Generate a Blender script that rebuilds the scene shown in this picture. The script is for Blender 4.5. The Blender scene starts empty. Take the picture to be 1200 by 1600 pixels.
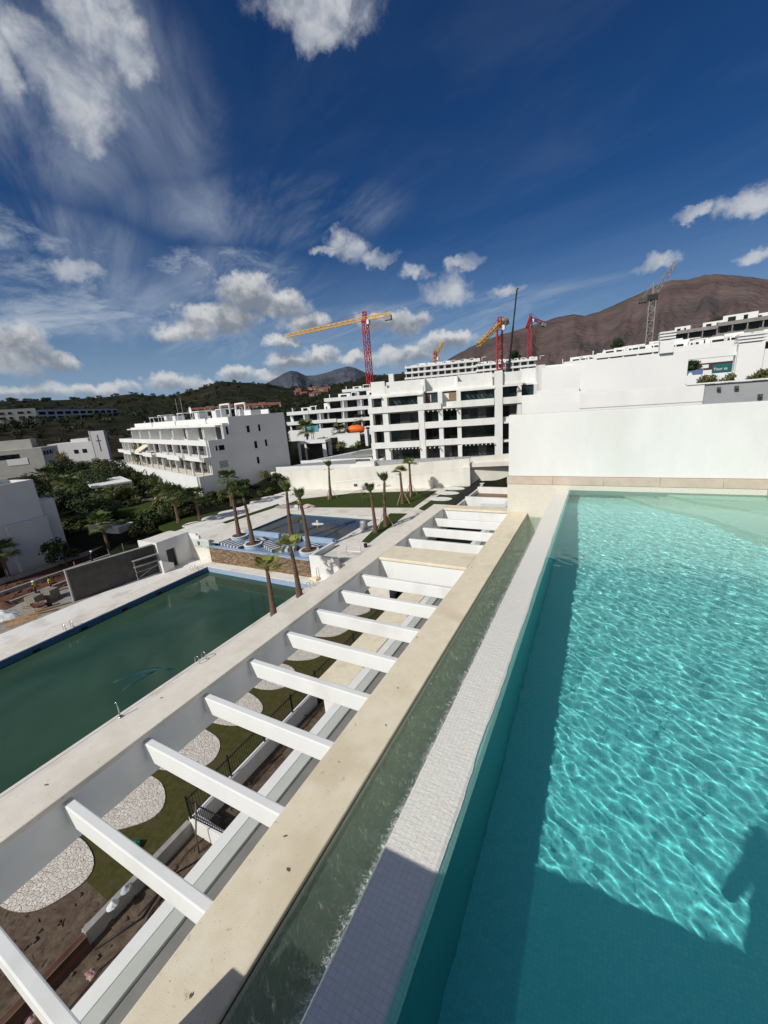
import bpy, bmesh, math, random
from mathutils import Vector, Matrix, noise
R = math.radians
random.seed(7)
S = bpy.context.scene
COL = S.collection
SUN_AZ, SUN_EL = 17.0, 37.5          # light travels toward +Y, a little toward +X

# ------------------------------------------------------------------ mesh helper
class MB:
    def __init__(s): s.v = []; s.f = []; s.mi = []; s.m = 0
    def mat(s, i): s.m = i; return s
    def add(s, vs, fs):
        b = len(s.v); s.v += [tuple(p) for p in vs]
        for f in fs: s.f.append([b+i for i in f]); s.mi.append(s.m)
    def box(s, x0, y0, z0, x1, y1, z1):
        x0, x1 = min(x0, x1), max(x0, x1); y0, y1 = min(y0, y1), max(y0, y1); z0, z1 = min(z0, z1), max(z0, z1)
        s.add([(x0,y0,z0),(x1,y0,z0),(x1,y1,z0),(x0,y1,z0),(x0,y0,z1),(x1,y0,z1),(x1,y1,z1),(x0,y1,z1)],
              [(3,2,1,0),(4,5,6,7),(0,1,5,4),(1,2,6,5),(2,3,7,6),(3,0,4,7)]); return s
    def prism(s, poly, z0, z1):
        n = len(poly)
        a = sum(poly[i][0]*poly[(i+1)%n][1]-poly[(i+1)%n][0]*poly[i][1] for i in range(n))
        if a < 0: poly = poly[::-1]
        zt = z1 if callable(z1) else (lambda x, y: z1)
        vs = [(x,y,z0) for x,y in poly]+[(x,y,zt(x,y)) for x,y in poly]
        s.add(vs, [tuple(range(n-1,-1,-1)), tuple(range(n,2*n))]+[(i,(i+1)%n,n+(i+1)%n,n+i) for i in range(n)]); return s
    def yzprism(s, poly, x0, x1):            # polygon in (y, z) swept along x
        n = len(poly)
        vs = [(x0,y,z) for y,z in poly]+[(x1,y,z) for y,z in poly]
        s.add(vs, [tuple(range(n-1,-1,-1)), tuple(range(n,2*n))]+[(i,(i+1)%n,n+(i+1)%n,n+i) for i in range(n)]); return s
    def tube(s, pts, r, n=8, cap=True):
        pts = [Vector(p) for p in pts]; k = len(pts)
        rs = r if isinstance(r, (list, tuple)) else [r]*k
        b = len(s.v); ref = None
        for i, p in enumerate(pts):
            t = (pts[min(i+1,k-1)]-pts[max(i-1,0)]).normalized()
            if ref is None: ref = Vector((1,0,0)) if abs(t.x) < .8 else Vector((0,1,0))
            u = (ref-t*ref.dot(t)).normalized(); w = t.cross(u); ref = u
            for j in range(n):
                a = 2*math.pi*j/n; s.v.append(tuple(p+(u*math.cos(a)+w*math.sin(a))*rs[i]))
        for i in range(k-1):
            for j in range(n):
                s.f.append([b+i*n+j, b+i*n+(j+1)%n, b+(i+1)*n+(j+1)%n, b+(i+1)*n+j]); s.mi.append(s.m)
        if cap:
            s.f.append([b+j for j in range(n-1,-1,-1)]); s.mi.append(s.m)
            s.f.append([b+(k-1)*n+j for j in range(n)]); s.mi.append(s.m)
        return s
    def bar(s, a, b, w):                      # square bar between two points
        a, b = Vector(a), Vector(b); t = (b-a).normalized()
        ref = Vector((0,0,1)) if abs(t.z) < .9 else Vector((1,0,0))
        u = t.cross(ref).normalized()*w/2; v = t.cross(u).normalized()*w/2
        s.add([a-u-v,a+u-v,a+u+v,a-u+v,b-u-v,b+u-v,b+u+v,b-u+v],
              [(3,2,1,0),(4,5,6,7),(0,1,5,4),(1,2,6,5),(2,3,7,6),(3,0,4,7)]); return s
    def ellipse(s, cx, cy, a, b, z0, z1, n=28, rot=0, wob=.03, seed=0):
        pl = []
        for i in range(n):
            t = 2*math.pi*i/n; k = 1+wob*math.sin(3*t+seed)+wob*.6*math.sin(5*t+2*seed)
            x, y = a*k*math.cos(t), b*k*math.sin(t)
            pl.append((cx+x*math.cos(rot)-y*math.sin(rot), cy+x*math.sin(rot)+y*math.cos(rot)))
        return s.prism(pl, z0, z1)
    def build(s, name, mats, parent=None, smooth=False, bevel=0, loc=None):
        me = bpy.data.meshes.new(name); me.from_pydata(s.v, [], s.f)
        if not isinstance(mats, (list, tuple)): mats = [mats]
        for m in mats: me.materials.append(m)
        me.polygons.foreach_set('material_index', s.mi)
        if smooth: me.polygons.foreach_set('use_smooth', [True]*len(me.polygons))
        if bevel:
            bm = bmesh.new(); bm.from_mesh(me)
            es = [e for e in bm.edges if len(e.link_faces) == 2 and e.calc_face_angle(0) > .6]
            bmesh.ops.bevel(bm, geom=es, offset=bevel, segments=2, affect='EDGES', profile=.5)
            bm.to_mesh(me); bm.free()
        me.update()
        o = bpy.data.objects.new(name, me); COL.objects.link(o)
        if parent: o.parent = parent
        if loc: o.location = loc
        return o

def tag(o, label=None, cat=None, group=None, kind=None):
    if label: o['label'] = label
    if cat: o['category'] = cat
    if group: o['group'] = group
    if kind: o['kind'] = kind
    return o
def thing(name, label, cat, loc=(0,0,0), rz=0, group=None):
    o = bpy.data.objects.new(name, None); COL.objects.link(o); o.empty_display_size = .3
    o.location = loc; o.rotation_euler = (0,0,rz)
    return tag(o, label, cat, group)
def dup(root, loc, rz=0, sc=1, label=None, group=None):
    r = root.copy(); COL.objects.link(r); r.location = loc; r.rotation_euler = (0,0,rz)
    r.scale = (sc,sc,sc) if not isinstance(sc, (tuple, list)) else sc
    if label: r['label'] = label
    if group: r['group'] = group
    for ch in list(root.children):
        c = ch.copy(); COL.objects.link(c); c.parent = r
        for g in ch.children:
            d = g.copy(); COL.objects.link(d); d.parent = c
    return r
def pol(azd, r, z=0):                          # compass bearing (degrees from +Y toward +X) and range in metres
    return Vector((math.sin(R(azd))*r, math.cos(R(azd))*r, z))

# ------------------------------------------------------------------ materials
MATS = {}
def nodes(m): 
    m.use_nodes = True; return m.node_tree
def N(t, typ, **kw):
    n = t.nodes.new(typ)
    for k, v in kw.items():
        if k.startswith('in_'): n.inputs[k[3:].replace('_', ' ')].default_value = v
        else: setattr(n, k, v)
    return n
def mat(name, c1, c2=None, scale=3.0, rough=.7, bump=0., bscale=None, spec=.3, detail=6, metal=0, stretch=None, c3=None, s3=.4, lo=.35, hi=.65):
    """colour varied by noise between c1 and c2, optional larger blotches of c3, fine bump"""
    if name in MATS: return MATS[name]
    m = bpy.data.materials.new(name); t = nodes(m); p = t.nodes['Principled BSDF']
    p.inputs['Roughness'].default_value = rough; p.inputs['Specular IOR Level'].default_value = spec; p.inputs['Metallic'].default_value = metal
    p.inputs['Base Color'].default_value = (*c1, 1)
    tc = N(t, 'ShaderNodeTexCoord'); vec = tc.outputs['Object']
    if stretch:
        mp = N(t, 'ShaderNodeMapping'); mp.inputs['Scale'].default_value = stretch; t.links.new(vec, mp.inputs[0]); vec = mp.outputs[0]
    if c2:
        nz = N(t, 'ShaderNodeTexNoise'); nz.inputs['Scale'].default_value = scale; nz.inputs['Detail'].default_value = detail; nz.inputs['Roughness'].default_value = .6
        t.links.new(vec, nz.inputs['Vector'])
        cr = N(t, 'ShaderNodeValToRGB'); cr.color_ramp.elements[0].position = lo; cr.color_ramp.elements[1].position = hi
        cr.color_ramp.elements[0].color = (*c1,1); cr.color_ramp.elements[1].color = (*c2,1)
        t.links.new(nz.outputs[0], cr.inputs[0]); col = cr.outputs[0]
        if c3:
            n3 = N(t, 'ShaderNodeTexNoise'); n3.inputs['Scale'].default_value = scale*s3; n3.inputs['Detail'].default_value = 8
            t.links.new(vec, n3.inputs['Vector'])
            r3 = N(t, 'ShaderNodeMapRange'); r3.inputs['From Min'].default_value = .52; r3.inputs['From Max'].default_value = .68; r3.inputs['To Max'].default_value = .85
            t.links.new(n3.outputs[0], r3.inputs[0])
            mx = N(t, 'ShaderNodeMix', data_type='RGBA'); t.links.new(r3.outputs[0], mx.inputs[0]); t.links.new(col, mx.inputs[6]); mx.inputs[7].default_value = (*c3,1); col = mx.outputs[2]
        t.links.new(col, p.inputs['Base Color'])
    if bump:
        nb = N(t, 'ShaderNodeTexNoise'); nb.inputs['Scale'].default_value = bscale or scale*6; nb.inputs['Detail'].default_value = 5
        t.links.new(vec, nb.inputs['Vector'])
        b = N(t, 'ShaderNodeBump'); b.inputs['Strength'].default_value = bump; b.inputs['Distance'].default_value = .02
        t.links.new(nb.outputs[0], b.inputs['Height']); t.links.new(b.outputs[0], p.inputs['Normal'])
    MATS[name] = m; return m

def tile_mat(name, c1, c2, grout, size, axes='XY', rough=.35, wet=0., gw=.08, bumpy=.3):
    """small square mosaic tiles: cell noise varies each tile, thin grout lines"""
    m = bpy.data.materials.new(name); t = nodes(m); p = t.nodes['Principled BSDF']
    p.inputs['Roughness'].default_value = rough; p.inputs['Specular IOR Level'].default_value = .4
    tc = N(t, 'ShaderNodeTexCoord')
    sx = N(t, 'ShaderNodeSeparateXYZ'); t.links.new(tc.outputs['Object'], sx.inputs[0])
    cell = N(t, 'ShaderNodeCombineXYZ'); masks = []
    for i, a in enumerate('XYZ'):
        d = N(t, 'ShaderNodeMath', operation='DIVIDE'); t.links.new(sx.outputs[a], d.inputs[0]); d.inputs[1].default_value = size
        ad = N(t, 'ShaderNodeMath', operation='ADD'); t.links.new(d.outputs[0], ad.inputs[0]); ad.inputs[1].default_value = 1000.37
        fl = N(t, 'ShaderNodeMath', operation='FLOOR'); t.links.new(ad.outputs[0], fl.inputs[0]); t.links.new(fl.outputs[0], cell.inputs[i])
        if a in axes:
            fr = N(t, 'ShaderNodeMath', operation='FRACT'); t.links.new(ad.outputs[0], fr.inputs[0])
            lt = N(t, 'ShaderNodeMath', operation='LESS_THAN'); t.links.new(fr.outputs[0], lt.inputs[0]); lt.inputs[1].default_value = gw
            masks.append(lt.outputs[0])
    wn = N(t, 'ShaderNodeTexWhiteNoise', noise_dimensions='3D'); t.links.new(cell.outputs[0], wn.inputs[0])
    mx = N(t, 'ShaderNodeMix', data_type='RGBA'); t.links.new(wn.outputs[0], mx.inputs[0]); mx.inputs[6].default_value = (*c1,1); mx.inputs[7].default_value = (*c2,1)
    g = masks[0]
    for k in masks[1:]:
        mm = N(t, 'ShaderNodeMath', operation='MAXIMUM'); t.links.new(g, mm.inputs[0]); t.links.new(k, mm.inputs[1]); g = mm.outputs[0]
    mg = N(t, 'ShaderNodeMix', data_type='RGBA'); t.links.new(g, mg.inputs[0]); t.links.new(mx.outputs[2], mg.inputs[6]); mg.inputs[7].default_value = (*grout,1)
    t.links.new(mg.outputs[2], p.inputs['Base Color'])
    b = N(t, 'ShaderNodeBump', invert=True); b.inputs['Strength'].default_value = bumpy; b.inputs['Distance'].default_value = .004
    t.links.new(g, b.inputs['Height'])
    if wet:
        nz = N(t, 'ShaderNodeTexNoise'); nz.inputs['Scale'].default_value = 26; nz.inputs['Detail'].default_value = 3; nz.inputs['Distortion'].default_value = .8
        mp = N(t, 'ShaderNodeMapping'); mp.inputs['Scale'].default_value = (.9, 1.6, 1); t.links.new(tc.outputs['Object'], mp.inputs[0]); t.links.new(mp.outputs[0], nz.inputs['Vector'])
        b2 = N(t, 'ShaderNodeBump'); b2.inputs['Strength'].default_value = wet; b2.inputs['Distance'].default_value = .03
        t.links.new(nz.outputs[0], b2.inputs['Height'])
        t.links.new(b.outputs[0], b2.inputs['Normal']); t.links.new(b2.outputs[0], p.inputs['Normal'])
        p.inputs['Coat Weight'].default_value = 1; p.inputs['Coat Roughness'].default_value = .03; p.inputs['Coat IOR'].default_value = 1.33
        t.links.new(b2.outputs[0], p.inputs['Coat Normal'])
    else: t.links.new(b.outputs[0], p.inputs['Normal'])
    MATS[name] = m; return m

WHITE = mat('white_render', (.765,.77,.745), (.715,.72,.70), 1.6, .85, .25, 26, .2, c3=(.665,.66,.63), s3=.45, stretch=(1,1,.35))
WHITE2 = mat('white_render_far', (.78,.785,.77), (.73,.735,.73), .35, .85, 0, None, .2)
SMOOTHW = mat('white_paint_smooth', (.80,.81,.79), (.755,.765,.75), 2.2, .55, .03, 50, .3, c3=(.66,.655,.625), s3=.7, stretch=(1,1,.5))
CREAM = mat('cream_stone', (.735,.65,.475), (.80,.725,.565), 6, .8, .10, 130, .2, c3=(.66,.57,.41), s3=.3)
t = CREAM.node_tree; pb = t.nodes['Principled BSDF']; lk = pb.inputs['Base Color'].links[0].from_socket      # pits, specks and a few faint water stains
tcC = [n for n in t.nodes if n.type == 'TEX_COORD'][0]
for scl, a, b, colr in ((55, .665, .70, (.36,.29,.20)), (14, .66, .74, (.50,.42,.30)), (2.1, .60, .78, (.82,.76,.63))):
    nzc = N(t, 'ShaderNodeTexNoise'); nzc.inputs['Scale'].default_value = scl; nzc.inputs['Detail'].default_value = 4; t.links.new(tcC.outputs['Object'], nzc.inputs['Vector'])
    mrc = N(t, 'ShaderNodeMapRange'); mrc.inputs[1].default_value = a; mrc.inputs[2].default_value = b; mrc.inputs[4].default_value = .75; t.links.new(nzc.outputs[0], mrc.inputs[0])
    mxc = N(t, 'ShaderNodeMix', data_type='RGBA'); t.links.new(mrc.outputs[0], mxc.inputs[0]); t.links.new(lk, mxc.inputs[6]); mxc.inputs[7].default_value = (*colr,1); lk = mxc.outputs[2]
t.links.new(lk, pb.inputs['Base Color'])
TAN = mat('tan_stone', (.50,.42,.34), (.58,.49,.40), 5, .7, .1, 60, .25)
DECK = mat('deck_paving', (.68,.64,.57), (.78,.75,.69), 2.2, .85, .3, 18, .15, c3=(.58,.52,.44), s3=.25)
PALEDECK = mat('white_pebble_deck', (.72,.70,.66), (.84,.83,.80), 14, .9, .6, 40, .1, c3=(.62,.58,.52), s3=.05)
GREYDARK = mat('dark_grey_render', (.075,.07,.065), (.10,.095,.088), 1.2, .9, .1, 30, .1)
GREYW = mat('pale_grey_render', (.30,.31,.325), (.35,.355,.37), 1.2, .85, .06, 40, .15)
TERR = mat('terrace_grey_tile', (.21,.204,.195), (.245,.24,.23), 3, .6, 0)
ROOFG = mat('roof_gravel_grey', (.26,.27,.28), (.33,.335,.34), 2, .9, .2, 30)
ROOFGREEN = mat('roof_membrane_green', (.17,.185,.16), (.21,.22,.195), 1, .9)
SOIL = mat('garden_soil', (.085,.06,.042), (.15,.115,.085), 3.5, .95, 1.0, 9, .1, c3=(.055,.035,.025), s3=.4)
REDSOIL = mat('red_brick_soil', (.085,.04,.028), (.16,.085,.06), 1.6, .95, 1.0, 5, .1, c3=(.045,.022,.018), s3=.6, stretch=(1,.35,1))
LAWN = mat('turf', (.030,.050,.010), (.055,.078,.018), 5, .95, 1.0, 60, .1, c3=(.040,.047,.013), s3=.3)
LAWNDRY = mat('patchy_turf', (.050,.052,.016), (.085,.080,.026), 4, .95, 1.0, 50, .1, c3=(.085,.068,.036), s3=.35)
TRUNK = mat('palm_trunk_bark', (.10,.062,.040), (.20,.135,.095), 6, .95, 1.0, 14, .1, stretch=(1,1,4))
BARK = mat('bark', (.09,.07,.05), (.16,.13,.10), 5, .95, .8, 20, .1)
STEEL = mat('stainless_steel', (.62,.62,.62), None, rough=.25, metal=1)
IRON = mat('black_iron', (.018,.018,.02), None, rough=.5, spec=.4)
GALV = mat('galvanised_steel', (.42,.43,.44), (.52,.53,.53), 8, .5, 0, metal=.6)
CRED = mat('crane_red', (.34,.022,.035), (.42,.04,.05), 2, .6)
CYEL = mat('crane_yellow', (.70,.40,.05), (.76,.46,.09), 2, .6)
CGREY = mat('crane_grey', (.21,.205,.19), (.27,.26,.24), 2, .6)
BLACK = mat('black_paint', (.02,.02,.022), None, rough=.5)
CONC = mat('concrete', (.27,.26,.24), (.36,.345,.32), 2.5, .9, .3, 25, .15)
CONCD = mat('raw_concrete_frame', (.20,.19,.175), (.28,.265,.245), .6, .9)
WOOD = mat('timber_board', (.28,.17,.08), (.40,.26,.14), 6, .8, .2, 40)
DARKWOOD = mat('dark_timber_door', (.07,.035,.022), (.11,.06,.04), 6, .7)
ORANGE = mat('orange_drum_paint', (.80,.16,.02), (.72,.13,.02), 2, .5)
PLASTIC = mat('white_sheeting', (.72,.73,.74), (.58,.60,.62), 5, .45, .6, 9)
GREENP = mat('green_plastic', (.02,.30,.16), None, rough=.5)
REDP = mat('red_rag', (.22,.03,.03), (.42,.36,.34), 14, .8)
BLUEP = mat('pale_blue_pool_paint', (.29,.39,.54), (.35,.45,.59), 4, .5)
BLUED = mat('dark_blue_pool_tile', (.04,.10,.20), (.06,.15,.27), 6, .35)
REDTILE = mat('terracotta_walls', (.17,.07,.052), (.24,.11,.085), .4, .9)
PINK = mat('salmon_walls', (.38,.26,.21), (.46,.34,.28), .4, .9)
PLASTERC = mat('cream_plaster', (.66,.62,.52), (.72,.68,.58), .5, .9)
WARMW = mat('cream_white_render', (.76,.745,.68), (.71,.695,.63), 1.1, .85, .15, 30, .2, c3=(.66,.64,.56), s3=.4, stretch=(1,1,.4))
PLASTERD = mat('shaded_plaster', (.40,.39,.35), (.46,.45,.41), .5, .9)  # darker cream plaster; the unlit convent front's shade is put into the colour
CREAMP = CREAM.copy(); CREAMP.name = 'weathered_cream_stone'
hsc = N(CREAMP.node_tree, 'ShaderNodeHueSaturation'); hsc.inputs['Saturation'].default_value = .58; hsc.inputs['Value'].default_value = 1.0; pbc = CREAMP.node_tree.nodes['Principled BSDF']; lkc = pbc.inputs['Base Color'].links[0].from_socket; CREAMP.node_tree.links.new(lkc, hsc.inputs['Color']); CREAMP.node_tree.links.new(hsc.outputs[0], pbc.inputs['Base Color'])
BROWNSLOPE = mat('dry_cut_slope', (.20,.13,.07), (.30,.21,.12), .5, .95, .6, 4, c3=(.14,.10,.05))
SHADEW = mat('shaded_white_render', (.63,.63,.62), (.68,.68,.67), .4, .85)  # greyer copy of the white render, with shade put into the colour
SKIN = mat('skin', (.42,.25,.17), None, rough=.6)
HIVIS = mat('hi_vis_yellow', (.62,.72,.05), (.55,.66,.06), 20, .8)
NAVY = mat('navy_workwear', (.015,.018,.04), (.03,.035,.06), 15, .9)
REDV = mat('orange_red_workwear', (.42,.06,.03), None, rough=.9)
HELM = mat('white_helmet', (.80,.80,.78), None, rough=.35)
DARKHAIR = mat('dark_hair', (.02,.015,.012), None, rough=.7)

def glass_mat(name, tint, rough=.05, spec=.6):
    m = bpy.data.materials.new(name); t = nodes(m); p = t.nodes['Principled BSDF']
    p.inputs['Roughness'].default_value = rough; p.inputs['Specular IOR Level'].default_value = spec
    tc = N(t, 'ShaderNodeTexCoord'); nz = N(t, 'ShaderNodeTexNoise'); nz.inputs['Scale'].default_value = .45; nz.inputs['Detail'].default_value = 4
    t.links.new(tc.outputs['Object'], nz.inputs['Vector'])
    cr = N(t, 'ShaderNodeValToRGB'); cr.color_ramp.elements[0].color = (*[c*.35 for c in tint],1); cr.color_ramp.elements[1].color = (*tint,1)
    cr.color_ramp.elements[0].position = .42; cr.color_ramp.elements[1].position = .62
    t.links.new(nz.outputs[0], cr.inputs[0]); t.links.new(cr.outputs[0], p.inputs['Base Color'])
    MATS[name] = m; return m
WIN = glass_mat('window_glass', (.022,.030,.032), spec=.35)
CURT = mat('curtained_glass', (.10,.105,.10), (.035,.04,.042), 5, .12, 0, None, .5, stretch=(9,9,.15))
WINR = glass_mat('reflecting_window_glass', (.06,.085,.10), .03, .8)
WINB = glass_mat('tinted_window_glass', (.03,.06,.065))
def clear_glass(name):
    m = bpy.data.materials.new(name); t = nodes(m); t.nodes.remove(t.nodes['Principled BSDF']); out = t.nodes['Material Output']
    tr = N(t, 'ShaderNodeBsdfTransparent'); tr.inputs[0].default_value = (.90,.95,.93,1)
    gl = N(t, 'ShaderNodeBsdfGlossy'); gl.inputs['Roughness'].default_value = .02
    fr = N(t, 'ShaderNodeLayerWeight'); fr.inputs[0].default_value = .12
    mx = N(t, 'ShaderNodeMixShader'); t.links.new(fr.outputs['Facing'], mx.inputs[0]); t.links.new(tr.outputs[0], mx.inputs[1]); t.links.new(gl.outputs[0], mx.inputs[2]); t.links.new(mx.outputs[0], out.inputs[0])
    MATS[name] = m; return m
CLEAR = clear_glass('clear_glass')

def leaf_mat(name, c1, c2, rough=.6):
    m = bpy.data.materials.new(name); t = nodes(m); p = t.nodes['Principled BSDF']
    p.inputs['Roughness'].default_value = rough; p.inputs['Specular IOR Level'].default_value = .25
    tc = N(t, 'ShaderNodeTexCoord'); nz = N(t, 'ShaderNodeTexNoise'); nz.inputs['Scale'].default_value = 1.6; nz.inputs['Detail'].default_value = 5
    t.links.new(tc.outputs['Object'], nz.inputs['Vector'])
    oi = N(t, 'ShaderNodeObjectInfo'); ad = N(t, 'ShaderNodeMath', operation='MULTIPLY_ADD'); t.links.new(oi.outputs['Random'], ad.inputs[0]); ad.inputs[1].default_value = .35; t.links.new(nz.outputs[0], ad.inputs[2])
    cr = N(t, 'ShaderNodeValToRGB'); cr.color_ramp.elements[0].color = (*c1,1); cr.color_ramp.elements[1].color = (*c2,1)
    cr.color_ramp.elements[0].position = .4; cr.color_ramp.elements[1].position = .95
    t.links.new(ad.outputs[0], cr.inputs[0]); t.links.new(cr.outputs[0], p.inputs['Base Color'])
    MATS[name] = m; return m
LEAFD = leaf_mat('dark_leaf', (.018,.032,.010), (.045,.066,.020))
LEAFH = leaf_mat('hill_scrub_leaf', (.010,.016,.006), (.024,.031,.012))
LEAFM = leaf_mat('olive_leaf', (.050,.068,.018), (.125,.135,.042))
LEAFY = leaf_mat('yellowing_leaf', (.09,.092,.026), (.19,.165,.045))
FROND = leaf_mat('palm_frond', (.050,.080,.022), (.13,.16,.042))
FRONDY = leaf_mat('fresh_palm_frond', (.10,.135,.025), (.22,.23,.05))
FRONDDRY = leaf_mat('dry_palm_frond', (.12,.085,.045), (.20,.15,.08))

# ------------------------------------------------------------------ camera
cam = bpy.data.cameras.new('camera'); co = bpy.data.objects.new('camera', cam); COL.objects.link(co); S.camera = co
cam.sensor_fit = 'VERTICAL'; cam.sensor_height = 24; cam.lens = 24*631.38/1600; cam.clip_end = 30000; cam.clip_start = .05
yaw, pit, rol = R(-28.855), R(14.967), R(4.555)
fwd = Vector((math.sin(yaw)*math.cos(pit), math.cos(yaw)*math.cos(pit), -math.sin(pit))); rgt = Vector((math.cos(yaw), -math.sin(yaw), 0)); dwn = fwd.cross(rgt)
r2 = rgt*math.cos(rol)+dwn*math.sin(rol); d2 = -rgt*math.sin(rol)+dwn*math.cos(rol)
co.matrix_world = Matrix(((r2[0],-d2[0],-fwd[0],0),(r2[1],-d2[1],-fwd[1],0),(r2[2],-d2[2],-fwd[2],0),(0,0,0,1)))

# ------------------------------------------------------------------ sun and sky
LDIR = Vector((math.sin(R(SUN_AZ))*math.cos(R(SUN_EL)), math.cos(R(SUN_AZ))*math.cos(R(SUN_EL)), -math.sin(R(SUN_EL))))
sd = bpy.data.lights.new('sun', 'SUN'); sd.energy = 3.7; sd.angle = R(.5); sd.color = (1, .96, .885)
so = bpy.data.objects.new('sun', sd); COL.objects.link(so); so.rotation_euler = LDIR.to_track_quat('-Z', 'Y').to_euler(); so.location = (-60,-200,160)
sd.cycles.is_caustics_light = True
S.view_settings.view_transform = 'Standard'; S.view_settings.look = 'None'; S.view_settings.gamma = 1; S.view_settings.exposure = 0
W = bpy.data.worlds.new("World"); S.world = W; W.use_nodes = True
wt = W.node_tree; bg = wt.nodes['Background']; bg.inputs[1].default_value = .075
sky = N(wt, 'ShaderNodeTexSky', sky_type='NISHITA', sun_disc=False); sky.sun_elevation = R(SUN_EL); sky.sun_rotation = R(180+SUN_AZ)
sky.air_density = 1.0; sky.dust_density = .35; sky.ozone_density = 2.2; sky.altitude = 60
def M2(t, op, a, b=None, c=None):
    n = N(t, 'ShaderNodeMath', operation=op)
    for i, v in enumerate((a, b, c)):
        if v is None: continue
        if isinstance(v, (int, float)): n.inputs[i].default_value = v
        else: t.links.new(v, n.inputs[i])
    return n.outputs[0]
def V2(t, op, a, b=None):
    n = N(t, 'ShaderNodeVectorMath', operation=op)
    for i, v in enumerate((a, b)):
        if v is None: continue
        if isinstance(v, (tuple, list)): n.inputs[i].default_value = v
        else: t.links.new(v, n.inputs[i])
    return n.outputs['Value'] if op in ('LENGTH', 'DOT_PRODUCT') else n.outputs[0]
tc = N(wt, 'ShaderNodeTexCoord'); dirv = tc.outputs['Generated']
sp = N(wt, 'ShaderNodeSeparateXYZ'); wt.links.new(dirv, sp.inputs[0])
AZ = M2(wt, 'MULTIPLY', M2(wt, 'ARCTAN2', sp.outputs[0], sp.outputs[1]), 57.2958)
EL = M2(wt, 'MULTIPLY', M2(wt, 'ARCSINE', M2(wt, 'MINIMUM', M2(wt, 'MAXIMUM', sp.outputs[2], -1), 1)), 57.2958)
ae = N(wt, 'ShaderNodeCombineXYZ'); wt.links.new(AZ, ae.inputs[0]); wt.links.new(EL, ae.inputs[1])

CUMULUS = [(-47.2,11.6,5.2,2.0),(-43.7,14.3,3.6,2.1),(-51.1,10.0,4.2,1.3),(-40.1,12.7,4.1,1.6),
 (-37.0,10.6,3.3,1.3),(-26.9,10.4,4.0,1.4),(-24.2,9.8,3.0,1.4),(-40.3,8.5,2.6,.8),(-67.7,8.0,3.2,2.6),(-64.8,7.1,2.6,1.1),(-54.1,4.5,3.2,1.2),(-46.1,5.0,2.6,1.2),(-61.9,3.9,4.2,.9),(-67.4,4.2,4.0,.9),
 (-35.4,7.0,2.8,1.2),(-39.4,6.4,3.2,1.1),(-31.0,6.2,2.2,.8),(-24.2,5.9,5.6,1.3),(-18.7,7.2,4.0,1.1),(-50.5,4.0,3,.7),(-42.5,4.9,2.4,.8)]
SOFT = [(-57.2,29.4,3.6,3.2),(-54.3,34.4,3.8,2.2),(-60.6,31.6,2.2,1.6),(-52.0,32.3,2.2,1.4),(-31.5,36.6,6.1,1.9),(-31.8,34.9,3.4,1.2),(-57.3,26.9,2.0,1.4),(11.2,15.4,2.4,1.1),(7.0,15.5,1.8,.6),(4.4,12.1,1.6,.8),(12.5,11.4,1.5,.7),(-61.1,15.7,2.3,.9),(-11.2,11.9,1.7,.7),(-22.4,15.0,2.0,.8),(-18.5,12.7,2.9,1.7),(-16.7,15.3,2.0,.8),(-30.9,18.5,2.9,1.4),(-26.9,17.5,2.4,.8),(-33.5,17.8,1.4,.6),(-63.5,30.5,1.8,2.4)]
def field_group(name, blobs):
    g = bpy.data.node_groups.new(name, 'ShaderNodeTree')
    g.interface.new_socket('P', in_out='INPUT', socket_type='NodeSocketVector'); g.interface.new_socket('F', in_out='OUTPUT', socket_type='NodeSocketFloat')
    gi = g.nodes.new('NodeGroupInput'); go = g.nodes.new('NodeGroupOutput'); acc = None
    for a, e, ra, re in blobs:
        q = V2(g, 'MULTIPLY', V2(g, 'SUBTRACT', gi.outputs[0], (a, e, 0)), (1/ra, 1/re, 0))
        d = M2(g, 'SUBTRACT', 1, V2(g, 'DOT_PRODUCT', q, q))
        acc = d if acc is None else N_smax(g, acc, d)
    g.links.new(acc, go.inputs[0]); return g
def N_smax(g, a, b):
    n = N(g, 'ShaderNodeMath', operation='SMOOTH_MAX'); g.links.new(a, n.inputs[0]); g.links.new(b, n.inputs[1]); n.inputs[2].default_value = .35; return n.outputs[0]
GC = field_group('cumulus_field', CUMULUS); GS = field_group('soft_field', SOFT)
def wn(vec, scale, detail, rough=.55, dist=0, st=(1,1,1), off=(0,0,0)):
    mp = N(wt, 'ShaderNodeMapping'); mp.inputs['Scale'].default_value = st; mp.inputs['Location'].default_value = off; wt.links.new(vec, mp.inputs[0])
    n = N(wt, 'ShaderNodeTexNoise'); n.inputs['Scale'].default_value = scale; n.inputs['Detail'].default_value = detail; n.inputs['Roughness'].default_value = rough; n.inputs['Distortion'].default_value = dist
    wt.links.new(mp.outputs[0], n.inputs['Vector']); return n
def ss(x, a, b, lo=0, hi=1):
    n = N(wt, 'ShaderNodeMapRange', interpolation_type='SMOOTHSTEP'); wt.links.new(x, n.inputs[0])
    n.inputs[1].default_value = a; n.inputs[2].default_value = b; n.inputs[3].default_value = lo; n.inputs[4].default_value = hi; return n.outputs[0]
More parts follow.
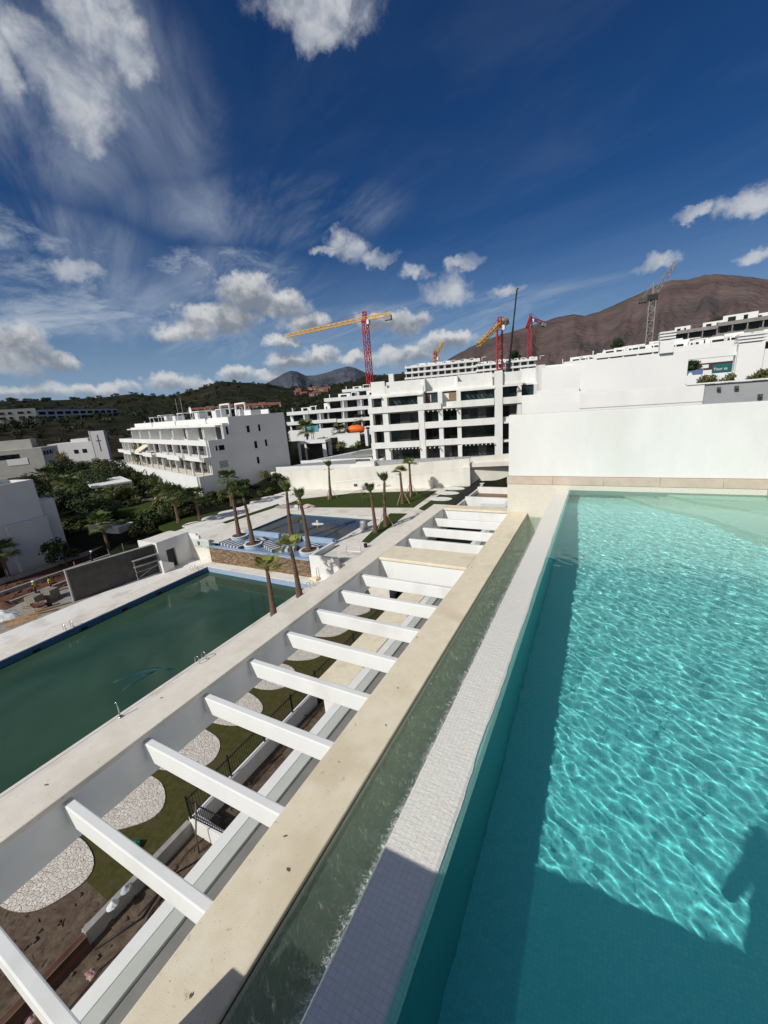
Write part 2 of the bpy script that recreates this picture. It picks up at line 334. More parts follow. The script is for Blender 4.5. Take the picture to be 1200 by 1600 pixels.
# distorted lookup position so that the outlines billow
nd = wn(dirv, 16, 5, .6); wob = V2(wt, 'MULTIPLY', V2(wt, 'SUBTRACT', nd.outputs['Color'], (.5,.5,.5)), (4.6, 3.4, 0))
pw = V2(wt, 'ADD', ae.outputs[0], wob)
def call(g, p):
    n = wt.nodes.new('ShaderNodeGroup'); n.node_tree = g; wt.links.new(p, n.inputs[0]); return n.outputs[0]
fine = wn(dirv, 34, 10, .66).outputs[0]
c0 = M2(wt, 'ADD', call(GC, pw), M2(wt, 'MULTIPLY', M2(wt, 'SUBTRACT', fine, .5), 2.3))
dens = ss(c0, -.32, .80)
up = call(GC, V2(wt, 'ADD', pw, (-.35, .95, 0)))                 # more cloud above -> we look at the shaded base
bil = wn(dirv, 22, 5, .55, .3).outputs[0]
litc = ss(M2(wt, 'ADD', M2(wt, 'ADD', up, M2(wt, 'MULTIPLY', M2(wt, 'SUBTRACT', bil, .5), 3.4)), M2(wt, 'MULTIPLY', M2(wt, 'SUBTRACT', fine, .5), 1.6)), -.80, 1.25, 1, 0)
s0 = M2(wt, 'ADD', call(GS, V2(wt, 'ADD', ae.outputs[0], V2(wt, 'MULTIPLY', wob, (1.3,1.3,0)))), M2(wt, 'MULTIPLY', M2(wt, 'SUBTRACT', fine, .5), 1.9))
sdens = M2(wt, 'MULTIPLY', ss(s0, -.75, 1.15, 0, .90), ss(wn(dirv, 13, 8, .62, .5).outputs[0], .30, .56, .35, 1))
# thin high cloud on a plane overhead: streaks
zc = M2(wt, 'MAXIMUM', M2(wt, 'ADD', sp.outputs[2], .06), .03)
pl = N(wt, 'ShaderNodeCombineXYZ'); wt.links.new(M2(wt, 'DIVIDE', sp.outputs[0], zc), pl.inputs[0]); wt.links.new(M2(wt, 'DIVIDE', sp.outputs[1], zc), pl.inputs[1])
rt = N(wt, 'ShaderNodeMapping'); rt.inputs['Rotation'].default_value = (0,0,R(28)); wt.links.new(pl.outputs[0], rt.inputs[0])
ci = wn(rt.outputs[0], 1.1, 9, .64, .9, (.55, 1.7, 1)).outputs[0]
cil = wn(pl.outputs[0], .33, 3, .5, 0, (1,1,1), (3.1,1.7,0)).outputs[0]
gz = field_group('cirrus_field', [(-64,17.8,9.5,3.0),(-61,13.4,11,3.4),(-55,11.2,9,2.6),(-44,15.5,9,3.0),(-20,10.6,22,1.6),(-60,28,7.5,6),(-50,30,6,6),(-30,9,25,2.5),(-40,22,14,3)])
cm = ss(call(gz, ae.outputs[0]), -.9, .9)
cirrus = M2(wt, 'MULTIPLY', ss(M2(wt, 'ADD', M2(wt, 'MULTIPLY', ci, .75), M2(wt, 'MULTIPLY', cil, .25)), .40, .74), M2(wt, 'ADD', M2(wt, 'MULTIPLY', cm, .50), .05))
# second, feathery layer of level wisps on the left
wi = wn(ae.outputs[0], .17, 11, .70, .45, (.55, 1.5, 1), (9,3,0)).outputs[0]
gw2 = field_group('wisp_field', [(-64,18.6,8,1.7),(-62,14.2,9,2.6),(-57,11.6,9,2.2),(-46,16.6,8,2.0),(-66,12,5,2.5)])
wisp = M2(wt, 'MULTIPLY', ss(wi, .40, .72), M2(wt, 'MULTIPLY', ss(call(gw2, pw), -.7, .75), .78))
cirrus = M2(wt, 'MINIMUM', M2(wt, 'MAXIMUM', cirrus, wisp), .74)
hz = ss(EL, -1, 20, .66, 0)                                        # pale band low down
hs = N(wt, 'ShaderNodeHueSaturation'); hs.inputs['Saturation'].default_value = 1.22; hs.inputs['Value'].default_value = 1.0; wt.links.new(sky.outputs[0], hs.inputs['Color'])
mulc = N(wt, 'ShaderNodeMix', data_type='RGBA', blend_type='MULTIPLY'); mulc.inputs[0].default_value = 1; wt.links.new(hs.outputs[0], mulc.inputs[6]); mulc.inputs[7].default_value = (.235,.43,.65,1)
def mixc(f, a, b):
    n = N(wt, 'ShaderNodeMix', data_type='RGBA'); wt.links.new(f, n.inputs[0])
    for i, v in ((6, a), (7, b)):
        if isinstance(v, tuple): n.inputs[i].default_value = v
        else: wt.links.new(v, n.inputs[i])
    return n.outputs[2]
k = 1/.075
skyc = mixc(hz, mulc.outputs[2], (.27*k,.39*k,.56*k,1))
c = mixc(cirrus, skyc, (.47*k,.53*k,.61*k,1))
c = mixc(sdens, c, mixc(ss(bil, .35, .65), (.40*k,.44*k,.50*k,1), (.60*k,.62*k,.65*k,1)))
cumc = mixc(litc, (.20*k,.23*k,.28*k,1), (.66*k,.665*k,.67*k,1))
c = mixc(M2(wt, 'MULTIPLY', dens, .96), c, cumc)
c = mixc(ss(EL, -1, 9.5, .50, 0), c, (.30*k,.39*k,.50*k,1))         # air between us and the low clouds
# broad bright cloud behind the camera (never seen in the photograph) keeps the fill light neutral
bk = M2(wt, 'MULTIPLY', ss(sp.outputs[1], -.05, -.5, 0, .62), ss(wn(dirv, 2.2, 5).outputs[0], .40, .60))
bk = M2(wt, 'MULTIPLY', bk, ss(sp.outputs[2], -.02, .12))
c = mixc(bk, c, (.95*k,.87*k,.75*k,1))
wt.links.new(c, bg.inputs[0])
# ------------------------------------------------------------------ one ground sheet out to the horizon
PTS = [(-40,0,-18.5),(-40,25,-18.5),(-30,12,-18.5),(-15,0,-18.5),(-12,20,-18.5),(-20,28,-18.5),(-48,20,-18.2),(-45,5,-18.2),
 (-30,38,-15.7),(-30,50,-15.6),(-20,45,-15.6),(-42,36,-15.6),(-44,54,-15.6),(-22,60,-15.9),(-36,56,-15.9),(-48,55,-15.9),(-42,57.5,-16.2),(-33,60,-16.4),(-27,61.5,-16.4),(-22,63.5,-16.4),(-42,60.5,-15.4),(-34,62.8,-15.6),(-27,64.6,-15.6),
 (-52.5,40,-14.35),(-52.5,50,-14.3),(-53,34,-14.6),(-51,30,-15.3),(-56,30,-15.2),
 (-54,12,-16.6),(-54,20,-16.6),(-62,10,-16),(-62,22,-16),(-60,30,-15),(-60,36,-14),(-58,41,-12.6),(-66,38,-13.2),(-75,40,-13),(-90,45,-12.5),(-80,32,-13.8),(-95,30,-13.5),(-110,60,-11),(-90,15,-15),
 (-110,25,-13.5),(-120,40,-12),(-57,50,-12.2),(-55,57,-11.6),(-54,66,-10.6),(-52,80,-10),(-60,100,-9),(-75,110,-9),(-95,90,-9.5),(-80,60,-11.4),(-45,64,-11.5),(-42,72,-10.8),
 (-30,67,-12.6),(-20,70,-12.4),(-12,72,-12.2),(-6,74,-12),(-35,80,-9.5),(-15,90,-8.5),(-30,120,-5),(-60,140,-6.5),(-5,110,-5),(20,100,-2.5),(0,40,-14.5),(15,50,-11.5),(-14,35,-15.8),(-12,50,-16.2),(-8,58,-16.2),(-14,62,-16.3),(-9,64,-15.8),(-3,60,-15.2),(-17,60,-16.2),(5,10,-16),(10,-10,-16),(-30,-30,-18),(-70,-20,-17),(30,30,-11),(40,70,-6)]
SKYL = [(-180,1.5),(-110,2.2),(-80,2.9),(-70,3.0),(-65,2.85),(-62,2.9),(-58.6,3.1),(-55,2.7),(-51.3,3.15),(-48.5,3.95),(-45.5,3.65),(-43,3.2),(-40,2.7),(-36,2.7),(-32,2.9),(-29,3.3),(-24,3.4),(-18,2.7),(-8,2.6),(1,2.9),(8,3.4),(15,3.8),(40,3),(180,1.5)]
def lerp_tab(tab, x):
    for (a, u), (b, v) in zip(tab, tab[1:]):
        if a <= x <= b:
            k = (x-a)/(b-a); k = k*k*(3-2*k); return u+(v-u)*k
    return tab[-1][1]
def near_z(x, y):
    sw = sz = 0
    for px, py, pz in PTS:
        d = (x-px)**2+(y-py)**2+1.0; w = 1/(d*d)**.9; sw += w; sz += w*pz
    return sz/sw
def ground_z(x, y):
    r = math.hypot(x, y); a = math.degrees(math.atan2(x, y)); e = lerp_tab(SKYL, a)
    n = noise.fractal(Vector((x*.004, y*.004, 2)), 1, 2, 5)
    z180, z400, z1500 = (-7.5+e*.6 if a > -45 else -13.2 if a < -56 else -7.5+(a+45)/11*5.7), 400*math.tan(R((.35 if a < -57 else .16 if a > -54 else .16+(-54-a)/3*.19)*e))+n*2, 1500*math.tan(R(e))+n*6
    def sm(k): k = max(0, min(1, k)); return k*k*(3-2*k)
    if r < 110: far = None
    if r <= 180: far = z180
    elif r <= 400: far = z180+(z400-z180)*sm((r-180)/220)
    elif r <= 1500: far = z400+(z1500-z400)*sm((r-400)/1100)
    else: far = z1500*(1-.5*sm((r-1500)/2500))
    if r < 100: return near_z(x, y)
    if r < 190: k = sm((r-100)/90); return near_z(x, y)*(1-k)+far*k
    return far
rs = [0, 6]; 
while rs[-1] < 7000: rs.append(rs[-1]*1.045+.35)
azs = [-180+i*12 for i in range(6)]+[-108+i*.7 for i in range(199)]+[31.5+i*12.375 for i in range(12)]
v = []; f = []; na = len(azs)
for r in rs[1:]:
    for a in azs:
        x, y = math.sin(R(a))*r, math.cos(R(a))*r; v.append((x, y, ground_z(x, y)))
for i in range(len(rs)-2):
    for j in range(na):
        k = (j+1) % na; f.append((i*na+j, (i+1)*na+j, (i+1)*na+k, i*na+k))
b = len(v); v.append((0,0,ground_z(0,0)))
for j in range(na): f.append((b, j, (j+1) % na))
me = bpy.data.meshes.new('ground'); me.from_pydata(v, [], [q[::-1] for q in f]); me.polygons.foreach_set('use_smooth', [True]*len(me.polygons))
GROUNDM = bpy.data.materials.new('hill_scrub'); t = nodes(GROUNDM); p = t.nodes['Principled BSDF']; p.inputs['Roughness'].default_value = .95; p.inputs['Specular IOR Level'].default_value = .1
tcg = N(t, 'ShaderNodeTexCoord')
def gn(scale, det=8, ro=.6, off=(0,0,0)):
    mp = N(t, 'ShaderNodeMapping'); mp.inputs['Location'].default_value = off; t.links.new(tcg.outputs['Object'], mp.inputs[0])
    n = N(t, 'ShaderNodeTexNoise'); n.inputs['Scale'].default_value = scale; n.inputs['Detail'].default_value = det; n.inputs['Roughness'].default_value = ro; t.links.new(mp.outputs[0], n.inputs['Vector']); return n.outputs[0]
cr = N(t, 'ShaderNodeValToRGB'); t.links.new(gn(.045, 10, .68), cr.inputs[0])
cr.color_ramp.elements[0].position = .38; cr.color_ramp.elements[0].color = (.009,.011,.006,1); cr.color_ramp.elements[1].position = .66; cr.color_ramp.elements[1].color = (.066,.048,.031,1)
e = cr.color_ramp.elements.new(.50); e.color = (.020,.020,.011,1)
c2 = N(t, 'ShaderNodeValToRGB'); t.links.new(gn(.006, 6, .6, (40,7,0)), c2.inputs[0]); c2.color_ramp.elements[0].position = .45; c2.color_ramp.elements[1].position = .62
c2.color_ramp.elements[0].color = (.55,.75,.55,1); c2.color_ramp.elements[1].color = (1.25,1.1,.95,1)
mm = N(t, 'ShaderNodeMix', data_type='RGBA', blend_type='MULTIPLY'); mm.inputs[0].default_value = 1; t.links.new(cr.outputs[0], mm.inputs[6]); t.links.new(c2.outputs[0], mm.inputs[7]); t.links.new(mm.outputs[2], p.inputs['Base Color'])
bp = N(t, 'ShaderNodeBump'); bp.inputs['Strength'].default_value = 1; bp.inputs['Distance'].default_value = 3; t.links.new(gn(.09, 8, .7), bp.inputs['Height']); t.links.new(bp.outputs[0], p.inputs['Normal'])
me.materials.append(GROUNDM)
go_ = bpy.data.objects.new('ground', me); COL.objects.link(go_); tag(go_, kind='structure')

# ------------------------------------------------------------------ mountains: ridge profiles (bearing, elevation angle) as massifs with spurs
def massif(name, prof, r0, rr, depth, m, label, amp, seed, base=-40, nx=260, ny=70, spur=1.0, steep=1.15):
    a0, a1 = prof[0][0], prof[-1][0]; v = []; f = []
    for j in range(ny+1):
        q = j/ny                                           # 0 foot .. 0.62 crest .. 1 back
        for i in range(nx+1):
            a = a0+(a1-a0)*i/nx; e = lerp_lin(prof, a); top = math.tan(R(e))*rr
            if q < .62: k = q/.62; r = r0+(rr-r0)*k; h = base+(top-base)*k**steep
            else: k = (q-.62)/.38; r = rr+depth*k; h = top-(top-base)*k
            w = math.sin(math.pi*min(1, q/.62)) if q < .62 else 0
            P = Vector((a*.55+seed, q*3.0, seed))
            n = (abs(noise.noise(Vector((a*.40+seed, q*1.5, seed))))*-1.5+noise.fractal(P*1.7, 1, 2.1, 6)*.55)
            h += n*amp*.55*w*spur
            if q >= .5: h += noise.fractal(Vector((a*2.2, seed, q*2)), 1, 2, 5)*amp*.03
            x, y = math.sin(R(a))*r, math.cos(R(a))*r; v.append((x, y, h))
    for j in range(ny):
        for i in range(nx):
            f.append((j*(nx+1)+i, j*(nx+1)+i+1, (j+1)*(nx+1)+i+1, (j+1)*(nx+1)+i))
    me = bpy.data.meshes.new(name); me.from_pydata(v, [], f); me.polygons.foreach_set('use_smooth', [True]*len(f)); me.materials.append(m)
    o = bpy.data.objects.new(name, me); COL.objects.link(o); return tag(o, label, None, None, 'structure')
def lerp_lin(tab, x):
    for (a, u), (b, w) in zip(tab, tab[1:]):
        if a <= x <= b: return u+(w-u)*(x-a)/(b-a)
    return tab[-1][1]
MTN = mat('brown_mountain', (.088,.064,.063), (.145,.108,.102), .0040, .95, 1.0, .02, .05, detail=12, c3=(.075,.066,.066), s3=.45)
MTN.node_tree.nodes['Bump'].inputs['Distance'].default_value = 26
MTB = mat('hazed_blue_mountain', (.055,.066,.088), (.095,.108,.135), .0016, .95, .8, .008, .05, detail=10, c3=(.035,.045,.055), s3=.6)  # blue of the distance haze is put into the rock colour
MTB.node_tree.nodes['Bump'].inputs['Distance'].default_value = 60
massif('mountain', [(-21,2.6),(-19.5,4.4),(-18.8,5.0),(-16,6.2),(-13.9,6.9),(-10.5,7.55),(-7.8,8.0),(-5.5,8.45),(-3.8,8.5),(-2.6,8.15),(-1.2,8.35),(1,9.0),(2.8,9.5),(4.4,10.05),(5.7,10.25),(7.0,10.0),(8.4,10.15),(9.6,9.95),(10.7,9.6),(12,9.2),(13.4,8.6),(16,7.6),(22,6),(34,3.5)], 1700, 3600, 1500, MTN, None, 95, 3.3)
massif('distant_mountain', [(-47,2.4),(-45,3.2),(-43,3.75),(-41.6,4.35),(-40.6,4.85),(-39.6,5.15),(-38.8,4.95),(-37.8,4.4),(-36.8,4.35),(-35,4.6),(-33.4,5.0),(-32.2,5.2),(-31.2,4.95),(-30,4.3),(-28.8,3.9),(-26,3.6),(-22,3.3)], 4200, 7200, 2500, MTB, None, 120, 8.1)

# ------------------------------------------------------------------ scrub scattered over the hillsides: one uncountable mass
def leaf_cloud(n, rx, ry, rz, size, seed, cz=0, shell=.55, flat=.0):
    rnd = random.Random(seed); vs = []; fs = []
    lumps = [(rnd.uniform(-.55,.55)*rx, rnd.uniform(-.55,.55)*ry, rnd.uniform(-.45,.6)*rz, rnd.uniform(.35,.62)) for _ in range(9)]
    while len(fs) < n:
        lx, ly, lz, lr = rnd.choice(lumps)
        d = Vector((rnd.gauss(0,1), rnd.gauss(0,1), rnd.gauss(0,1)))
        if d.length < 1e-3: continue
        d.normalize(); k = (shell+(1-shell)*rnd.random())*lr
        c = Vector((lx+d.x*rx*k, ly+d.y*ry*k, lz+d.z*rz*k+cz))
        nrm = (d+Vector((rnd.uniform(-.8,.8), rnd.uniform(-.8,.8), rnd.uniform(-.3,.9)))).normalized()
        u = nrm.orthogonal().normalized(); w = nrm.cross(u); a = rnd.uniform(0, 6.28); u, w = u*math.cos(a)+w*math.sin(a), w*math.cos(a)-u*math.sin(a)
        s = size*rnd.uniform(.6,1.35); b = len(vs)
        vs += [tuple(c-u*s), tuple(c-w*s*.55+u*s*.1), tuple(c+u*s), tuple(c+w*s*.55+u*s*.1)]; fs.append((b,b+1,b+2,b+3))
    return vs, fs
rnd = random.Random(5); mb = MB(); cv, cf = leaf_cloud(170, 1, 1, .75, .145, 3, .35)
cnt = 0
while cnt < 1250:
    a = rnd.uniform(-80, -18); r = math.exp(rnd.uniform(math.log(235), math.log(1500))); x, y = math.sin(R(a))*r, math.cos(R(a))*r
    if noise.noise(Vector((x*.012, y*.012, 4))) < -.02 and rnd.random() < .8: continue
    if -33 < a < 2 and r < 420: continue
    if a > -62 and r < 210: continue
    z = ground_z(x, y); s = rnd.uniform(1.3, 3.4)*(1+r/900); q = rnd.uniform(0, 6.28); cc, sn = math.cos(q)*s, math.sin(q)*s
    mb.m = rnd.choice((0,0,1)); mb.add([(x+p[0]*cc-p[1]*sn, y+p[0]*sn+p[1]*cc, z+p[2]*s) for p in cv], cf); cnt += 1
o = mb.build('hillside_scrub', [LEAFH, LEAFD]); tag(o, 'dark green scrub and trees covering the far hillsides', 'scrub', None, 'stuff')
# ================================================================== our own building: roof pool, spill trough, pergola roof, terraces
TILE = tile_mat('pale_pool_mosaic', (.79,.775,.69), (.84,.825,.745), (.66,.645,.575), .0315, 'XY', .3, .20, .075)
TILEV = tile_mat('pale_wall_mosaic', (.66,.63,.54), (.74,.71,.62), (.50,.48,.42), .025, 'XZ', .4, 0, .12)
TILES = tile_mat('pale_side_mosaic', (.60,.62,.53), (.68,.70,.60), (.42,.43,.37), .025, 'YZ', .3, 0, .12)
AQUA = tile_mat('water_tint_floor_mosaic', (.30,.86,.855), (.39,.90,.895), (.27,.81,.80), .025, 'XY', .4, 0, .12)
AQUAV = tile_mat('shaded_side_mosaic', (.08,.40,.41), (.12,.46,.47), (.07,.36,.37), .025, 'YZ', .4, 0, .12)  # darker copy of the floor aqua; the side wall's shade is in the colour
YE = 10.55                                              # far end of the pool
home = thing('apartment_building', 'white apartment building in the foreground, with cream copings, a roof pool and an open pergola', 'apartment building', (0,0,-16))
def H(mb, name, m, bevel=0, smooth=False, label=None):
    o = mb.build(name, m, None, smooth, bevel); o.parent = home; o.location = (0,0,16)
    if label: o['label'] = label
    return o
# coping of the trough (inner beam), outer beam and cross beams share one stone level
cop = MB()
cop.box(-2.05,-1.2,-3.06,-1.585,YE-.02,-3.0)
H(cop, 'coping', CREAM, .012)
co2 = MB(); co2.box(-4.32,-1.6,-3.06,-3.88,10.96,-3.0); H(co2, 'coping', CREAMP, .012)
for y0, y1 in ((6.67,7.38), (10.57,10.95)):
    cx = MB(); cx.box(-3.88,y0,-3.06,-2.05,y1,-3.0); H(cx, 'cross_coping', CREAM, .01)
fr = MB()
fr.box(-4.29,-1.6,-3.50,-3.90,10.93,-3.064)              # outer beam
fr.box(-2.03,-1.2,-6.30,-1.62,YE-.03,-3.064)             # inner beam and terrace wall below
fr.box(-3.90,6.70,-3.50,-2.03,7.35,-3.064); fr.box(-3.90,10.60,-3.50,-2.03,10.92,-3.064)
H(fr, 'wall', SMOOTHW, .008)
for k in range(9):                                      # near bay, 0.7 m apart
    y = .987+.7065*(k-1)
    b = MB(); b.box(-3.898,y,-3.30,-2.032,y+.08,-3.085); H(b, 'pergola_beam', SMOOTHW, .011)
for y in (8.06, 8.92, 9.79):
    b = MB(); b.box(-3.898,y,-3.30,-2.032,y+.08,-3.085); H(b, 'pergola_beam', SMOOTHW, .011)
# terrace one storey down
lg_ = MB(); lg_.box(-4.50,-2,-6.45,-4.30,24,-6.012); H(lg_, 'parapet_ledge', mat('pale_green_grey_render', (.46,.49,.45), (.51,.54,.50), 2, .8), .005)
tf = MB(); tf.box(-4.30,-2,-6.45,-2.06,24,-6.06); H(tf, 'terrace_floor', TERR)
pr = MB(); pr.box(-4.69,-2,-9.2,-4.50,24,-6.0); H(pr, 'terrace_parapet', SMOOTHW, .006)
# lower storeys stepping outward
lo = MB()
lo.box(-7.2,-2,-16.3,-4.70,9.5,-12.6); lo.box(-6.6,-2,-12.6,-4.70,9.5,-12.35)
lo.box(-8.4,9.6,-16.3,-7.35,10.6,-9.33); lo.box(-8.4,14.0,-16.3,-7.35,14.5,-9.33); lo.box(-8.4,19.2,-16.3,-7.35,19.8,-9.33)
lo.box(-7.35,9.6,-12.9,-4.70,24,-12.6); lo.box(-8.4,10.6,-9.70,-7.35,24,-9.33)
lo.box(-7.35,9.6,-9.70,-4.70,10.6,-9.33); lo.box(-7.35,13.6,-9.70,-4.70,14.5,-9.33); lo.box(-7.35,18.2,-9.70,-4.70,19.0,-9.33)
lo.box(-4.9,-2,-16.3,-1.7,24,-6.46)
H(lo, 'lower_wall', WHITE, .01)
lc = MB(); lc.box(-8.46,9.54,-9.33,-7.29,24,-9.27); lc.box(-7.29,9.54,-9.33,-4.72,10.66,-9.27); lc.box(-7.29,13.54,-9.33,-4.72,14.56,-9.27); lc.box(-7.29,18.14,-9.33,-4.72,19.06,-9.27)
H(lc, 'lower_coping', CREAM, .008)
lf = MB(); lf.box(-7.35,10.6,-12.6,-4.9,24,-12.55); H(lf, 'lower_terrace_floor', TERR)
lg = MB()
for k in range(7): lg.box(-7.28,10.7+k*1.9,-12.55,-7.265,12.5+k*1.9,-11.6)
H(lg, 'lower_balustrade', CLEAR)
mass = MB(); mass.box(-1.64,-1.2,-16.3,3.4,YE-.03,-4.3); mass.box(-1.64,-8,-16.3,3.4,-1.2,-4.3); H(mass, 'core', WHITE)
# spill trough and pool shell
sh = MB(); sh.box(-1.61,-1.2,-4.3,-1.585,YE-.02,-3.03); sh.box(-1.61,-1.2,-4.3,-.94,YE-.02,-3.78); H(sh, 'trough_lining', TILES)
sw = MB()
poly = [(-.947,-3.78),(-.947,-2.385),(-.935,-2.372),(-.650,-2.366),(-.622,-2.376),(-.598,-2.410),(-.598,-3.95),(-.70,-3.95),(-.70,-3.78)]
n = len(poly); vs = [(x,-1.2,z) for x,z in poly]+[(x,YE-.015,z) for x,z in poly]
sw.add(vs, [tuple(range(n)), tuple(range(2*n-1,n-1,-1))]+[(i,n+i,n+(i+1)%n,(i+1)%n) for i in range(n)])
spill = H(sw, 'spill_wall', TILE)
ew = MB(); ew.box(-2.10,YE,-4.3,3.4,YE+.3,-2.245); H(ew, 'pool_end_wall', TILEV)
st = MB()
for k in range(5): st.box(-2.11+k*1.1,YE-.015,-2.245,-2.11+k*1.1+1.096,YE+.3,-2.055)
H(st, 'coping_strip', TAN, .004)
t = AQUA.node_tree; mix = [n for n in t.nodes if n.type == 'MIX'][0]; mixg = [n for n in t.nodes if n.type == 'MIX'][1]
# water's depth tint is put into the tile colour: cream toward the shallow end
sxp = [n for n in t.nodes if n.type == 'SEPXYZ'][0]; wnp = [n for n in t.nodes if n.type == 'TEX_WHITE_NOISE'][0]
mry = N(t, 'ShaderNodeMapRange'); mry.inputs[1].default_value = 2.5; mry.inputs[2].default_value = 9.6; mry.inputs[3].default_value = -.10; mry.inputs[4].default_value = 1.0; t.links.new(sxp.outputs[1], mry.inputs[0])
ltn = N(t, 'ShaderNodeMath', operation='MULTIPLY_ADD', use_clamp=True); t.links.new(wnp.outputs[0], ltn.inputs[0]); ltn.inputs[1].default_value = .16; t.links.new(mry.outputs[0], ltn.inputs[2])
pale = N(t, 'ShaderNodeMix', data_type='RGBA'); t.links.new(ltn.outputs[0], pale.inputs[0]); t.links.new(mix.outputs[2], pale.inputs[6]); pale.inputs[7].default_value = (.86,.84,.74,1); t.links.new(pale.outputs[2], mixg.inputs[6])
pf = MB(); gx, gy = 2, 3
def floor_z(x, y): return -3.46 if y < 7.0 else -3.46+.46*min(1, (y-7.0)/2.6)
ys = [-1.2, 7.0, 8.3, 9.6, YE]; pf.add([(x,y,floor_z(x,y)) for y in ys for x in (-.60,3.3)], [(2*i,2*i+1,2*i+3,2*i+2) for i in range(4)])
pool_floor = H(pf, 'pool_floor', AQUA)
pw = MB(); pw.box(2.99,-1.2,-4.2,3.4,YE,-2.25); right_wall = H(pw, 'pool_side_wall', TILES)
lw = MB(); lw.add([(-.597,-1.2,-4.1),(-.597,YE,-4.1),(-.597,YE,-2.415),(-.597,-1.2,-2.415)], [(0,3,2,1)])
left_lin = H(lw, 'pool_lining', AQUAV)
bench = MB()
pts = [(.55,YE),(1.0,9.75),(1.75,9.15),(2.3,8.2),(2.99,7.6),(2.99,YE)]; bench.prism(pts, -4.0, -2.78)
pts = [(1.35,YE),(1.75,10.0),(2.35,9.6),(2.99,9.1),(2.99,YE)]; bench.prism(pts, -4.0, -2.55)
bench_o = H(bench, 'bench_step', tile_mat('beige_step_mosaic', (.86,.78,.64), (.92,.84,.70), (.62,.57,.47), .025, 'XY', .4, 0, .12))
# parapet the photographer leans on, and the near end of the pool (both just outside the frame, their shadows fall in)
pe = MB(); pe.box(-1.95,-.35,-4.2,3.4,-.02,-2.29); pe.box(-1.42,-.30,-2.29,3.4,-.04,-1.20); H(pe, 'roof_parapet', WHITE, .01)
dk = MB(); dk.box(-1.95,-4.2,-4.3,3.4,-.35,-1.92); H(dk, 'roof_deck', DECK)

def wave_sheet(name, x0, x1, y0, y1, z, step, fn, m):
    nx, ny = int((x1-x0)/step), int((y1-y0)/step); vs = []; fs = []
    for j in range(ny+1):
        for i in range(nx+1):
            x, y = x0+(x1-x0)*i/nx, y0+(y1-y0)*j/ny; vs.append((x, y, z+fn(x, y)))
    for j in range(ny):
        for i in range(nx): fs.append((j*(nx+1)+i, j*(nx+1)+i+1, (j+1)*(nx+1)+i+1, (j+1)*(nx+1)+i))
    me = bpy.data.meshes.new(name); me.from_pydata(vs, [], fs); me.polygons.foreach_set('use_smooth', [True]*len(fs)); me.materials.append(m)
    o = bpy.data.objects.new(name, me); COL.objects.link(o); return tag(o, kind='structure')
WATER = bpy.data.materials.new('clear_pool_water'); t = nodes(WATER); t.nodes.remove(t.nodes['Principled BSDF'])
gls = N(t, 'ShaderNodeBsdfGlass'); gls.inputs['IOR'].default_value = 1.33; gls.inputs['Roughness'].default_value = 0; gls.inputs['Color'].default_value = (.74,.985,.985,1)
t.links.new(gls.outputs[0], t.nodes['Material Output'].inputs[0])
def waves(x, y):
    u, v = (x*.8-y*.6)*.62, x*.6+y*.8                     # crests run a little longer one way
    return noise.noise(Vector((u*7.4, v*7.4, 0)))*.00185+noise.noise(Vector((u*16+3, v*17, 3)))*.00088+noise.noise(Vector((u*33, v*34, 7)))*.00021+noise.noise(Vector((x*1.7, y*1.5, 5)))*.004
pool_water = wave_sheet('roof_pool_water', -.650, 2.992, -.03, YE+.002, -2.372, .0115, waves, WATER)
pool_water.cycles.is_caustics_caster = True
for o in (pool_floor, right_wall, left_lin, bench_o, spill): o.cycles.is_caustics_receiver = True

# trough water: clear, greenish, churned white along the foot of the spill wall
TWZ = -3.10
TW = bpy.data.materials.new('trough_water'); t = nodes(TW); t.nodes.remove(t.nodes['Principled BSDF']); out = t.nodes['Material Output']
tr = N(t, 'ShaderNodeBsdfTransparent'); tr.inputs[0].default_value = (.78,.90,.82,1)
gly = N(t, 'ShaderNodeBsdfGlossy'); gly.inputs['Roughness'].default_value = .03
frn = N(t, 'ShaderNodeLayerWeight'); frn.inputs[0].default_value = .16
tcw = N(t, 'ShaderNodeTexCoord'); nzw = N(t, 'ShaderNodeTexNoise'); nzw.inputs['Scale'].default_value = 13; nzw.inputs['Detail'].default_value = 6; nzw.inputs['Distortion'].default_value = 1.2; t.links.new(tcw.outputs['Object'], nzw.inputs['Vector'])
bw = N(t, 'ShaderNodeBump'); bw.inputs['Strength'].default_value = 1; bw.inputs['Distance'].default_value = .10; t.links.new(nzw.outputs[0], bw.inputs['Height'])
for q in (gly, frn): t.links.new(bw.outputs[0], q.inputs['Normal'])
tdf = N(t, 'ShaderNodeBsdfDiffuse'); tdf.inputs[0].default_value = (.30,.40,.33,1); mx0 = N(t, 'ShaderNodeMixShader'); mx0.inputs[0].default_value = .13; t.links.new(tr.outputs[0], mx0.inputs[1]); t.links.new(tdf.outputs[0], mx0.inputs[2])
mx1 = N(t, 'ShaderNodeMixShader'); t.links.new(frn.outputs['Facing'], mx1.inputs[0]); t.links.new(mx0.outputs[0], mx1.inputs[1]); t.links.new(gly.outputs[0], mx1.inputs[2])
sxw = N(t, 'ShaderNodeSeparateXYZ'); t.links.new(tcw.outputs['Object'], sxw.inputs[0])
mrw = N(t, 'ShaderNodeMapRange'); mrw.inputs[1].default_value = -1.46; mrw.inputs[2].default_value = -1.24; mrw.inputs[3].default_value = -.38; mrw.inputs[4].default_value = .14; t.links.new(sxw.outputs[0], mrw.inputs[0])
nf = N(t, 'ShaderNodeTexNoise'); nf.inputs['Scale'].default_value = 30; nf.inputs['Detail'].default_value = 8; nf.inputs['Roughness'].default_value = .68; nf.inputs['Distortion'].default_value = 1.6; t.links.new(tcw.outputs['Object'], nf.inputs['Vector'])
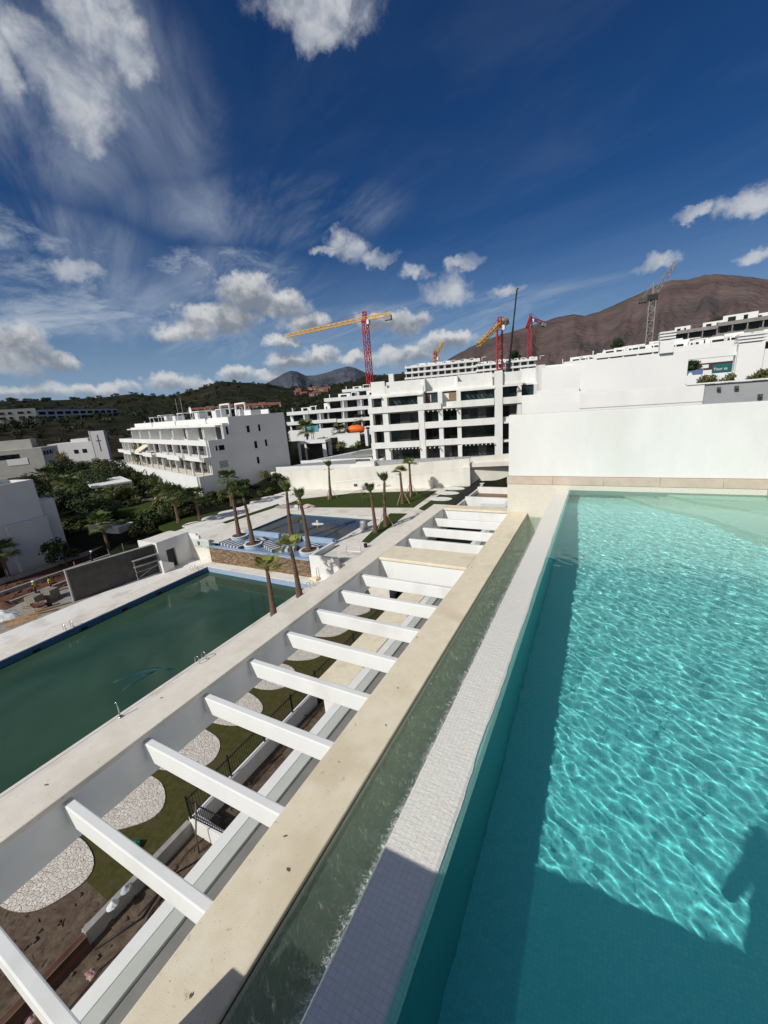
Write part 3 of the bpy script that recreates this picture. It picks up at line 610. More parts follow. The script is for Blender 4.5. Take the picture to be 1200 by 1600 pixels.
adw = N(t, 'ShaderNodeMath', operation='ADD'); t.links.new(mrw.outputs[0], adw.inputs[0]); t.links.new(nf.outputs[0], adw.inputs[1])
fw = N(t, 'ShaderNodeMapRange'); fw.inputs[1].default_value = .60; fw.inputs[2].default_value = .76; fw.inputs[4].default_value = .8; t.links.new(adw.outputs[0], fw.inputs[0])
fd = N(t, 'ShaderNodeBsdfDiffuse'); fd.inputs[0].default_value = (.75,.80,.77,1)
mx2 = N(t, 'ShaderNodeMixShader'); t.links.new(fw.outputs[0], mx2.inputs[0]); t.links.new(mx1.outputs[0], mx2.inputs[1]); t.links.new(fd.outputs[0], mx2.inputs[2]); t.links.new(mx2.outputs[0], out.inputs[0])
wave_sheet('trough_water', -1.584, -.948, -1.1, YE-.03, TWZ, .03, lambda x, y: noise.fractal(Vector((x*5, y*5, 1)), 1, 2.1, 4)*.014*(1+1.5*max(0, (x+1.35)/.4)), TW)

# ------------------------------------------------------------------ party wall beyond the pool and the neighbour's roofs
w = MB(); w.box(-2.08,YE+.045,-2.05,9.0,YE+.30,-.52); o = w.build('boundary_wall', WHITE, None, False, .012)
tag(o, 'long white rendered wall on the tan stone strip beyond the roof pool', 'wall')
nb = thing('neighbour_building', 'white stepped neighbouring house with chimneys seen over the wall behind the roof pool', 'building', (0,14,-16))
def NB(mb, name, m, bev=.01, label=None):
    o = mb.build(name, m, None, False, bev); o.parent = nb; o.location = (0,-14,16)
    if label: o['label'] = label
    return o
a = MB(); a.box(-1.85,14,-6,2.35,14.25,-.40); a.add([(-.66,13.98,-.6),(2.35,13.98,-.6),(2.35,13.98,-.155),(-.66,13.98,-.155),(-.66,14.2,-.6),(2.35,14.2,-.6),(2.35,14.2,-.155),(-.66,14.2,-.155)], [(0,1,2,3),(7,6,5,4),(3,2,6,7),(1,5,6,2),(0,3,7,4)])
a.box(-2.6,15.5,-6,0.2,15.7,-.10)
NB(a, 'parapet', WHITE)
g = MB(); g.box(2.36,14.02,-5,9,14.22,-.165); NB(g, 'side_wall', GREYW, .01, 'grey rendered wall with wall lamps')
gt = MB(); gt.box(1.95,13.95,-.155,9,14.25,-.12); NB(gt, 'wall_cap', WHITE, .005)
for x, z, s in ((2.62,-.31,.05), (2.98,-.31,.055), (3.47,-.56,.06)):
    l = MB(); l.box(x,13.95,z-s,x+s,14.02,z+s); l.box(x+s*.2,13.90,z-s*.3,x+s*1.3,13.95,z+s); NB(l, 'wall_lamp', GREYDARK, .006)
b = MB(); b.box(-1.15,23.9,-6,3.30,24.3,1.28); b.box(3.30,23.9,-6,4.98,24.3,.17); b.box(3.30,23.9,.86,4.98,24.3,1.28); b.box(4.98,23.9,-6,6.2,24.3,1.0)
b.box(-3.2,23.6,-6,-1.15,23.9,.02); b.box(-3.25,25.9,-1,-1.15,26.2,1.24)
NB(b, 'wall', WHITE2)
for x0, x1, z0, z1 in ((2.14,2.66,1.25,1.80), (5.0,5.88,-.4,1.30)):
    cmb = MB(); cmb.box(x0,23.75,z0,x1,24.35,z1)
    cap = MB()
    for k in range(3): cap.box(x0-.05,23.70,z1+.06+k*.125,x1+.05,24.40,z1+.13+k*.125); cap.box(x0+.1,23.85,z1+k*.125,x1-.1,24.25,z1+.06+k*.125)
    co_ = NB(cmb, 'chimney', WHITE2); cc = cap.build('louvre_cap', WHITE2, co_)
# planter shrubs along the grey wall come with the plants; a dry brown cutting shows right of the chimney
hb = MB(); hb.prism([(7.3,30),(26,30),(44,60),(14.7,60)], -6, lambda x, y: -.5+(y-30)*.10); o = hb.build('dry_slope', BROWNSLOPE); tag(o, kind='structure')

# billboard beyond the opening in that wall
bb = thing('billboard', 'construction hoarding with blue and teal panels, seen through the opening in the white wall', 'billboard', (8.3,60,-1))
bb.scale = (.76,1,.86)
def BB(mb, n, m): o = mb.build(n, m, bb); return o
B0, B1 = 0.0, 5.4
f_ = MB(); f_.box(-.4,0,.35,5.6,.15,3.05); BB(f_, 'board', mat('hoarding_maroon', (.05,.028,.032), (.075,.04,.042), 2, .7))
bp_ = MB(); bp_.box(-.1,-.02,1.25,2.0,0,2.35); BB(bp_, 'blue_panel', mat('hoarding_blue', (.10,.15,.30), (.12,.18,.34), 2, .7))
tp = MB(); tp.box(3.0,-.02,1.3,5.6,0,2.75); BB(tp, 'teal_panel', mat('hoarding_teal', (.01,.10,.11), (.015,.13,.13), 2, .7))
wp = MB(); wp.box(1.05,-.04,2.42,2.5,-.02,2.85); wp.box(1.9,-.04,1.35,2.95,-.02,2.15); wp.box(-.3,-.04,.75,.5,-.02,.95); BB(wp, 'white_panel', WHITE2)
ic = MB(); ic.prism([(0,0),(.55,0),(.55,.38),(.28,.62),(0,.38)], -.03, 0); o = BB(ic, 'house_emblem', WHITE2); o.rotation_euler = (R(90),0,0); o.location = (.1,-.03,1.45)
for txt, x, z, sz, m in (('Your te', 3.12, 2.02, .52, 'w'),):
    cu = bpy.data.curves.new('letters', 'FONT'); cu.body = txt; cu.size = sz; cu.extrude = .01
    to = bpy.data.objects.new('letters', cu); COL.objects.link(to); me = bpy.data.meshes.new_from_object(to.evaluated_get(bpy.context.evaluated_depsgraph_get())); bpy.data.objects.remove(to)
    me.materials.clear(); me.materials.append(WHITE2); o = bpy.data.objects.new('lettering', me); COL.objects.link(o); o.parent = bb; o.location = (x,-.04,z); o.rotation_euler = (R(90),0,0)
ps = MB()
for x in (.2, 2.0, 3.8, 5.3): ps.box(x,.16,-3,x+.14,.3,3.0)
BB(ps, 'post', GALV)
# ================================================================== garden, decks and the two lower pools
def slab(name, poly, z0, z1, m, bev=0):
    mb = MB(); mb.prism(poly, z0, z1); return tag(mb.build(name, m, None, False, bev), kind='structure')
GZ = -16.0
# ground immediately around the lower pool
slab('pool_deck', [(-43.6,-14),(-39.9,-14),(-40.2,24.4),(-38.9,28.6),(-42.2,28.6),(-43.1,20)], -18.4, GZ, PALEDECK)
slab('pool_coping_path', [(-39.9,-14),(-38.0,-14),(-38.4,27.6),(-38.4,28.6),(-38.9,28.6),(-40.2,24.4)], -18.4, GZ+.02, DECK)
slab('pool_end_path', [(-38.4,27.62),(-22.7,27.75),(-22.7,28.9),(-38.4,28.6)], -18.4, GZ+.015, DECK)
slab('garden_path', [(-23.35,-14),(-18.6,-14),(-18.6,29),(-22.7,29),(-22.7,27.75),(-23.35,27.7)], -18.4, GZ+.01, DECK)
slab('paver_yard', [(-49.5,-6),(-43.6,-6),(-43.1,20),(-49.2,22)], -18.4, GZ-.03, mat('grey_pavers', (.24,.225,.20), (.34,.32,.29), 2.4, .9, .3, 20, c3=(.17,.14,.12)))
LAWNO = slab('lower_lawn', [(-18.6,3.9),(-14.05,3.9),(-13.4,26),(-18.6,26)], -18.4, GZ, LAWNDRY)
slab('bare_soil', [(-18.6,-14),(-14.0,-14),(-14.05,3.9),(-18.6,3.9)], -18.4, GZ-.02, SOIL)
slab('private_garden', [(-14.05,-14),(-4.8,-14),(-4.8,30),(-13.0,30),(-13.8,8)], -18.4, GZ-.35, SOIL)
sb = MB(); rnd = random.Random(11)
for k in range(420):
    x, y = rnd.uniform(-18.4,-5), rnd.uniform(-3,16); zz = GZ-.02 if x < -14 else GZ-.35
    if -18.4 < x < -14 and y > 3.6: continue
    s = rnd.uniform(.02,.10); sb.box(x,y,zz-.02,x+s*rnd.uniform(.6,2),y+s*rnd.uniform(.6,2),zz+s*.7)
tag(sb.build('soil_clods', [SOIL], None), 'loose clods and stones lying on the bare garden soil', 'clods', None, 'stuff')
# scalloped stone pads in the lawn
CRAZY = bpy.data.materials.new('crazy_paving'); t = nodes(CRAZY); p = t.nodes['Principled BSDF']; p.inputs['Roughness'].default_value = .9
tcp = N(t, 'ShaderNodeTexCoord'); nzp = N(t, 'ShaderNodeTexNoise'); nzp.inputs['Scale'].default_value = 3; t.links.new(tcp.outputs['Object'], nzp.inputs['Vector'])
mxp = N(t, 'ShaderNodeMix', data_type='RGBA'); mxp.inputs[0].default_value = .12; t.links.new(tcp.outputs['Object'], mxp.inputs[6]); t.links.new(nzp.outputs['Color'], mxp.inputs[7])
vor = N(t, 'ShaderNodeTexVoronoi', feature='DISTANCE_TO_EDGE'); vor.inputs['Scale'].default_value = 9.5; t.links.new(mxp.outputs[2], vor.inputs['Vector'])
vc = N(t, 'ShaderNodeTexVoronoi'); vc.inputs['Scale'].default_value = 9.5; t.links.new(mxp.outputs[2], vc.inputs['Vector'])
ltp = N(t, 'ShaderNodeMapRange'); ltp.inputs[1].default_value = .01; ltp.inputs[2].default_value = .09; t.links.new(vor.outputs[0], ltp.inputs[0])
hsv = N(t, 'ShaderNodeSeparateColor'); t.links.new(vc.outputs['Color'], hsv.inputs[0])
mrp = N(t, 'ShaderNodeMix', data_type='RGBA'); t.links.new(hsv.outputs[0], mrp.inputs[0]); mrp.inputs[6].default_value = (.60,.55,.48,1); mrp.inputs[7].default_value = (.76,.71,.64,1)
mgp = N(t, 'ShaderNodeMix', data_type='RGBA'); t.links.new(ltp.outputs[0], mgp.inputs[0]); mgp.inputs[6].default_value = (.50,.455,.39,1); t.links.new(mrp.outputs[2], mgp.inputs[7]); t.links.new(mgp.outputs[2], p.inputs['Base Color'])
bpp = N(t, 'ShaderNodeBump'); bpp.inputs['Strength'].default_value = .8; bpp.inputs['Distance'].default_value = .03; t.links.new(ltp.outputs[0], bpp.inputs['Height']); t.links.new(bpp.outputs[0], p.inputs['Normal'])
ORD = ['nearest', 'second', 'third', 'fourth', 'fifth', 'sixth', 'seventh', 'eighth']
for k in range(8):
    y = 3.4+3.02*k
    mb = MB(); mb.ellipse(0, 0, 2.05, 1.26+.05*math.sin(k), 0, .03, 36, R(9), .035, k)
    o = mb.build('stone_pad', CRAZY, None, False, 0, (-17.85, y, GZ+.005))
    tag(o, ('pale crazy-paved stone pad in the lower lawn, %s one from the camera' % ORD[k]) if k else 'pale crazy-paved stone pad beside the bare soil, nearest one to the camera', 'stone pad', 'scalloped stone pads in the lower lawn')
# low wall and iron fence between lawn and private garden
lw_ = MB(); lw_.box(-14.16,3.0,-18,-13.92,6.95,GZ+.20); lw_.mat(1).box(-14.10,-6,-18,-13.86,3.0,GZ+.12); o = lw_.build('garden_wall', [CONC, REDSOIL], None, False, .01); tag(o, 'low unfinished concrete garden wall beside the bare soil under the pergola', 'garden wall')
lw2 = MB(); lw2.yzprism([(6.95,-18),(26,-18),(26,GZ+.42),(6.95,GZ+.42)], -14.0, -13.72); lw2.box(-13.72,6.95,-18,-11.9,7.2,GZ+.42); o = lw2.build('garden_wall', WHITE, None, False, .01); tag(o, 'low white garden wall carrying the black iron fence beneath the pergola', 'garden wall')
fe = thing('iron_fence', 'black iron railing fence on the low white garden wall below the pergola', 'fence', (-13.86,6.95,GZ+.42))
ra = MB(); ra.bar((0,0,.12),(0,19,.12),.035); ra.bar((0,0,.95),(0,19,.95),.035); ra.bar((0,0,.12),(1.9,.1,.12),.035); ra.bar((0,0,.95),(1.9,.1,.95),.035); ra.build('rail', IRON, fe)
ba = MB()
for k in range(150): ba.bar((0,.125*k,.1),(0,.125*k,1.05),.016)
for k in range(15): ba.bar((.125*k,.0065*k,.1),(.125*k,.0065*k,1.05),.016)
ba.build('bars', IRON, fe)
for k in range(10):
    po = MB(); po.bar((0,2.1*k,0),(0,2.1*k,1.15),.06); po.build('post', IRON, fe)
# the large lower pool
bs = thing('swimming_pool', 'long lower swimming pool basin with blue tiled rim holding murky green water', 'pool', (-31,10,GZ))
rim = MB()
rim.box(-38.40+31,-24,-2.3,-38.02+31,17.6,0.03); rim.box(-23.6+31,-24,-2.3,-23.36+31,17.7,.03); rim.box(-38.02+31,17.4,-2.3,-23.6+31,17.75,.03)
rim.build('rim', DECK, bs)
li = MB(); li.box(-38.02+31,-24,-2.3,-37.94+31,17.4,-.02); li.box(-23.68+31,-24,-2.3,-23.6+31,17.4,-.02); li.build('tiled_band', BLUED, bs)
le = MB(); le.box(-37.94+31,17.3,-2.3,-23.68+31,17.4,-.02); le.build('end_band', BLUEP, bs)
skm = MB()
for k in range(9): skm.box(-37.94+31,-16+k*3.4,-.52,-37.90+31,-16+k*3.4+.5,-.30)
skm.build('skimmer_opening', IRON, bs)
GW = bpy.data.materials.new('murky_green_water'); t = nodes(GW); p = t.nodes['Principled BSDF']; p.inputs['Roughness'].default_value = .04; p.inputs['IOR'].default_value = 1.33; p.inputs['Specular IOR Level'].default_value = .32
tg = N(t, 'ShaderNodeTexCoord'); n1 = N(t, 'ShaderNodeTexNoise'); n1.inputs['Scale'].default_value = .16; n1.inputs['Detail'].default_value = 6; n1.inputs['Distortion'].default_value = .8; t.links.new(tg.outputs['Object'], n1.inputs['Vector'])
cg = N(t, 'ShaderNodeValToRGB'); t.links.new(n1.outputs[0], cg.inputs[0]); cg.color_ramp.elements[0].position = .35; cg.color_ramp.elements[1].position = .7
cg.color_ramp.elements[0].color = (.026,.062,.040,1); cg.color_ramp.elements[1].color = (.042,.088,.058,1); t.links.new(cg.outputs[0], p.inputs['Base Color'])
n2 = N(t, 'ShaderNodeTexNoise'); n2.inputs['Scale'].default_value = 2.2; n2.inputs['Detail'].default_value = 4; t.links.new(tg.outputs['Object'], n2.inputs['Vector'])
bg2 = N(t, 'ShaderNodeBump'); bg2.inputs['Strength'].default_value = .10; bg2.inputs['Distance'].default_value = .05; t.links.new(n2.outputs[0], bg2.inputs['Height']); t.links.new(bg2.outputs[0], p.inputs['Normal'])
wm = MB(); wm.box(-37.94,-14,-18.2,-23.68,27.3,-16.52); tag(wm.build('green_pool_water', GW), kind='structure')
# lower-level sunken hose showing pale blue under the surface
hz_ = MB(); hz_.tube([(-25.2,14.0,0),(-25.9,13.7,0),(-26.6,13.4,0),(-27.2,12.9,0),(-27.6,12.2,0),(-27.9,11.4,0)], [.03,.16,.26,.28,.22,.08], 10); hz_.tube([(-26.3,13.4,.01),(-26.6,12.7,.01),(-26.6,12.0,.01),(-26.4,11.2,.01)], [.10,.24,.24,.06], 10)
hz_.tube([(-23.9,15.2,0),(-25.3,13.9,0)], .04, 6)
hz_.v = [(x, y, -16.519+z*.03) for x, y, z in hz_.v]
o = hz_.build('pool_hose', mat('teal_hose', (.022,.082,.085), (.022,.058,.046), 1.2, .06), None, True); tag(o, 'pale blue cleaning hose curling just under the green pool water', 'hose')
def ladder(loc, rz, label):
    l = thing('pool_ladder', label, 'pool ladder', loc, rz, 'steel pool ladders')
    for s in (-.27, .27):
        m = MB(); m.tube([(-.35,s,0),(-.34,s,.38),(-.27,s,.52),(-.12,s,.55),(.04,s,.42),(.10,s,.14),(.12,s,-1.1)], .026, 8); m.build('handrail', STEEL, l, True)
    for k in range(3):
        m = MB(); m.box(.07,-.25,-.45-.28*k,.17,.25,-.42-.28*k); m.build('step', STEEL, l)
ladder((-38.1,13.7,GZ+.03), 0, 'steel pool ladder on the left edge of the green pool, near the dark grey wall')
ladder((-38.4,26.1,GZ+.03), 0, 'steel pool ladder in the far left pool corner by the white pump house')
ladder((-23.5,14.9,GZ+.03), math.pi, 'steel pool ladder on the right edge of the green pool, midway along')
sh_ = MB(); sh_.tube([(0,0,0),(0,0,.95),(-.12,.0,1.0)], .03, 8); sh_.box(-.10,-.10,0,.10,.10,.05); o = sh_.build('pool_spout', STEEL, None, True, 0, (-23.25,9.4,GZ+.03)); tag(o, 'thin steel spout post on the right edge of the green pool, nearest the camera', 'spout')
ladder((-23.5,27.0,GZ+.03), math.pi, 'steel pool ladder in the far right corner of the green pool by the stone wall')

# upper deck level
UZ = -14.2
slab('upper_deck', [(-50.5,29.4),(-42.0,28.65),(-38.9,28.7),(-38.9,43.2),(-24.7,44),(-24.7,29.2),(-16.2,29.2),(-17.2,70),(-22,66.2),(-37,61),(-55,56.6),(-51,50)], -18.4, UZ, DECK)
slab('scalloped_path', [(-49.4,32.5),(-44.9,31.5),(-43.5,46),(-46.5,56),(-49.6,55)], UZ-.4, UZ+.006, PALEDECK)
for k in range(7):
    mb = MB(); mb.ellipse(0,0,1.6,1.5,0,.02,26,0,.02,k); o = mb.build('stone_pad', PALEDECK, None, False, 0, (-49.6-.12*k, 35.0+3.15*k, UZ+.012))
    tag(o, 'rounded white paving lobe on the left path beside the hedge, %s from the camera' % ORD[k], 'stone pad', 'white paving lobes of the left path')
slab('left_lawn', [(-49.4,31.2),(-54.6,33),(-55.2,44),(-54.6,55.5),(-50.6,57.4),(-49.8,52),(-49.3,40)], UZ-.6, UZ+.004, LAWN)
slab('path_lawn', [(-46.1,36.8),(-44.9,36.4),(-43.9,46.4),(-45.4,47.4)], UZ-.4, UZ+.012, LAWN)
slab('upper_lawn', [(-43.6,45.6),(-37.5,46.6),(-22.5,49.4),(-23.0,60.2),(-36.2,56.6),(-43.8,50.9)], UZ-.4, UZ+.010, LAWN)
slab('strip_lawn', [(-22.35,35.0),(-21.3,34.8),(-22.1,46.5),(-24.5,46.1)], UZ-.4, UZ+.012, LAWN)
slab('far_lawn_strip', [(-37,59.4),(-23.6,62.8),(-23.6,63.9),(-37,60.4)], UZ-.4, UZ+.010, LAWN)
slab('pad_lawn', [(-21.6,49),(-17.3,46),(-17.4,66),(-21.8,65.5)], UZ-.4, UZ+.009, LAWN)
for k, (x, y) in enumerate(((-20.5,54.8), (-20.7,58.6), (-20.8,61.9))):
    mb = MB(); mb.ellipse(0,0,1.75,1.15,0,.03,28,0,.02,k); o = mb.build('stone_pad', PALEDECK, None, False, 0, (x, y, UZ+.02))
    tag(o, 'white oval stone pad in the upper lawn beyond the far pergola bay, %s of three' % ('nearest', 'middle', 'farthest')[k], 'stone pad', 'white oval pads in the upper lawn')
# dirt stains and rubble by the upper lawn are built with the small things
# stone-faced wall between the levels
STONE = bpy.data.materials.new('brown_ledge_stone'); t = nodes(STONE); p = t.nodes['Principled BSDF']; p.inputs['Roughness'].default_value = .9
tcs = N(t, 'ShaderNodeTexCoord'); mps = N(t, 'ShaderNodeMapping'); mps.inputs['Scale'].default_value = (1.6,1,4.2); t.links.new(tcs.outputs['Object'], mps.inputs[0])
vs1 = N(t, 'ShaderNodeTexVoronoi'); vs1.inputs['Scale'].default_value = 2.3; t.links.new(mps.outputs[0], vs1.inputs['Vector'])
vs2 = N(t, 'ShaderNodeTexVoronoi', feature='DISTANCE_TO_EDGE'); vs2.inputs['Scale'].default_value = 2.3; t.links.new(mps.outputs[0], vs2.inputs['Vector'])
ses = N(t, 'ShaderNodeSeparateColor'); t.links.new(vs1.outputs['Color'], ses.inputs[0])
crs = N(t, 'ShaderNodeValToRGB'); t.links.new(ses.outputs[0], crs.inputs[0]); crs.color_ramp.elements[0].color = (.10,.062,.038,1); crs.color_ramp.elements[1].color = (.30,.22,.14,1); e = crs.color_ramp.elements.new(.55); e.color = (.19,.125,.075,1)
bs1 = N(t, 'ShaderNodeBump'); bs1.inputs['Strength'].default_value = 1; bs1.inputs['Distance'].default_value = .06; t.links.new(vs2.outputs[0], bs1.inputs['Height']); t.links.new(bs1.outputs[0], p.inputs['Normal']); t.links.new(crs.outputs[0], p.inputs['Base Color'])
sw_ = thing('stone_wall', 'long brown ledge-stone wall at the end of the green pool, holding up the palm basin', 'stone wall', (-31.7,28.7,GZ))
m = MB(); m.box(-7.2,0,0,7.1,.35,1.78); m.build('stone_face', STONE, sw_)
m = MB(); m.box(-7.2,-.03,1.78,7.1,.37,1.90); m.build('blue_rim', BLUEP, sw_, False, .01)
# palm basin
kp = thing('palm_basin', 'shallow blue basin with palm planters between the two garden pools', 'pool', (-31.7,29.07,UZ))
m = MB(); m.box(-7.2,0,-1.5,7.05,5.0,-.62); m.build('floor', BLUEP, kp)
m = MB(); m.box(-7.45,-.3,-1.5,-7.2,5.2,.02); m.box(7.05,.0,-1.5,7.3,5.2,.02); m.build('side_wall', DECK, kp)
BW = bpy.data.materials.new('grey_blue_water'); t = nodes(BW); p = t.nodes['Principled BSDF']; p.inputs['Roughness'].default_value = .035; p.inputs['IOR'].default_value = 1.33; p.inputs['Specular IOR Level'].default_value = .5
tcb = N(t, 'ShaderNodeTexCoord'); nb1 = N(t, 'ShaderNodeTexNoise'); nb1.inputs['Scale'].default_value = .35; nb1.inputs['Detail'].default_value = 5; t.links.new(tcb.outputs['Object'], nb1.inputs['Vector'])
cb1 = N(t, 'ShaderNodeValToRGB'); t.links.new(nb1.outputs[0], cb1.inputs[0]); cb1.color_ramp.elements[0].color = (.045,.058,.072,1); cb1.color_ramp.elements[1].color = (.080,.098,.112,1); t.links.new(cb1.outputs[0], p.inputs['Base Color'])
nb2 = N(t, 'ShaderNodeTexNoise'); nb2.inputs['Scale'].default_value = 1.6; t.links.new(tcb.outputs['Object'], nb2.inputs['Vector']); bb2 = N(t, 'ShaderNodeBump'); bb2.inputs['Strength'].default_value = .08; bb2.inputs['Distance'].default_value = .05; t.links.new(nb2.outputs[0], bb2.inputs['Height']); t.links.new(bb2.outputs[0], p.inputs['Normal'])
KW = BW.copy(); KW.name = 'shallow_blue_water'; kr = [n for n in KW.node_tree.nodes if n.type == 'VALTORGB'][0]; kr.color_ramp.elements[0].color = (.15,.22,.31,1); kr.color_ramp.elements[1].color = (.21,.29,.38,1)
m = MB(); m.box(-38.9,29.07,-14.8,-24.66,33.9,-14.36); tag(m.build('basin_water', KW), kind='structure')
for k, (x0, x1) in enumerate(((-38.7,-32.9), (-32.6,-30.0), (-29.5,-24.9))):
    m = MB(); m.box(x0,33.85,-15,x1,34.25,UZ+.36); o = m.build('weir_wall', BLUEP, None, False, .03)
    tag(o, 'pale blue weir wall between palm basin and dark pool, %s of three' % ('leftmost', 'short middle one', 'rightmost')[k], 'weir wall', 'pale blue weir walls')
SLATD = mat('dark_slat', (.055,.06,.07), (.08,.085,.10), 5, .6); SLATW = mat('pale_slat', (.50,.55,.62), (.58,.62,.68), 5, .6)
def striped(a, bpt, wdt, n, label):
    a, bpt = Vector(a), Vector(bpt); L = (bpt-a).length; ang = math.atan2(bpt.y-a.y, bpt.x-a.x)
    mb = MB()
    for k in range(n):
        x0, x1 = L*k/n, L*(k+1)/n; mb.m = k % 2; mb.box(x0,-wdt/2,-.5,x1-.004,wdt/2,.22+(.01 if k % 2 else 0))
    o = mb.build('striped_block', [SLATW, SLATD], None, False, 0, (a.x, a.y, UZ-.1)); o.rotation_euler = (0,0,ang)
    tag(o, label, 'seat block', 'striped blocks in the palm basin')
striped((-38.9,30.6,0), (-34.6,29.9,0), 1.2, 14, 'striped pale and dark seat block at the left end of the palm basin')
striped((-35.0,30.8,0), (-34.0,32.9,0), 1.5, 6, 'striped pale and dark seat block turned toward the dark pool, behind the second palm')
striped((-33.4,31.9,0), (-29.9,30.2,0), 1.2, 12, 'striped pale and dark seat block in the middle of the palm basin')
striped((-29.9,30.5,0), (-28.2,31.4,0), 1.2, 6, 'short striped seat block bending back beside the third palm planter')
striped((-27.4,32.7,0), (-25.1,31.3,0), 1.2, 9, 'striped pale and dark seat block at the right end of the palm basin')
# dark rectangular pool
pp = thing('lap_pool', 'rectangular dark blue-grey pool with lane lines behind the palm basin', 'pool', (-32,39,UZ))
m = MB(); m.box(-7.4,-4.75,-1.5,-6.9,4.2,.015); m.box(-6.9,3.9,-1.5,7.2,4.4,.015); m.box(6.75,-4.75,-1.5,7.25,3.9,.015); m.build('coping', DECK, pp, False, .01)
m = MB(); m.box(-6.9,3.82,-1.5,6.75,3.9,-.02); m.box(-6.9,-4.6,-1.5,-6.84,3.82,-.02); m.build('tiled_band', BLUED, pp)
m = MB(); m.box(-38.9,34.25,-15.6,-25.25,42.85,-14.40); tag(m.build('lap_pool_water', BW), kind='structure')
m = MB()
for x in (-4.6, .4, 4.2): m.box(x-.12,-3.9,-.197,x+.12,2.4,-.193)
m.build('lane_line', mat('dark_lane_line', (.012,.018,.028), None, rough=.1), pp)
m = MB(); m.ellipse(0,0,.9,.5,0,.05,24); m.tube([(0,0,.05),(0,.0,.35)], .05, 8); m.box(-.1,-.1,.3,.1,.1,.5); o = m.build('pool_float', WHITE, None, False, 0, (-32.0,40.0,-14.41)); tag(o, 'small white float drifting on the dark rectangular pool', 'float')
bk_ = MB(); bk_.tube([(0,0,0),(0,0,.05),(0,0,.95),(0,0,1.0)], [.42,.45,.46,.46], 18); bk_.tube([(0,0,.45),(0,0,.50)], [.475,.475], 18); bk_.tube([(0,0,1.0),(0,0,1.04)], [.40,.40], 14); o = bk_.build('metal_drum', GALV, None, True, 0, (-24.35,39.0,UZ)); tag(o, 'grey metal drum standing at the right edge of the dark pool', 'drum')
# white wall with gate beside the stone wall, glass screens
gw_ = thing('white_wall', 'white block wall with a steel handrail at the right end of the stone wall', 'wall', (-24.55,28.75,GZ))
m = MB(); m.box(0,0,-.4,3.4,.3,2.36); m.box(0,.3,-.4,.3,4,2.36); m.build('wall', WHITE, gw_, False, .01)
m = MB(); m.add([(.9,.12,2.36),(3.3,.12,2.36),(3.3,.12,3.1),(.9,.12,3.1)], [(0,1,2,3)]); m.build('glass_screen', CLEAR, gw_)
m = MB(); m.tube([(.9,-.25,0),(.9,-.25,1.15),(.9,-.02,1.2)], .035, 8); m.build('handrail', GALV, gw_, True)
st_ = MB(); st_.box(-24.3,28.1,GZ,-23.5,28.72,GZ+.28); o = st_.build('stone_step', CREAM, None, False, .02); tag(o, 'cream stone step at the foot of the white wall by the far pool corner', 'step')
gs = thing('glass_screen', 'low glass screen on the white deck above the pump house roof', 'glass screen', (-41.7,28.3,UZ))
for k in range(4):
    m = MB(); m.add([(k*1.05,0,0),(k*1.05+1.0,0,0),(k*1.05+1.0,0,.95),(k*1.05,0,.95)], [(0,1,2,3)]); m.build('pane', CLEAR, gs)
for k in range(5):
    m = MB(); m.box(k*1.05-.03,-.02,0,k*1.05-.01,.03,.25); m.build('clamp', STEEL, gs)
# pump house at the left end of the stone wall and the dark rendered wall running to it
ph = thing('pump_house', 'small white pump house with dark door openings at the far left of the green pool', 'pump house', (-42.1,24.75,GZ))
m = MB(); m.yzprism([(0,-.5),(.9,-.5),(.9,2.15),(2.0,2.15),(2.0,-.5),(3.95,-.5),(3.95,3.35),(0,3.35)], -.25, 0); m.box(-.25,3.95,-.5,1.3,4.2,3.2); m.box(1.3,3.95,2.3,1.75,4.2,3.0); m.box(1.75,3.95,-.5,3.3,4.2,2.6); m.box(-3.4,0,-.5,-.25,.2,3.3); m.build('wall', WHITE, ph, False, .01)
m = MB(); m.box(-3.4,.2,3.05,-.25,4.0,3.2); m.build('roof', DECK, ph)
m = MB(); m.box(-.30,.9,-.1,-.25,2.0,2.15); m.build('door_opening', IRON, ph)
m = MB(); m.box(1.3,4.22,-.1,1.75,4.26,2.3); m.build('slit_opening', IRON, ph)
m = MB(); m.yzprism([(-.3,-.3),(1.0,-.3),(1.0,.75),(-.3,1.45)], .5, .75); m.box(0.001,-.3,-.3,.5,-.1,1.4); m.build('wing_wall', WHITE, ph, False, .01)
dw = thing('dark_wall', 'long dark grey rendered wall with a pale edge on the left pool deck', 'wall', (-43.85,16.75,GZ), math.atan2(1.45,-0)*0)
ang = math.atan2(24.6-16.75, -42.4+43.85); dw.rotation_euler = (0,0,ang)
m = MB(); m.box(.12,0,-.5,7.95,.42,3.17); m.build('wall', GREYDARK, dw)
m = MB(); m.box(0,-.01,-.5,.12,.44,3.21); m.box(.12,-.01,3.17,7.95,.44,3.21); m.build('edge', CONC, dw, False, .005)
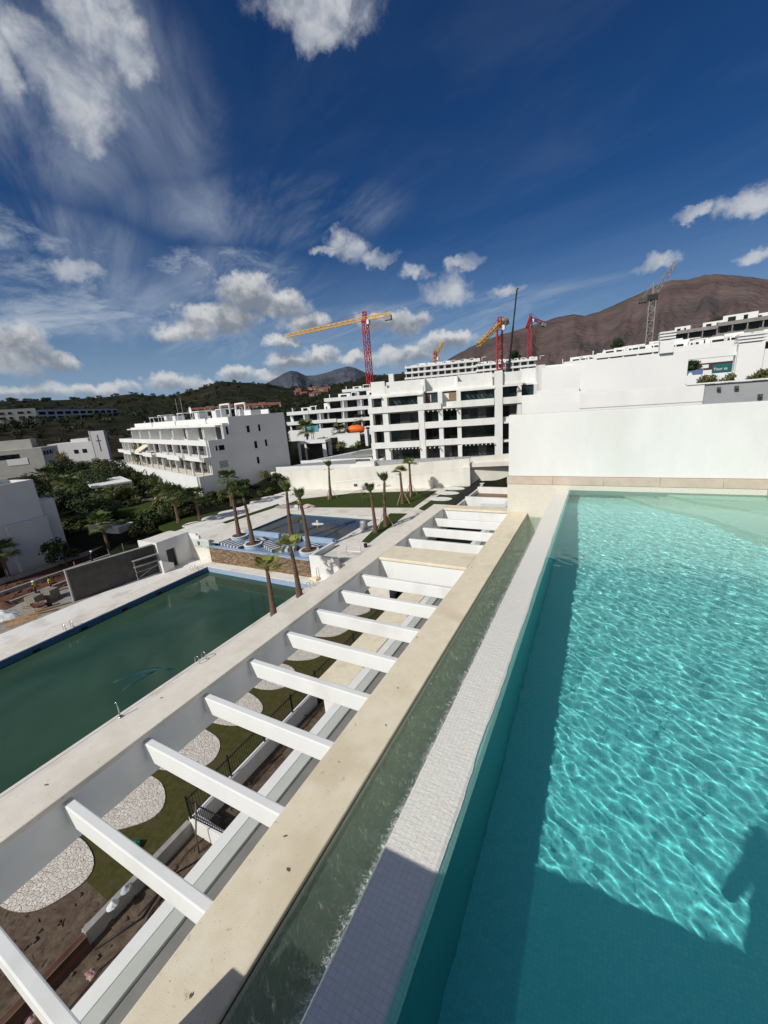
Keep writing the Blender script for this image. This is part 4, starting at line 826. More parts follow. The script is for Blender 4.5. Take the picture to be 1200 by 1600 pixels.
# ================================================================== the apartment block opposite (facade turned 15 degrees)
def part(root, name, m, fill, bev=0, label=None):
    mb = MB(); fill(mb); o = mb.build(name, m, root, False, bev)
    if label: o['label'] = label
    return o
OP = thing('apartment_building', 'white four storey apartment block with dark glazing opposite, behind the upper lawn', 'apartment building', (-34.76,66.34,0), R(15))
ZG = -10.75
def opp():
    L = 34.0
    part(OP, 'wall', WHITE, lambda m: (m.box(-2.9,2.0,-13,26,18,1.0), m.box(-2.3,3.5,1.0,26,18,3.0), m.box(26,3,-13,L,18,1.0)))
    cols = [(-2.9,-2.3,0),(-.45,.55,0),(6.05,7.05,-.15),(9.55,10.3,.2),(12.75,13.45,.2),(19.1,20.35,-.35),(22.75,23.4,.1),(25.35,25.9,.1)]
    for x0, x1, y in cols:
        top = 3.8 if x0 in (19.1,) else (1.25 if x0 < 19 else 1.2)
        part(OP, 'pillar', WHITE, lambda m: m.box(x0,y,-13,x1,2.05,top))
    part(OP, 'corner_pier', WHITE, lambda m: m.box(25.9,.2,-13,27.0,2.9,4.1))
    # parapets: (s0, s1, depth of face) per storey
    for z0, z1, runs in ((-1.62,-.52,[(-3.1,-.55,-.05),(-.55,10.1,-.25),(10.1,12.7,1.2),(11.9,19.0,-.30),(20.3,23.5,-.15)]),
                         (-4.84,-3.70,[(-3.05,-.72,-.05),(-.72,6.05,-.25),(7.05,12.8,-.05),(12.8,13.45,-.1),(13.3,19.15,-.30)]),
                         (-7.95,-6.86,[(-3.0,-.95,-.05),(-.95,6.05,-.25),(7.05,10.4,-.05),(10.4,13.3,.0),(13.3,19.15,-.30)])):
        for s0, s1, y in runs:
            part(OP, 'balcony_parapet', WHITE, lambda m: m.box(s0,y,z0,s1,y+.16,z1), .01)
        part(OP, 'floor_slab', WHITE, lambda m: m.box(-2.9,.1,z0,25.9,2.1,z0+.32))
    part(OP, 'balcony_parapet', WHITE, lambda m: m.box(20.35,.6,-4.84,25.9,.8,-3.75))
    wr = random.Random(5)
    bays = [(-2.3,-.45),(.55,6.05),(7.05,9.55),(10.3,12.75),(13.45,19.1),(20.35,22.75),(23.4,25.35)]
    for zb, zt, fl in ((-1.35,.98,3), (-4.5,-1.95,2), (-7.6,-4.95,1), (-10.75,-8.3,0)):
        for i, (a, b) in enumerate(bays):
            if fl < 2 and i == 6: continue
            y = 1.75 if i != 6 else .7
            if i == 2 and fl == 3:
                part(OP, 'door', DARKWOOD, lambda m: m.box(a+.15,1.9,zb,a+.95,1.98,zt)); a = a+1.2
            if i == 3 and fl == 3:
                part(OP, 'entrance_panel', mat('warm_stone', (.20,.13,.075), (.28,.19,.11), 4, .8), lambda m: m.box(a+1.05,1.9,zb,b-.1,1.98,zt)); continue
            n = max(2, int((b-a)/1.4))
            fr = part(OP, 'window', IRON, lambda m: [m.box(a+(b-a)*k/n-.03,y-.03,zb,a+(b-a)*k/n+.03,y+.03,zt) for k in range(n+1)]+[m.box(a,y-.03,zt-.06,b,y+.03,zt), m.box(a,y-.03,zb,b,y+.03,zb+.08)])
            mg = MB()
            for k in range(n): mg.m = wr.choice((0,0,0,1,2,2)); mg.box(a+(b-a)*k/n+.03,y-.01,zb,a+(b-a)*(k+1)/n-.03,y+.012,zt)
            mg.build('pane', [WINB if fl == 3 else WIN, CURT, WINR], fr)
    # roof: set-back parapets, rafters over the top floor windows
    part(OP, 'roof_slab', WHITE, lambda m: (m.box(-2.9,.7,1.25,7.05,3.6,1.52), m.box(12.9,.7,1.25,19.2,3.6,1.52), m.box(7.05,1.6,1.25,12.9,3.6,1.5), m.box(20.3,.2,1.45,23.9,3.6,1.75), m.box(19,.9,1.2,26,3.5,1.5)), .01)
    for s0, s1, y, z0, z1 in ((-2.6,.0,1.6,1.52,3.9), (.15,7.0,1.1,1.52,2.62), (.15,7.0,2.6,2.4,3.72), (13.0,18.8,1.1,1.52,2.62), (13.0,18.8,2.6,2.3,3.80), (20.3,23.4,.3,1.75,3.48), (23.4,26,3.2,1.5,3.9)):
        part(OP, 'roof_parapet', WHITE, lambda m: m.box(s0,y,z0,s1,y+.2,z1), .01)
    part(OP, 'roof_parapet', WHITE, lambda m: (m.box(7.1,3.0,1.5,13.0,3.25,3.75), m.box(7.1,1.2,1.52,7.3,3.1,3.7), m.box(12.8,1.2,1.52,13.0,3.1,3.7)))
    part(OP, 'chimney', WHITE, lambda m: m.box(.3,4.0,3.6,1.2,4.9,5.2))
    for s0, s1, z, y in ((-2.3,-.45,1.02,.75),(.6,6.9,1.02,.75),(13.6,19.0,1.02,.75),(20.4,23.3,1.18,.2)):
        n = int((s1-s0)/.72)
        for k in range(n+1):
            part(OP, 'rafter', WHITE, lambda m: m.box(s0+(s1-s0)*k/max(n,1)-.07,y-1.15,z,s0+(s1-s0)*k/max(n,1)+.07,y+1.1,z+.2))
        part(OP, 'rafter_beam', WHITE, lambda m: m.box(s0-.1,y-1.27,z-.02,s1+.1,y-1.15,z+.23))
    for s0, s1, z in ((7.1,9.5,-2.0),(10.3,12.7,-2.0),(.3,6.0,-8.25),(7.1,9.5,-8.35),(13.5,19,-8.2)):
        n = int((s1-s0)/.62)
        for k in range(n+1):
            part(OP, 'rafter', WHITE, lambda m: m.box(s0+(s1-s0)*k/n-.07,-.75,z,s0+(s1-s0)*k/n+.07,.2,z+.2))
    # right wing with recess
    part(OP, 'wing_wall', WHITE, lambda m: (m.box(27,.4,-13,36,2.9,-.5), m.box(27,2.7,-.5,36,3.0,4.05), m.box(30.3,.6,-.5,31.2,2.7,2.2), m.box(32.0,.5,-.5,36,2.7,3.3), m.box(27,.45,2.55,32,2.7,3.6)))
    part(OP, 'ladder', GREYDARK, lambda m: [m.bar((28.6,.9,-.5),(29.3,1.9,1.9),.09), m.bar((29.0,.9,-.5),(29.7,1.9,1.9),.09)]+[m.bar((28.7+.14*k,1.0+.2*k,-.2+.48*k),(29.1+.14*k,1.0+.2*k,-.2+.48*k),.07) for k in range(5)])
    part(OP, 'terrace_floor', DECK, lambda m: m.box(-6.5,-4.25,-11.4,27.5,2.0,ZG))
    for k in range(19):
        part(OP, 'terrace_fence_panel', GREYW, lambda m: m.box(-2.8+k*1.27,-2.35,ZG,-2.8+k*1.27+1.22,-2.30,ZG+.95))
    part(OP, 'terrace_gate', GREYDARK, lambda m: m.box(-5.6,-2.3,ZG-.2,-2.9,-2.22,ZG+1.3), 0, 'dark panel fence at the left end of the terrace')
opp()
# ---------------- retaining wall with ramp under that terrace, canopies to its left
RW = thing('retaining_wall', 'long cream white retaining wall with a ramp parapet below the opposite apartment block', 'retaining wall', (-54.5,56.2,UZ), R(14.7))
part(RW, 'wall', WARMW, lambda m: m.add([(0,0,-2),(36.5,0,-2),(36.5,0,4.35),(20,0,3.7),(0,0,3.45),(0,.35,-2),(36.5,.35,-2),(36.5,.35,4.35),(20,.35,3.7),(0,.35,3.45)], [(0,1,2,3,4),(9,8,7,6,5),(4,3,8,9),(3,2,7,8),(0,4,9,5),(1,6,7,2)]))
part(RW, 'ramp_parapet', WARMW, lambda m: m.add([(11.5,-1.5,-2),(35.5,-1.5,-2),(35.5,-1.5,2.6),(11.5,-1.5,1.05),(11.5,-1.3,-2),(35.5,-1.3,-2),(35.5,-1.3,2.6),(11.5,-1.3,1.05)], [(0,1,2,3),(7,6,5,4),(3,2,6,7),(0,3,7,4),(1,5,6,2)]))
part(RW, 'far_wall', WARMW, lambda m: m.add([(36.6,1.2,-3),(52,3.2,-3),(52,3.2,5.0),(36.6,1.2,4.3),(36.6,1.6,-3),(52,3.6,-3),(52,3.6,5.0),(36.6,1.6,4.3)], [(0,1,2,3),(7,6,5,4),(3,2,6,7),(0,3,7,4),(1,5,6,2)]))
part(RW, 'ramp', CONC, lambda m: m.add([(11.5,-1.3,-.2),(35.5,-1.3,1.7),(35.5,0,1.7),(11.5,0,-.2)], [(0,1,2,3)]))
part(RW, 'handrail', GALV, lambda m: [m.tube([(11.6,-1.42,1.35),(35.4,-1.42,2.92)], .03, 6)]+[m.tube([(11.6+k*1.7,-1.42,1.05+k*.11),(11.6+k*1.7,-1.42,1.35+k*.11)], .02, 5) for k in range(15)])
part(RW, 'wall_grille', GREYDARK, lambda m: (m.box(16.6,-1.56,.55,17.2,-1.5,1.0), m.box(18.6,-1.56,.65,19.2,-1.5,1.1)))
part(RW, 'end_pier', WARMW, lambda m: (m.box(30.2,-2.8,-1,30.5,-.9,1.9), m.box(35.4,-1.6,-1,36.6,.3,3.0)))
# white garage canopies left of the terrace
CN = thing('carport', 'low white carport roofs with grey tops between the terraced block and the opposite apartment block', 'carport', (-54.6,57.6,0), R(14.7))
part(CN, 'roof', ROOFG, lambda m: (m.add([(.4,.2,-10.35),(16,.2,-10.0),(15.5,5.2,-9.9),(3.2,5.0,-10.3)], [(0,1,2,3)]), m.add([(4.5,6.2,-10.1),(17.5,6.4,-9.7),(20.0,16,-9.1),(15.5,16,-9.3)], [(0,1,2,3)])))
part(CN, 'green_roof', ROOFGREEN, lambda m: m.box(12.5,9.5,-10.2,20.2,16.5,-9.35))
part(CN, 'fascia', WHITE, lambda m: (m.box(.2,0,-11.3,16.4,.2,-10.05), m.box(3.0,5.2,-11.2,17.8,5.5,-9.75), m.add([(4.3,6.2,-11),(15.3,16.2,-11),(15.3,16.2,-9.1),(4.3,6.2,-9.9),(4.5,6.0,-11),(15.5,16,-11),(15.5,16,-9.1),(4.5,6.0,-9.9)], [(3,2,1,0),(4,5,6,7),(3,7,6,2),(0,1,5,4)])), .01)
part(CN, 'end_wall', WHITE, lambda m: (m.box(16.2,-.2,-12,19.6,3.4,-9.8), m.box(19.6,3.2,-12,20.4,9,-9.9)), .01)
part(CN, 'post', GALV, lambda m: [m.box(4+3.4*k,.3,-12.5,4.1+3.4*k,.4,-10.3) for k in range(4)])

# ================================================================== terraced apartment block on the left (turned 18 degrees)
TB = thing('terraced_building', 'white terraced apartment block with stepped balconies and a grey-white gable on the left', 'apartment building', (-59.52,44.31,0), R(-18))
def terr():
    L = -62.0
    prof = [(.3,-14),(.3,-9.5),(2.7,-9.5),(2.7,-7.2),(1.6,-7.2),(1.6,-6.5),(2.9,-6.5),(2.9,-3.75),(5.75,-3.75),(5.75,-1.4),(7.0,-1.4),(7.0,-.12),(18,-.1),(18,-14)]
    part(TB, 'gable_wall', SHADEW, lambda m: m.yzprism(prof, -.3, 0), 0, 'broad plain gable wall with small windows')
    part(TB, 'gable_wall', WHITE2, lambda m: m.yzprism(prof, L, L+.3))
    part(TB, 'wall', WHITE2, lambda m: (m.box(L+.3,6.2,-14,-.3,17.9,-4.4), m.box(L+.3,7.9,-4.4,-.3,17.9,-1.5), m.box(L+.3,9.0,-1.5,-.3,17.9,-.4)))
    part(TB, 'garden_wall', WHITE2, lambda m: m.box(-70,.0,-14,-.3,.3,-9.5), 0)
    part(TB, 'ground_terrace', DECK, lambda m: m.box(L,.3,-10.6,-.3,6.2,-10.35))
    for z0, z1, t0 in ((-7.25,-6.5,1.6), (-4.65,-3.72,2.6)):
        part(TB, 'balcony_slab', WHITE2, lambda m: m.box(L-.4,t0+.1,z0,-.3,6.3,z0+.28))
    n = 7
    for k in range(n):
        a = L+(-L-.3)*k/n; b = L+(-L-.3)*(k+1)/n
        o1 = .55 if k % 2 else 0
        part(TB, 'balcony_parapet', WHITE2, lambda m: m.box(a,1.6-o1,-7.25-.12*(k%2),b-1.6,1.8-o1,-6.45), .01)
        part(TB, 'balcony_screen', GREYW, lambda m: m.box(b-1.6,1.7,-7.2,b,1.75,-6.5))
        for zb, zt, t in ((-10.3,-7.3,6.2), (-7.0,-4.7,6.2)):
            part(TB, 'partition_wall', WHITE2, lambda m: m.box(b-.15,5.3,zb,b+.05,6.2,zt))
            part(TB, 'pillar', WHITE2, lambda m: (m.box(b-.2,2.5,zb,b+.1,2.85,zt), m.box(a+(b-a)*.5-.1,2.6,zb,a+(b-a)*.5+.12,2.85,zt)))
            w = part(TB, 'window', IRON, lambda m: [m.box(a+.4,6.1,zb+.1,b-.5,6.19,zt-.15)])
            mg = MB(); mg.box(a+.5,6.07,zb+.15,a+(b-a)*.49,6.1,zt-.2); mg.box(a+(b-a)*.51,6.07,zb+.15,b-.6,6.1,zt-.2); mg.build('pane', WIN, w)
        part(TB, 'pillar', WHITE2, lambda m: (m.box(b-.15,5.6,-4.4,b+.05,7.9,-1.6), m.box(a+.2,5.7,-3.6,a+.45,5.95,-1.6)))
        w = part(TB, 'window', IRON, lambda m: m.box(a+.9,7.8,-4.2,b-1.2,7.89,-1.9))
        mg = MB(); mg.box(a+1.0,7.77,-4.15,a+(b-a)*.45,7.8,-1.95); mg.box(a+(b-a)*.52,7.77,-4.15,b-1.3,7.8,-1.95); mg.build('pane', WIN, w)
        part(TB, 'roof_terrace_parapet', WHITE2, lambda m: m.box(a,7.0,-1.1,b-1.2 if k % 2 else b,7.2,-.12), .01)
        part(TB, 'roof_screen', GREYW, lambda m: m.box(b-1.2,7.6,-1.1,b,7.7,.3))
    part(TB, 'long_parapet', WHITE2, lambda m: m.box(L-.4,2.6,-4.65,-.3,2.8,-3.72), .01)
    part(TB, 'eave_slab', WHITE2, lambda m: m.box(L-.4,5.0,-1.62,-1.2,8.2,-1.35), .01)
    part(TB, 'roof_slab', DECK, lambda m: m.box(L,5.9,-1.4,-.3,17.8,-1.1))
    # rooftop frames and boxes
    rnd = random.Random(3)
    for k in range(5):
        x = L+5+k*11.2+rnd.uniform(-1,1); w_, h, y = rnd.uniform(2.4,4.4), rnd.uniform(1.2,1.8), rnd.uniform(8.5,11)
        def fr(m):
            for px, py in ((x,y),(x+w_,y),(x,y+3),(x+w_,y+3)): m.box(px-.06,py-.06,-1.1,px+.06,py+.06,-.35+h)
            m.box(x-.1,y-.1,-.35+h,x+w_+.1,y+.12,-.2+h); m.box(x-.1,y+2.9,-.35+h,x+w_+.1,y+3.1,-.15+h); m.box(x-.1,y+.1,-.35+h,x+.1,y+2.9,-.16+h); m.box(x+w_-.1,y+.1,-.35+h,x+w_+.1,y+2.9,-.16+h)
        part(TB, 'roof_pergola', WHITE2, fr)
        part(TB, 'roof_box', SHADEW, lambda m: m.box(x+w_+.5,y+2.5,-.9,x+w_+2.6,y+4.8,rnd.uniform(.9,1.5)))
    part(TB, 'roof_pergola', WHITE2, lambda m: (m.box(-7.5,9,-.4,-7.25,9.25,2.0), m.box(-3.6,9,-.4,-3.35,9.25,2.0), m.box(-7.5,9,2.0,-3.35,9.25,2.25), m.box(-7.5,12,-.4,-7.25,12.25,2.0), m.box(-3.6,12,-.4,-3.35,12.25,2.0), m.box(-7.5,12,2.0,3.4-6.75,12.25,2.25)))
    part(TB, 'roof_box', WHITE2, lambda m: (m.box(-2.9,11.5,-.4,-.3,13.5,.75), m.box(-7,15,-.4,-.3,15.2,.7)))
    for x in (-40, -36.5): part(TB, 'antenna_mast', GALV, lambda m: m.tube([(x,12,-.5),(x,12,5.2)], .05, 6))
    def dish(m):
        for r0, r1, y0, y1 in ((.05,.45,.18,.10),(.45,.75,.10,-.05)):
            b = len(m.v)
            for r, yy in ((r0,y0),(r1,y1)):
                for j in range(16): m.v.append((r*math.cos(j*math.pi/8), yy, r*math.sin(j*math.pi/8)))
            for j in range(16): m.f.append((b+j,b+(j+1)%16,b+16+(j+1)%16,b+16+j)); m.mi.append(0)
    mb = MB(); dish(mb); d = mb.build('satellite_dish', WHITE2, TB); d.location = (-27,10.5,1.9)
    part(TB, 'dish_mast', GALV, lambda m: m.tube([(-27,10.8,-.9),(-27,10.8,1.9)], .05, 6))
    # gable windows: on the side face (local x = 0)
    for t0, t1, z0, z1 in ((10.08,10.62,-3.12,-1.93),(12.33,12.73,-3.1,-1.91),(11.08,11.62,-6.09,-4.78),(13.23,13.64,-5.95,-4.72),(11.09,11.56,-8.93,-7.67),(4.5,5.49,-5.6,-4.74),(3.95,4.25,-5.6,-4.74),(6.27,6.64,-3.08,-1.73)):
        f = part(TB, 'gable_window', IRON, lambda m: m.box(-.02,t0,z0,.02,t1,z1))
        mg = MB(); mg.box(.02,t0+.06,z0+.06,.03,t1-.06,z1-.06); mg.build('pane', WIN, f)
    part(TB, 'grille', GREYW, lambda m: m.box(-.02,4.1,-8.61,.02,5.63,-7.4))
    part(TB, 'awning', CREAM, lambda m: m.add([(-40.5,3.2,-4.9),(-35.5,3.2,-4.9),(-35.5,.9,-6.1),(-40.5,.9,-6.1),(-40.5,3.2,-5.0),(-35.5,3.2,-5.0),(-35.5,.9,-6.35),(-40.5,.9,-6.35)], [(3,2,1,0),(4,5,6,7),(2,3,7,6),(1,2,6,5),(3,0,4,7)]), 0, 'pale fabric awning let down over a balcony')
terr()

# ================================================================== plain white house cut off by the left edge
NL = thing('white_house', 'plain grey-shaded white house wall with a drainpipe at the left edge', 'house', (-58.9,18.6,0), R(100))
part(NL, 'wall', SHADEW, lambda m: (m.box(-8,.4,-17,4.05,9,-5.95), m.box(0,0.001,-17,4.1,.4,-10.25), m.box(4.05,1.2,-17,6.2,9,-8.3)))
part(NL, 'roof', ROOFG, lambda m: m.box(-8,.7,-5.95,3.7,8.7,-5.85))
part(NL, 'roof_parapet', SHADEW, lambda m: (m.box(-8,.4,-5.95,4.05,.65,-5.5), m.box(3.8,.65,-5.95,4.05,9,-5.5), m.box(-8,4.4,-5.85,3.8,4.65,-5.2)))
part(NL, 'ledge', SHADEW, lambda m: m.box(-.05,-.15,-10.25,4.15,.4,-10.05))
part(NL, 'drainpipe', WHITE2, lambda m: m.tube([(-.06,.33,-16.5),(-.06,.33,-10.3)], .09, 8))
for x0, x1, z0, z1 in ((-3.1,-1.2,-15.6,-13.6),(-3.4,-1.6,-12.2,-10.6)):
    f = part(NL, 'window', IRON, lambda m: m.box(x0,.36,z0,x1,.41,z1)); mg = MB(); mg.box(x0+.1,.34,z0+.1,x1-.1,.36,z1-.1); mg.build('pane', WIN, f)

# ================================================================== generic far blocks
def block(name, label, loc, rz, L, D, floors, fh=3.0, setback=0.0, m=None, bays=6, cat='apartment building', roofbits=4, seed=1, dark=.55, wall_top=1.0, group=None, gableback=True):
    r = thing(name, label, cat, loc, rz, group); rnd = random.Random(seed); m = m or WHITE2
    part(r, 'wall', m, lambda q: [q.box(0,2.0+setback*k,fh*k-(6 if k == 0 else 0),L,D,fh*(k+1)) for k in range(floors)])
    for k in range(floors):
        y = setback*k
        part(r, 'balcony_band', m, lambda q: (q.box(-.2,y,fh*(k+1)-.35,L+.2,y+2.2,fh*(k+1)), q.box(-.2,y-.1,fh*(k+1)-.45,L+.2,y+.12,fh*(k+1)+.55)))
        if k == 0: part(r, 'base_parapet', m, lambda q: q.box(-.2,-.1,-4,L+.2,.15,.9))
        for i in range(bays):
            a, b = L*i/bays, L*(i+1)/bays
            w = part(r, 'window', WIN, lambda q: q.box(a+(b-a)*rnd.uniform(.08,.2),1.93+y,fh*k+.3,a+(b-a)*(dark+rnd.uniform(.1,.3)),2.0+y,fh*k+fh-.6))
            if i: part(r, 'pillar', m, lambda q: q.box(a-.15,y+.1,fh*k,a+.15,y+2.1,fh*(k+1)-.4))
    z = fh*floors
    for k in range(roofbits):
        x = L*(k+.3)/roofbits; w = rnd.uniform(2.5, 4.5)
        def rb(q):
            q.box(x,D*.45+setback*floors,z,x+w,D*.8,z+rnd.uniform(1.4,2.4))
        part(r, 'roof_room', m, rb)
        part(r, 'roof_opening', WIN, lambda q: q.box(x+w*.2,D*.45+setback*floors-.06,z+.4,x+w*.7,D*.45+setback*floors,z+1.3))
        part(r, 'roof_post', m, lambda q: (q.box(x-2,2.4+setback*floors,z,x-1.8,2.6+setback*floors,z+1.7), q.box(x+w+1,2.4+setback*floors,z,x+w+1.2,2.6+setback*floors,z+1.7), q.box(x+w+1,2.4+setback*floors,z+1.6,x+w+3.2,2.6+setback*floors,z+1.8)))
    return r
# middle distance, between the two big blocks
mb_l = pol(-41.0, 128); mb_r = pol(-36.2, 120)
block('terraced_building', 'small white stepped apartment block behind the terraced block, with a pale blue balcony screen', (mb_l.x, mb_l.y, -6.6), R(20), 15, 12, 2, 2.9, 1.2, None, 3, seed=4, roofbits=2)
bs_ = MB(); bs_.box(0,0,0,4.2,.06,1.7); o = bs_.build('balcony_screen', mat('aqua_screen', (.10,.42,.52), None, rough=.4), None, False, 0, (mb_l.x+5.2, mb_l.y+1.4, -5.9)); o.rotation_euler = (0,0,R(20)); o.parent = bpy.data.objects['terraced_building.001']; o.location = (5.2,-.25,.2); o.rotation_euler = (0,0,0)
block('apartment_building', 'white apartment block with long balcony bands behind the palms, left of the opposite block', (mb_r.x-2, mb_r.y+4, -7.0), R(22), 27, 14, 3, 3.1, .9, None, 5, seed=6, roofbits=3)
q = pol(-33.2, 150); block('apartment_building', 'white apartment block rising behind the banded one, cut off by the opposite block', (q.x, q.y, -.6), R(22), 26, 12, 2, 3.0, 1.0, None, 5, seed=8, roofbits=3)
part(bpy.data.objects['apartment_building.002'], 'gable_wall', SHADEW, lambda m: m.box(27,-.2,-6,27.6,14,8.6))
# hilltop rows beyond the opposite block
q = pol(-24.6, 240); block('hilltop_building', 'long white terraced apartment block on the hilltop, behind the small yellow crane', (q.x, q.y, 9.6), R(14), 41, 16, 3, 3.0, 1.2, None, 11, roofbits=8, seed=10)
q = pol(-15.2, 235); block('hilltop_building', 'low white terraced block on the hilltop between the red crane and the black boom', (q.x, q.y, 10.2), R(10), 30, 14, 2, 2.9, 1.2, None, 8, roofbits=7, seed=11)
q = pol(-4.6, 150); block('hilltop_building', 'white rooftop row climbing the slope left of the grey crane', (q.x, q.y, 4.9), R(-6), 13, 10, 1, 3.0, .8, None, 4, roofbits=5, seed=12)
q = pol(-1.2, 120); block('hilltop_building', 'white two storey rooftop row at the foot of the grey crane', (q.x, q.y, 4.2), R(-8), 15, 10, 1, 3.0, .8, None, 5, roofbits=6, seed=13)
q = pol(5.4, 110); block('hilltop_building', 'white roof terraces just above the wall, under the concrete shell', (q.x, q.y, 3.2), R(-12), 18, 9, 1, 3.0, .8, None, 5, roofbits=6, seed=14)
q = pol(5.2, 165); sh1 = block('unfinished_building', 'grey unfinished concrete apartment block with white penthouses under the brown mountain', (q.x, q.y, 8.1), R(-14), 31, 14, 2, 3.1, .6, CONCD, 9, roofbits=0, seed=15)
q = pol(10.0, 160); sh2 = block('unfinished_building', 'tall grey unfinished concrete block at the right edge, one storey above its neighbour', (q.x, q.y, 5.6), R(-14), 26, 14, 3, 3.0, .6, CONCD, 8, roofbits=0, seed=16)
for r, z, xs in ((sh1, 6.2, ((3,4,1.8),(10,5.5,1.9),(16,4.5,2.4),(21,6,2.2))), (sh2, 9.0, ((.8,7.6,2.3),(13,5,2.0),(20,5,2.1)))):
    for x, w, h in xs:
        part(r, 'penthouse', WHITE2, lambda m: m.box(x,2.6,z,x+w,9,z+h))
        part(r, 'penthouse_window', WIN, lambda m: (m.box(x+w*.15,2.54,z+.5,x+w*.38,2.6,z+h-.5), m.box(x+w*.6,2.54,z+.6,x+w*.72,2.6,z+h-.5)))
# left hillside: school, chapel house
q = pol(-70.9, 430)
sc = thing('school_building', 'long white institutional building with window bands on the far left hillside', 'school', (q.x, q.y, 8.6), R(-30))
a = pol(-67.55, 430)-q; LA = a.length
sc.rotation_euler = (0,0,math.atan2(a.y,a.x))
part(sc, 'wall', PLASTERC, lambda m: m.box(-16,0,-8,LA,20,9.0)); part(sc, 'roof', ROOFG, lambda m: m.box(-16,.3,9.0,LA-.3,20,9.4))
for zz in (1.8, 5.4):
    for k in range(7):
        part(sc, 'window', WIN, lambda m: m.box(-14+k*5.6,-.08,zz,-14+k*5.6+(3.6 if k%2 else 2.2),.02,zz+1.8))
q2 = pol(-67.5, 431); b2 = pol(-60.3, 520)-q2
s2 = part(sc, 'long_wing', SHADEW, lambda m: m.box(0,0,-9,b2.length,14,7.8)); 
inv = sc.rotation_euler.z; d = q2-q; s2.location = (d.x*math.cos(-inv)-d.y*math.sin(-inv), d.x*math.sin(-inv)+d.y*math.cos(-inv), 0); s2.rotation_euler = (0,0,math.atan2(b2.y,b2.x)-inv)
mg = MB(); 
for k in range(11): mg.box(2+k*b2.length/11,-.08,-.5,2+k*b2.length/11+b2.length/11*.72,.0,2.6); mg.box(2+k*b2.length/11,-.08,4.0,2+k*b2.length/11+b2.length/11*.72,.0,6.4)
mg.build('glazing_band', WIN, s2)
q = pol(-71.3, 168)
ch = thing('chapel', 'cream convent building with a tall tower carrying a cross, left of the terraced block', 'chapel', (q.x, q.y, 0), 0)
a = pol(-68.0, 165)-q
ch.rotation_euler = (0,0,math.atan2(a.y,a.x)); LA = a.length; rz0 = ch.rotation_euler.z
def loc_of(p): d = p-q; return Vector((d.x*math.cos(-rz0)-d.y*math.sin(-rz0), d.x*math.sin(-rz0)+d.y*math.cos(-rz0), 0))
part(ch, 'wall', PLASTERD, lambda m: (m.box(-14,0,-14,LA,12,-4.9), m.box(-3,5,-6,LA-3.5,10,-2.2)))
part(ch, 'parapet', WHITE2, lambda m: m.box(1,-.1,-9.5,6,.2,-7.6))
for k, w in enumerate((2.6, 3.6, 1.6)): part(ch, 'window', WIN, lambda m: m.box(-4.5+k*3.6,-.06,-7.6,-4.5+k*3.6+w,.02,-6.2))
e = loc_of(pol(-68.0, 165)); f2 = loc_of(pol(-66.6, 176)); an = math.atan2(f2.y-e.y, f2.x-e.x); L2 = (f2-e).length
s = part(ch, 'gable_wall', PLASTERC, lambda m: m.box(0,0,-14,L2,8,-4.95)); s.location = (e.x, e.y, 0); s.rotation_euler = (0,0,an)
for k in range(5): 
    mg = MB(); mg.box(.8+k*L2/5.6,-.07,-7.3,.8+k*L2/5.6+1.3,.02,-6.1); mg.build('window', WIN, s)
e = loc_of(pol(-66.6, 190)); f2 = loc_of(pol(-63.4, 186)); an = math.atan2(f2.y-e.y, f2.x-e.x); L2 = (f2-e).length
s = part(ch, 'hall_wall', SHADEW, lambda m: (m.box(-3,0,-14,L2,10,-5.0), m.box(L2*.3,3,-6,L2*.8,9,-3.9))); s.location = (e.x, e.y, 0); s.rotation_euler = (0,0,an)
for x in (.42, .66): mg = MB(); mg.box(L2*x,-.07,-9.0,L2*x+1.4,.02,-7.6); mg.build('window', WIN, s)
e = loc_of(pol(-63.45, 178)); 
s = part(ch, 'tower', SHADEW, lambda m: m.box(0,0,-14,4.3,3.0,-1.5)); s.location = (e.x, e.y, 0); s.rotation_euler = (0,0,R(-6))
mg = MB(); mg.box(2.05,-.12,-8.6,2.17,-.02,-2.8); mg.box(1.3,-.12,-4.9,2.9,-.02,-4.78); mg.build('cross', IRON, s)
m2 = MB(); m2.box(-.25,-.1,-14,0,3.1,-1.3); m2.build('edge_fin', WHITE2, s)
# red and salmon houses of the far village
def house_proto(m1, label):
    h = thing('village_house', label, 'house', (0,0,0), 0, 'far village houses')
    part(h, 'wall', m1, lambda m: m.box(-5,-4,-6,5,4,5))
    part(h, 'roof', REDTILE, lambda m: m.yzprism([(-4.6,5),(4.6,5),(0,7.4)], -5.3, 5.3))
    part(h, 'window', WIN, lambda m: (m.box(-3.6,-4.06,1.2,-2.2,-3.98,3.2), m.box(1.2,-4.06,1.2,2.8,-3.98,3.2)))
    return h
rnd = random.Random(21); hp = house_proto(PINK, 'small salmon village house with terracotta roof, in the row above the terraced block'); hr = house_proto(REDTILE, 'small brick red village house with terracotta roof, in the row above the terraced block')
first = {0: True, 1: True}; n = 0
for row in range(2):
    for k in range(17):
        azd = -52.4+k*.64+rnd.uniform(-.12,.12)+row*.3; k2 = 0 if (k > 8 or rnd.random() < .25) else 1
        p = pol(azd, 415+row*22); z = ground_z(p.x,p.y)-.5+row*1.2
        src = (hp, hr)[k2]; rz = R(-azd+rnd.uniform(-20,20)); s = rnd.uniform(.55,.72)
        if first[k2]: src.location = (p.x,p.y,z); src.rotation_euler = (0,0,rz); src.scale = (s,s,s); first[k2] = False; o = src
        else: o = dup(src, (p.x,p.y,z), rz, s)
hv = None
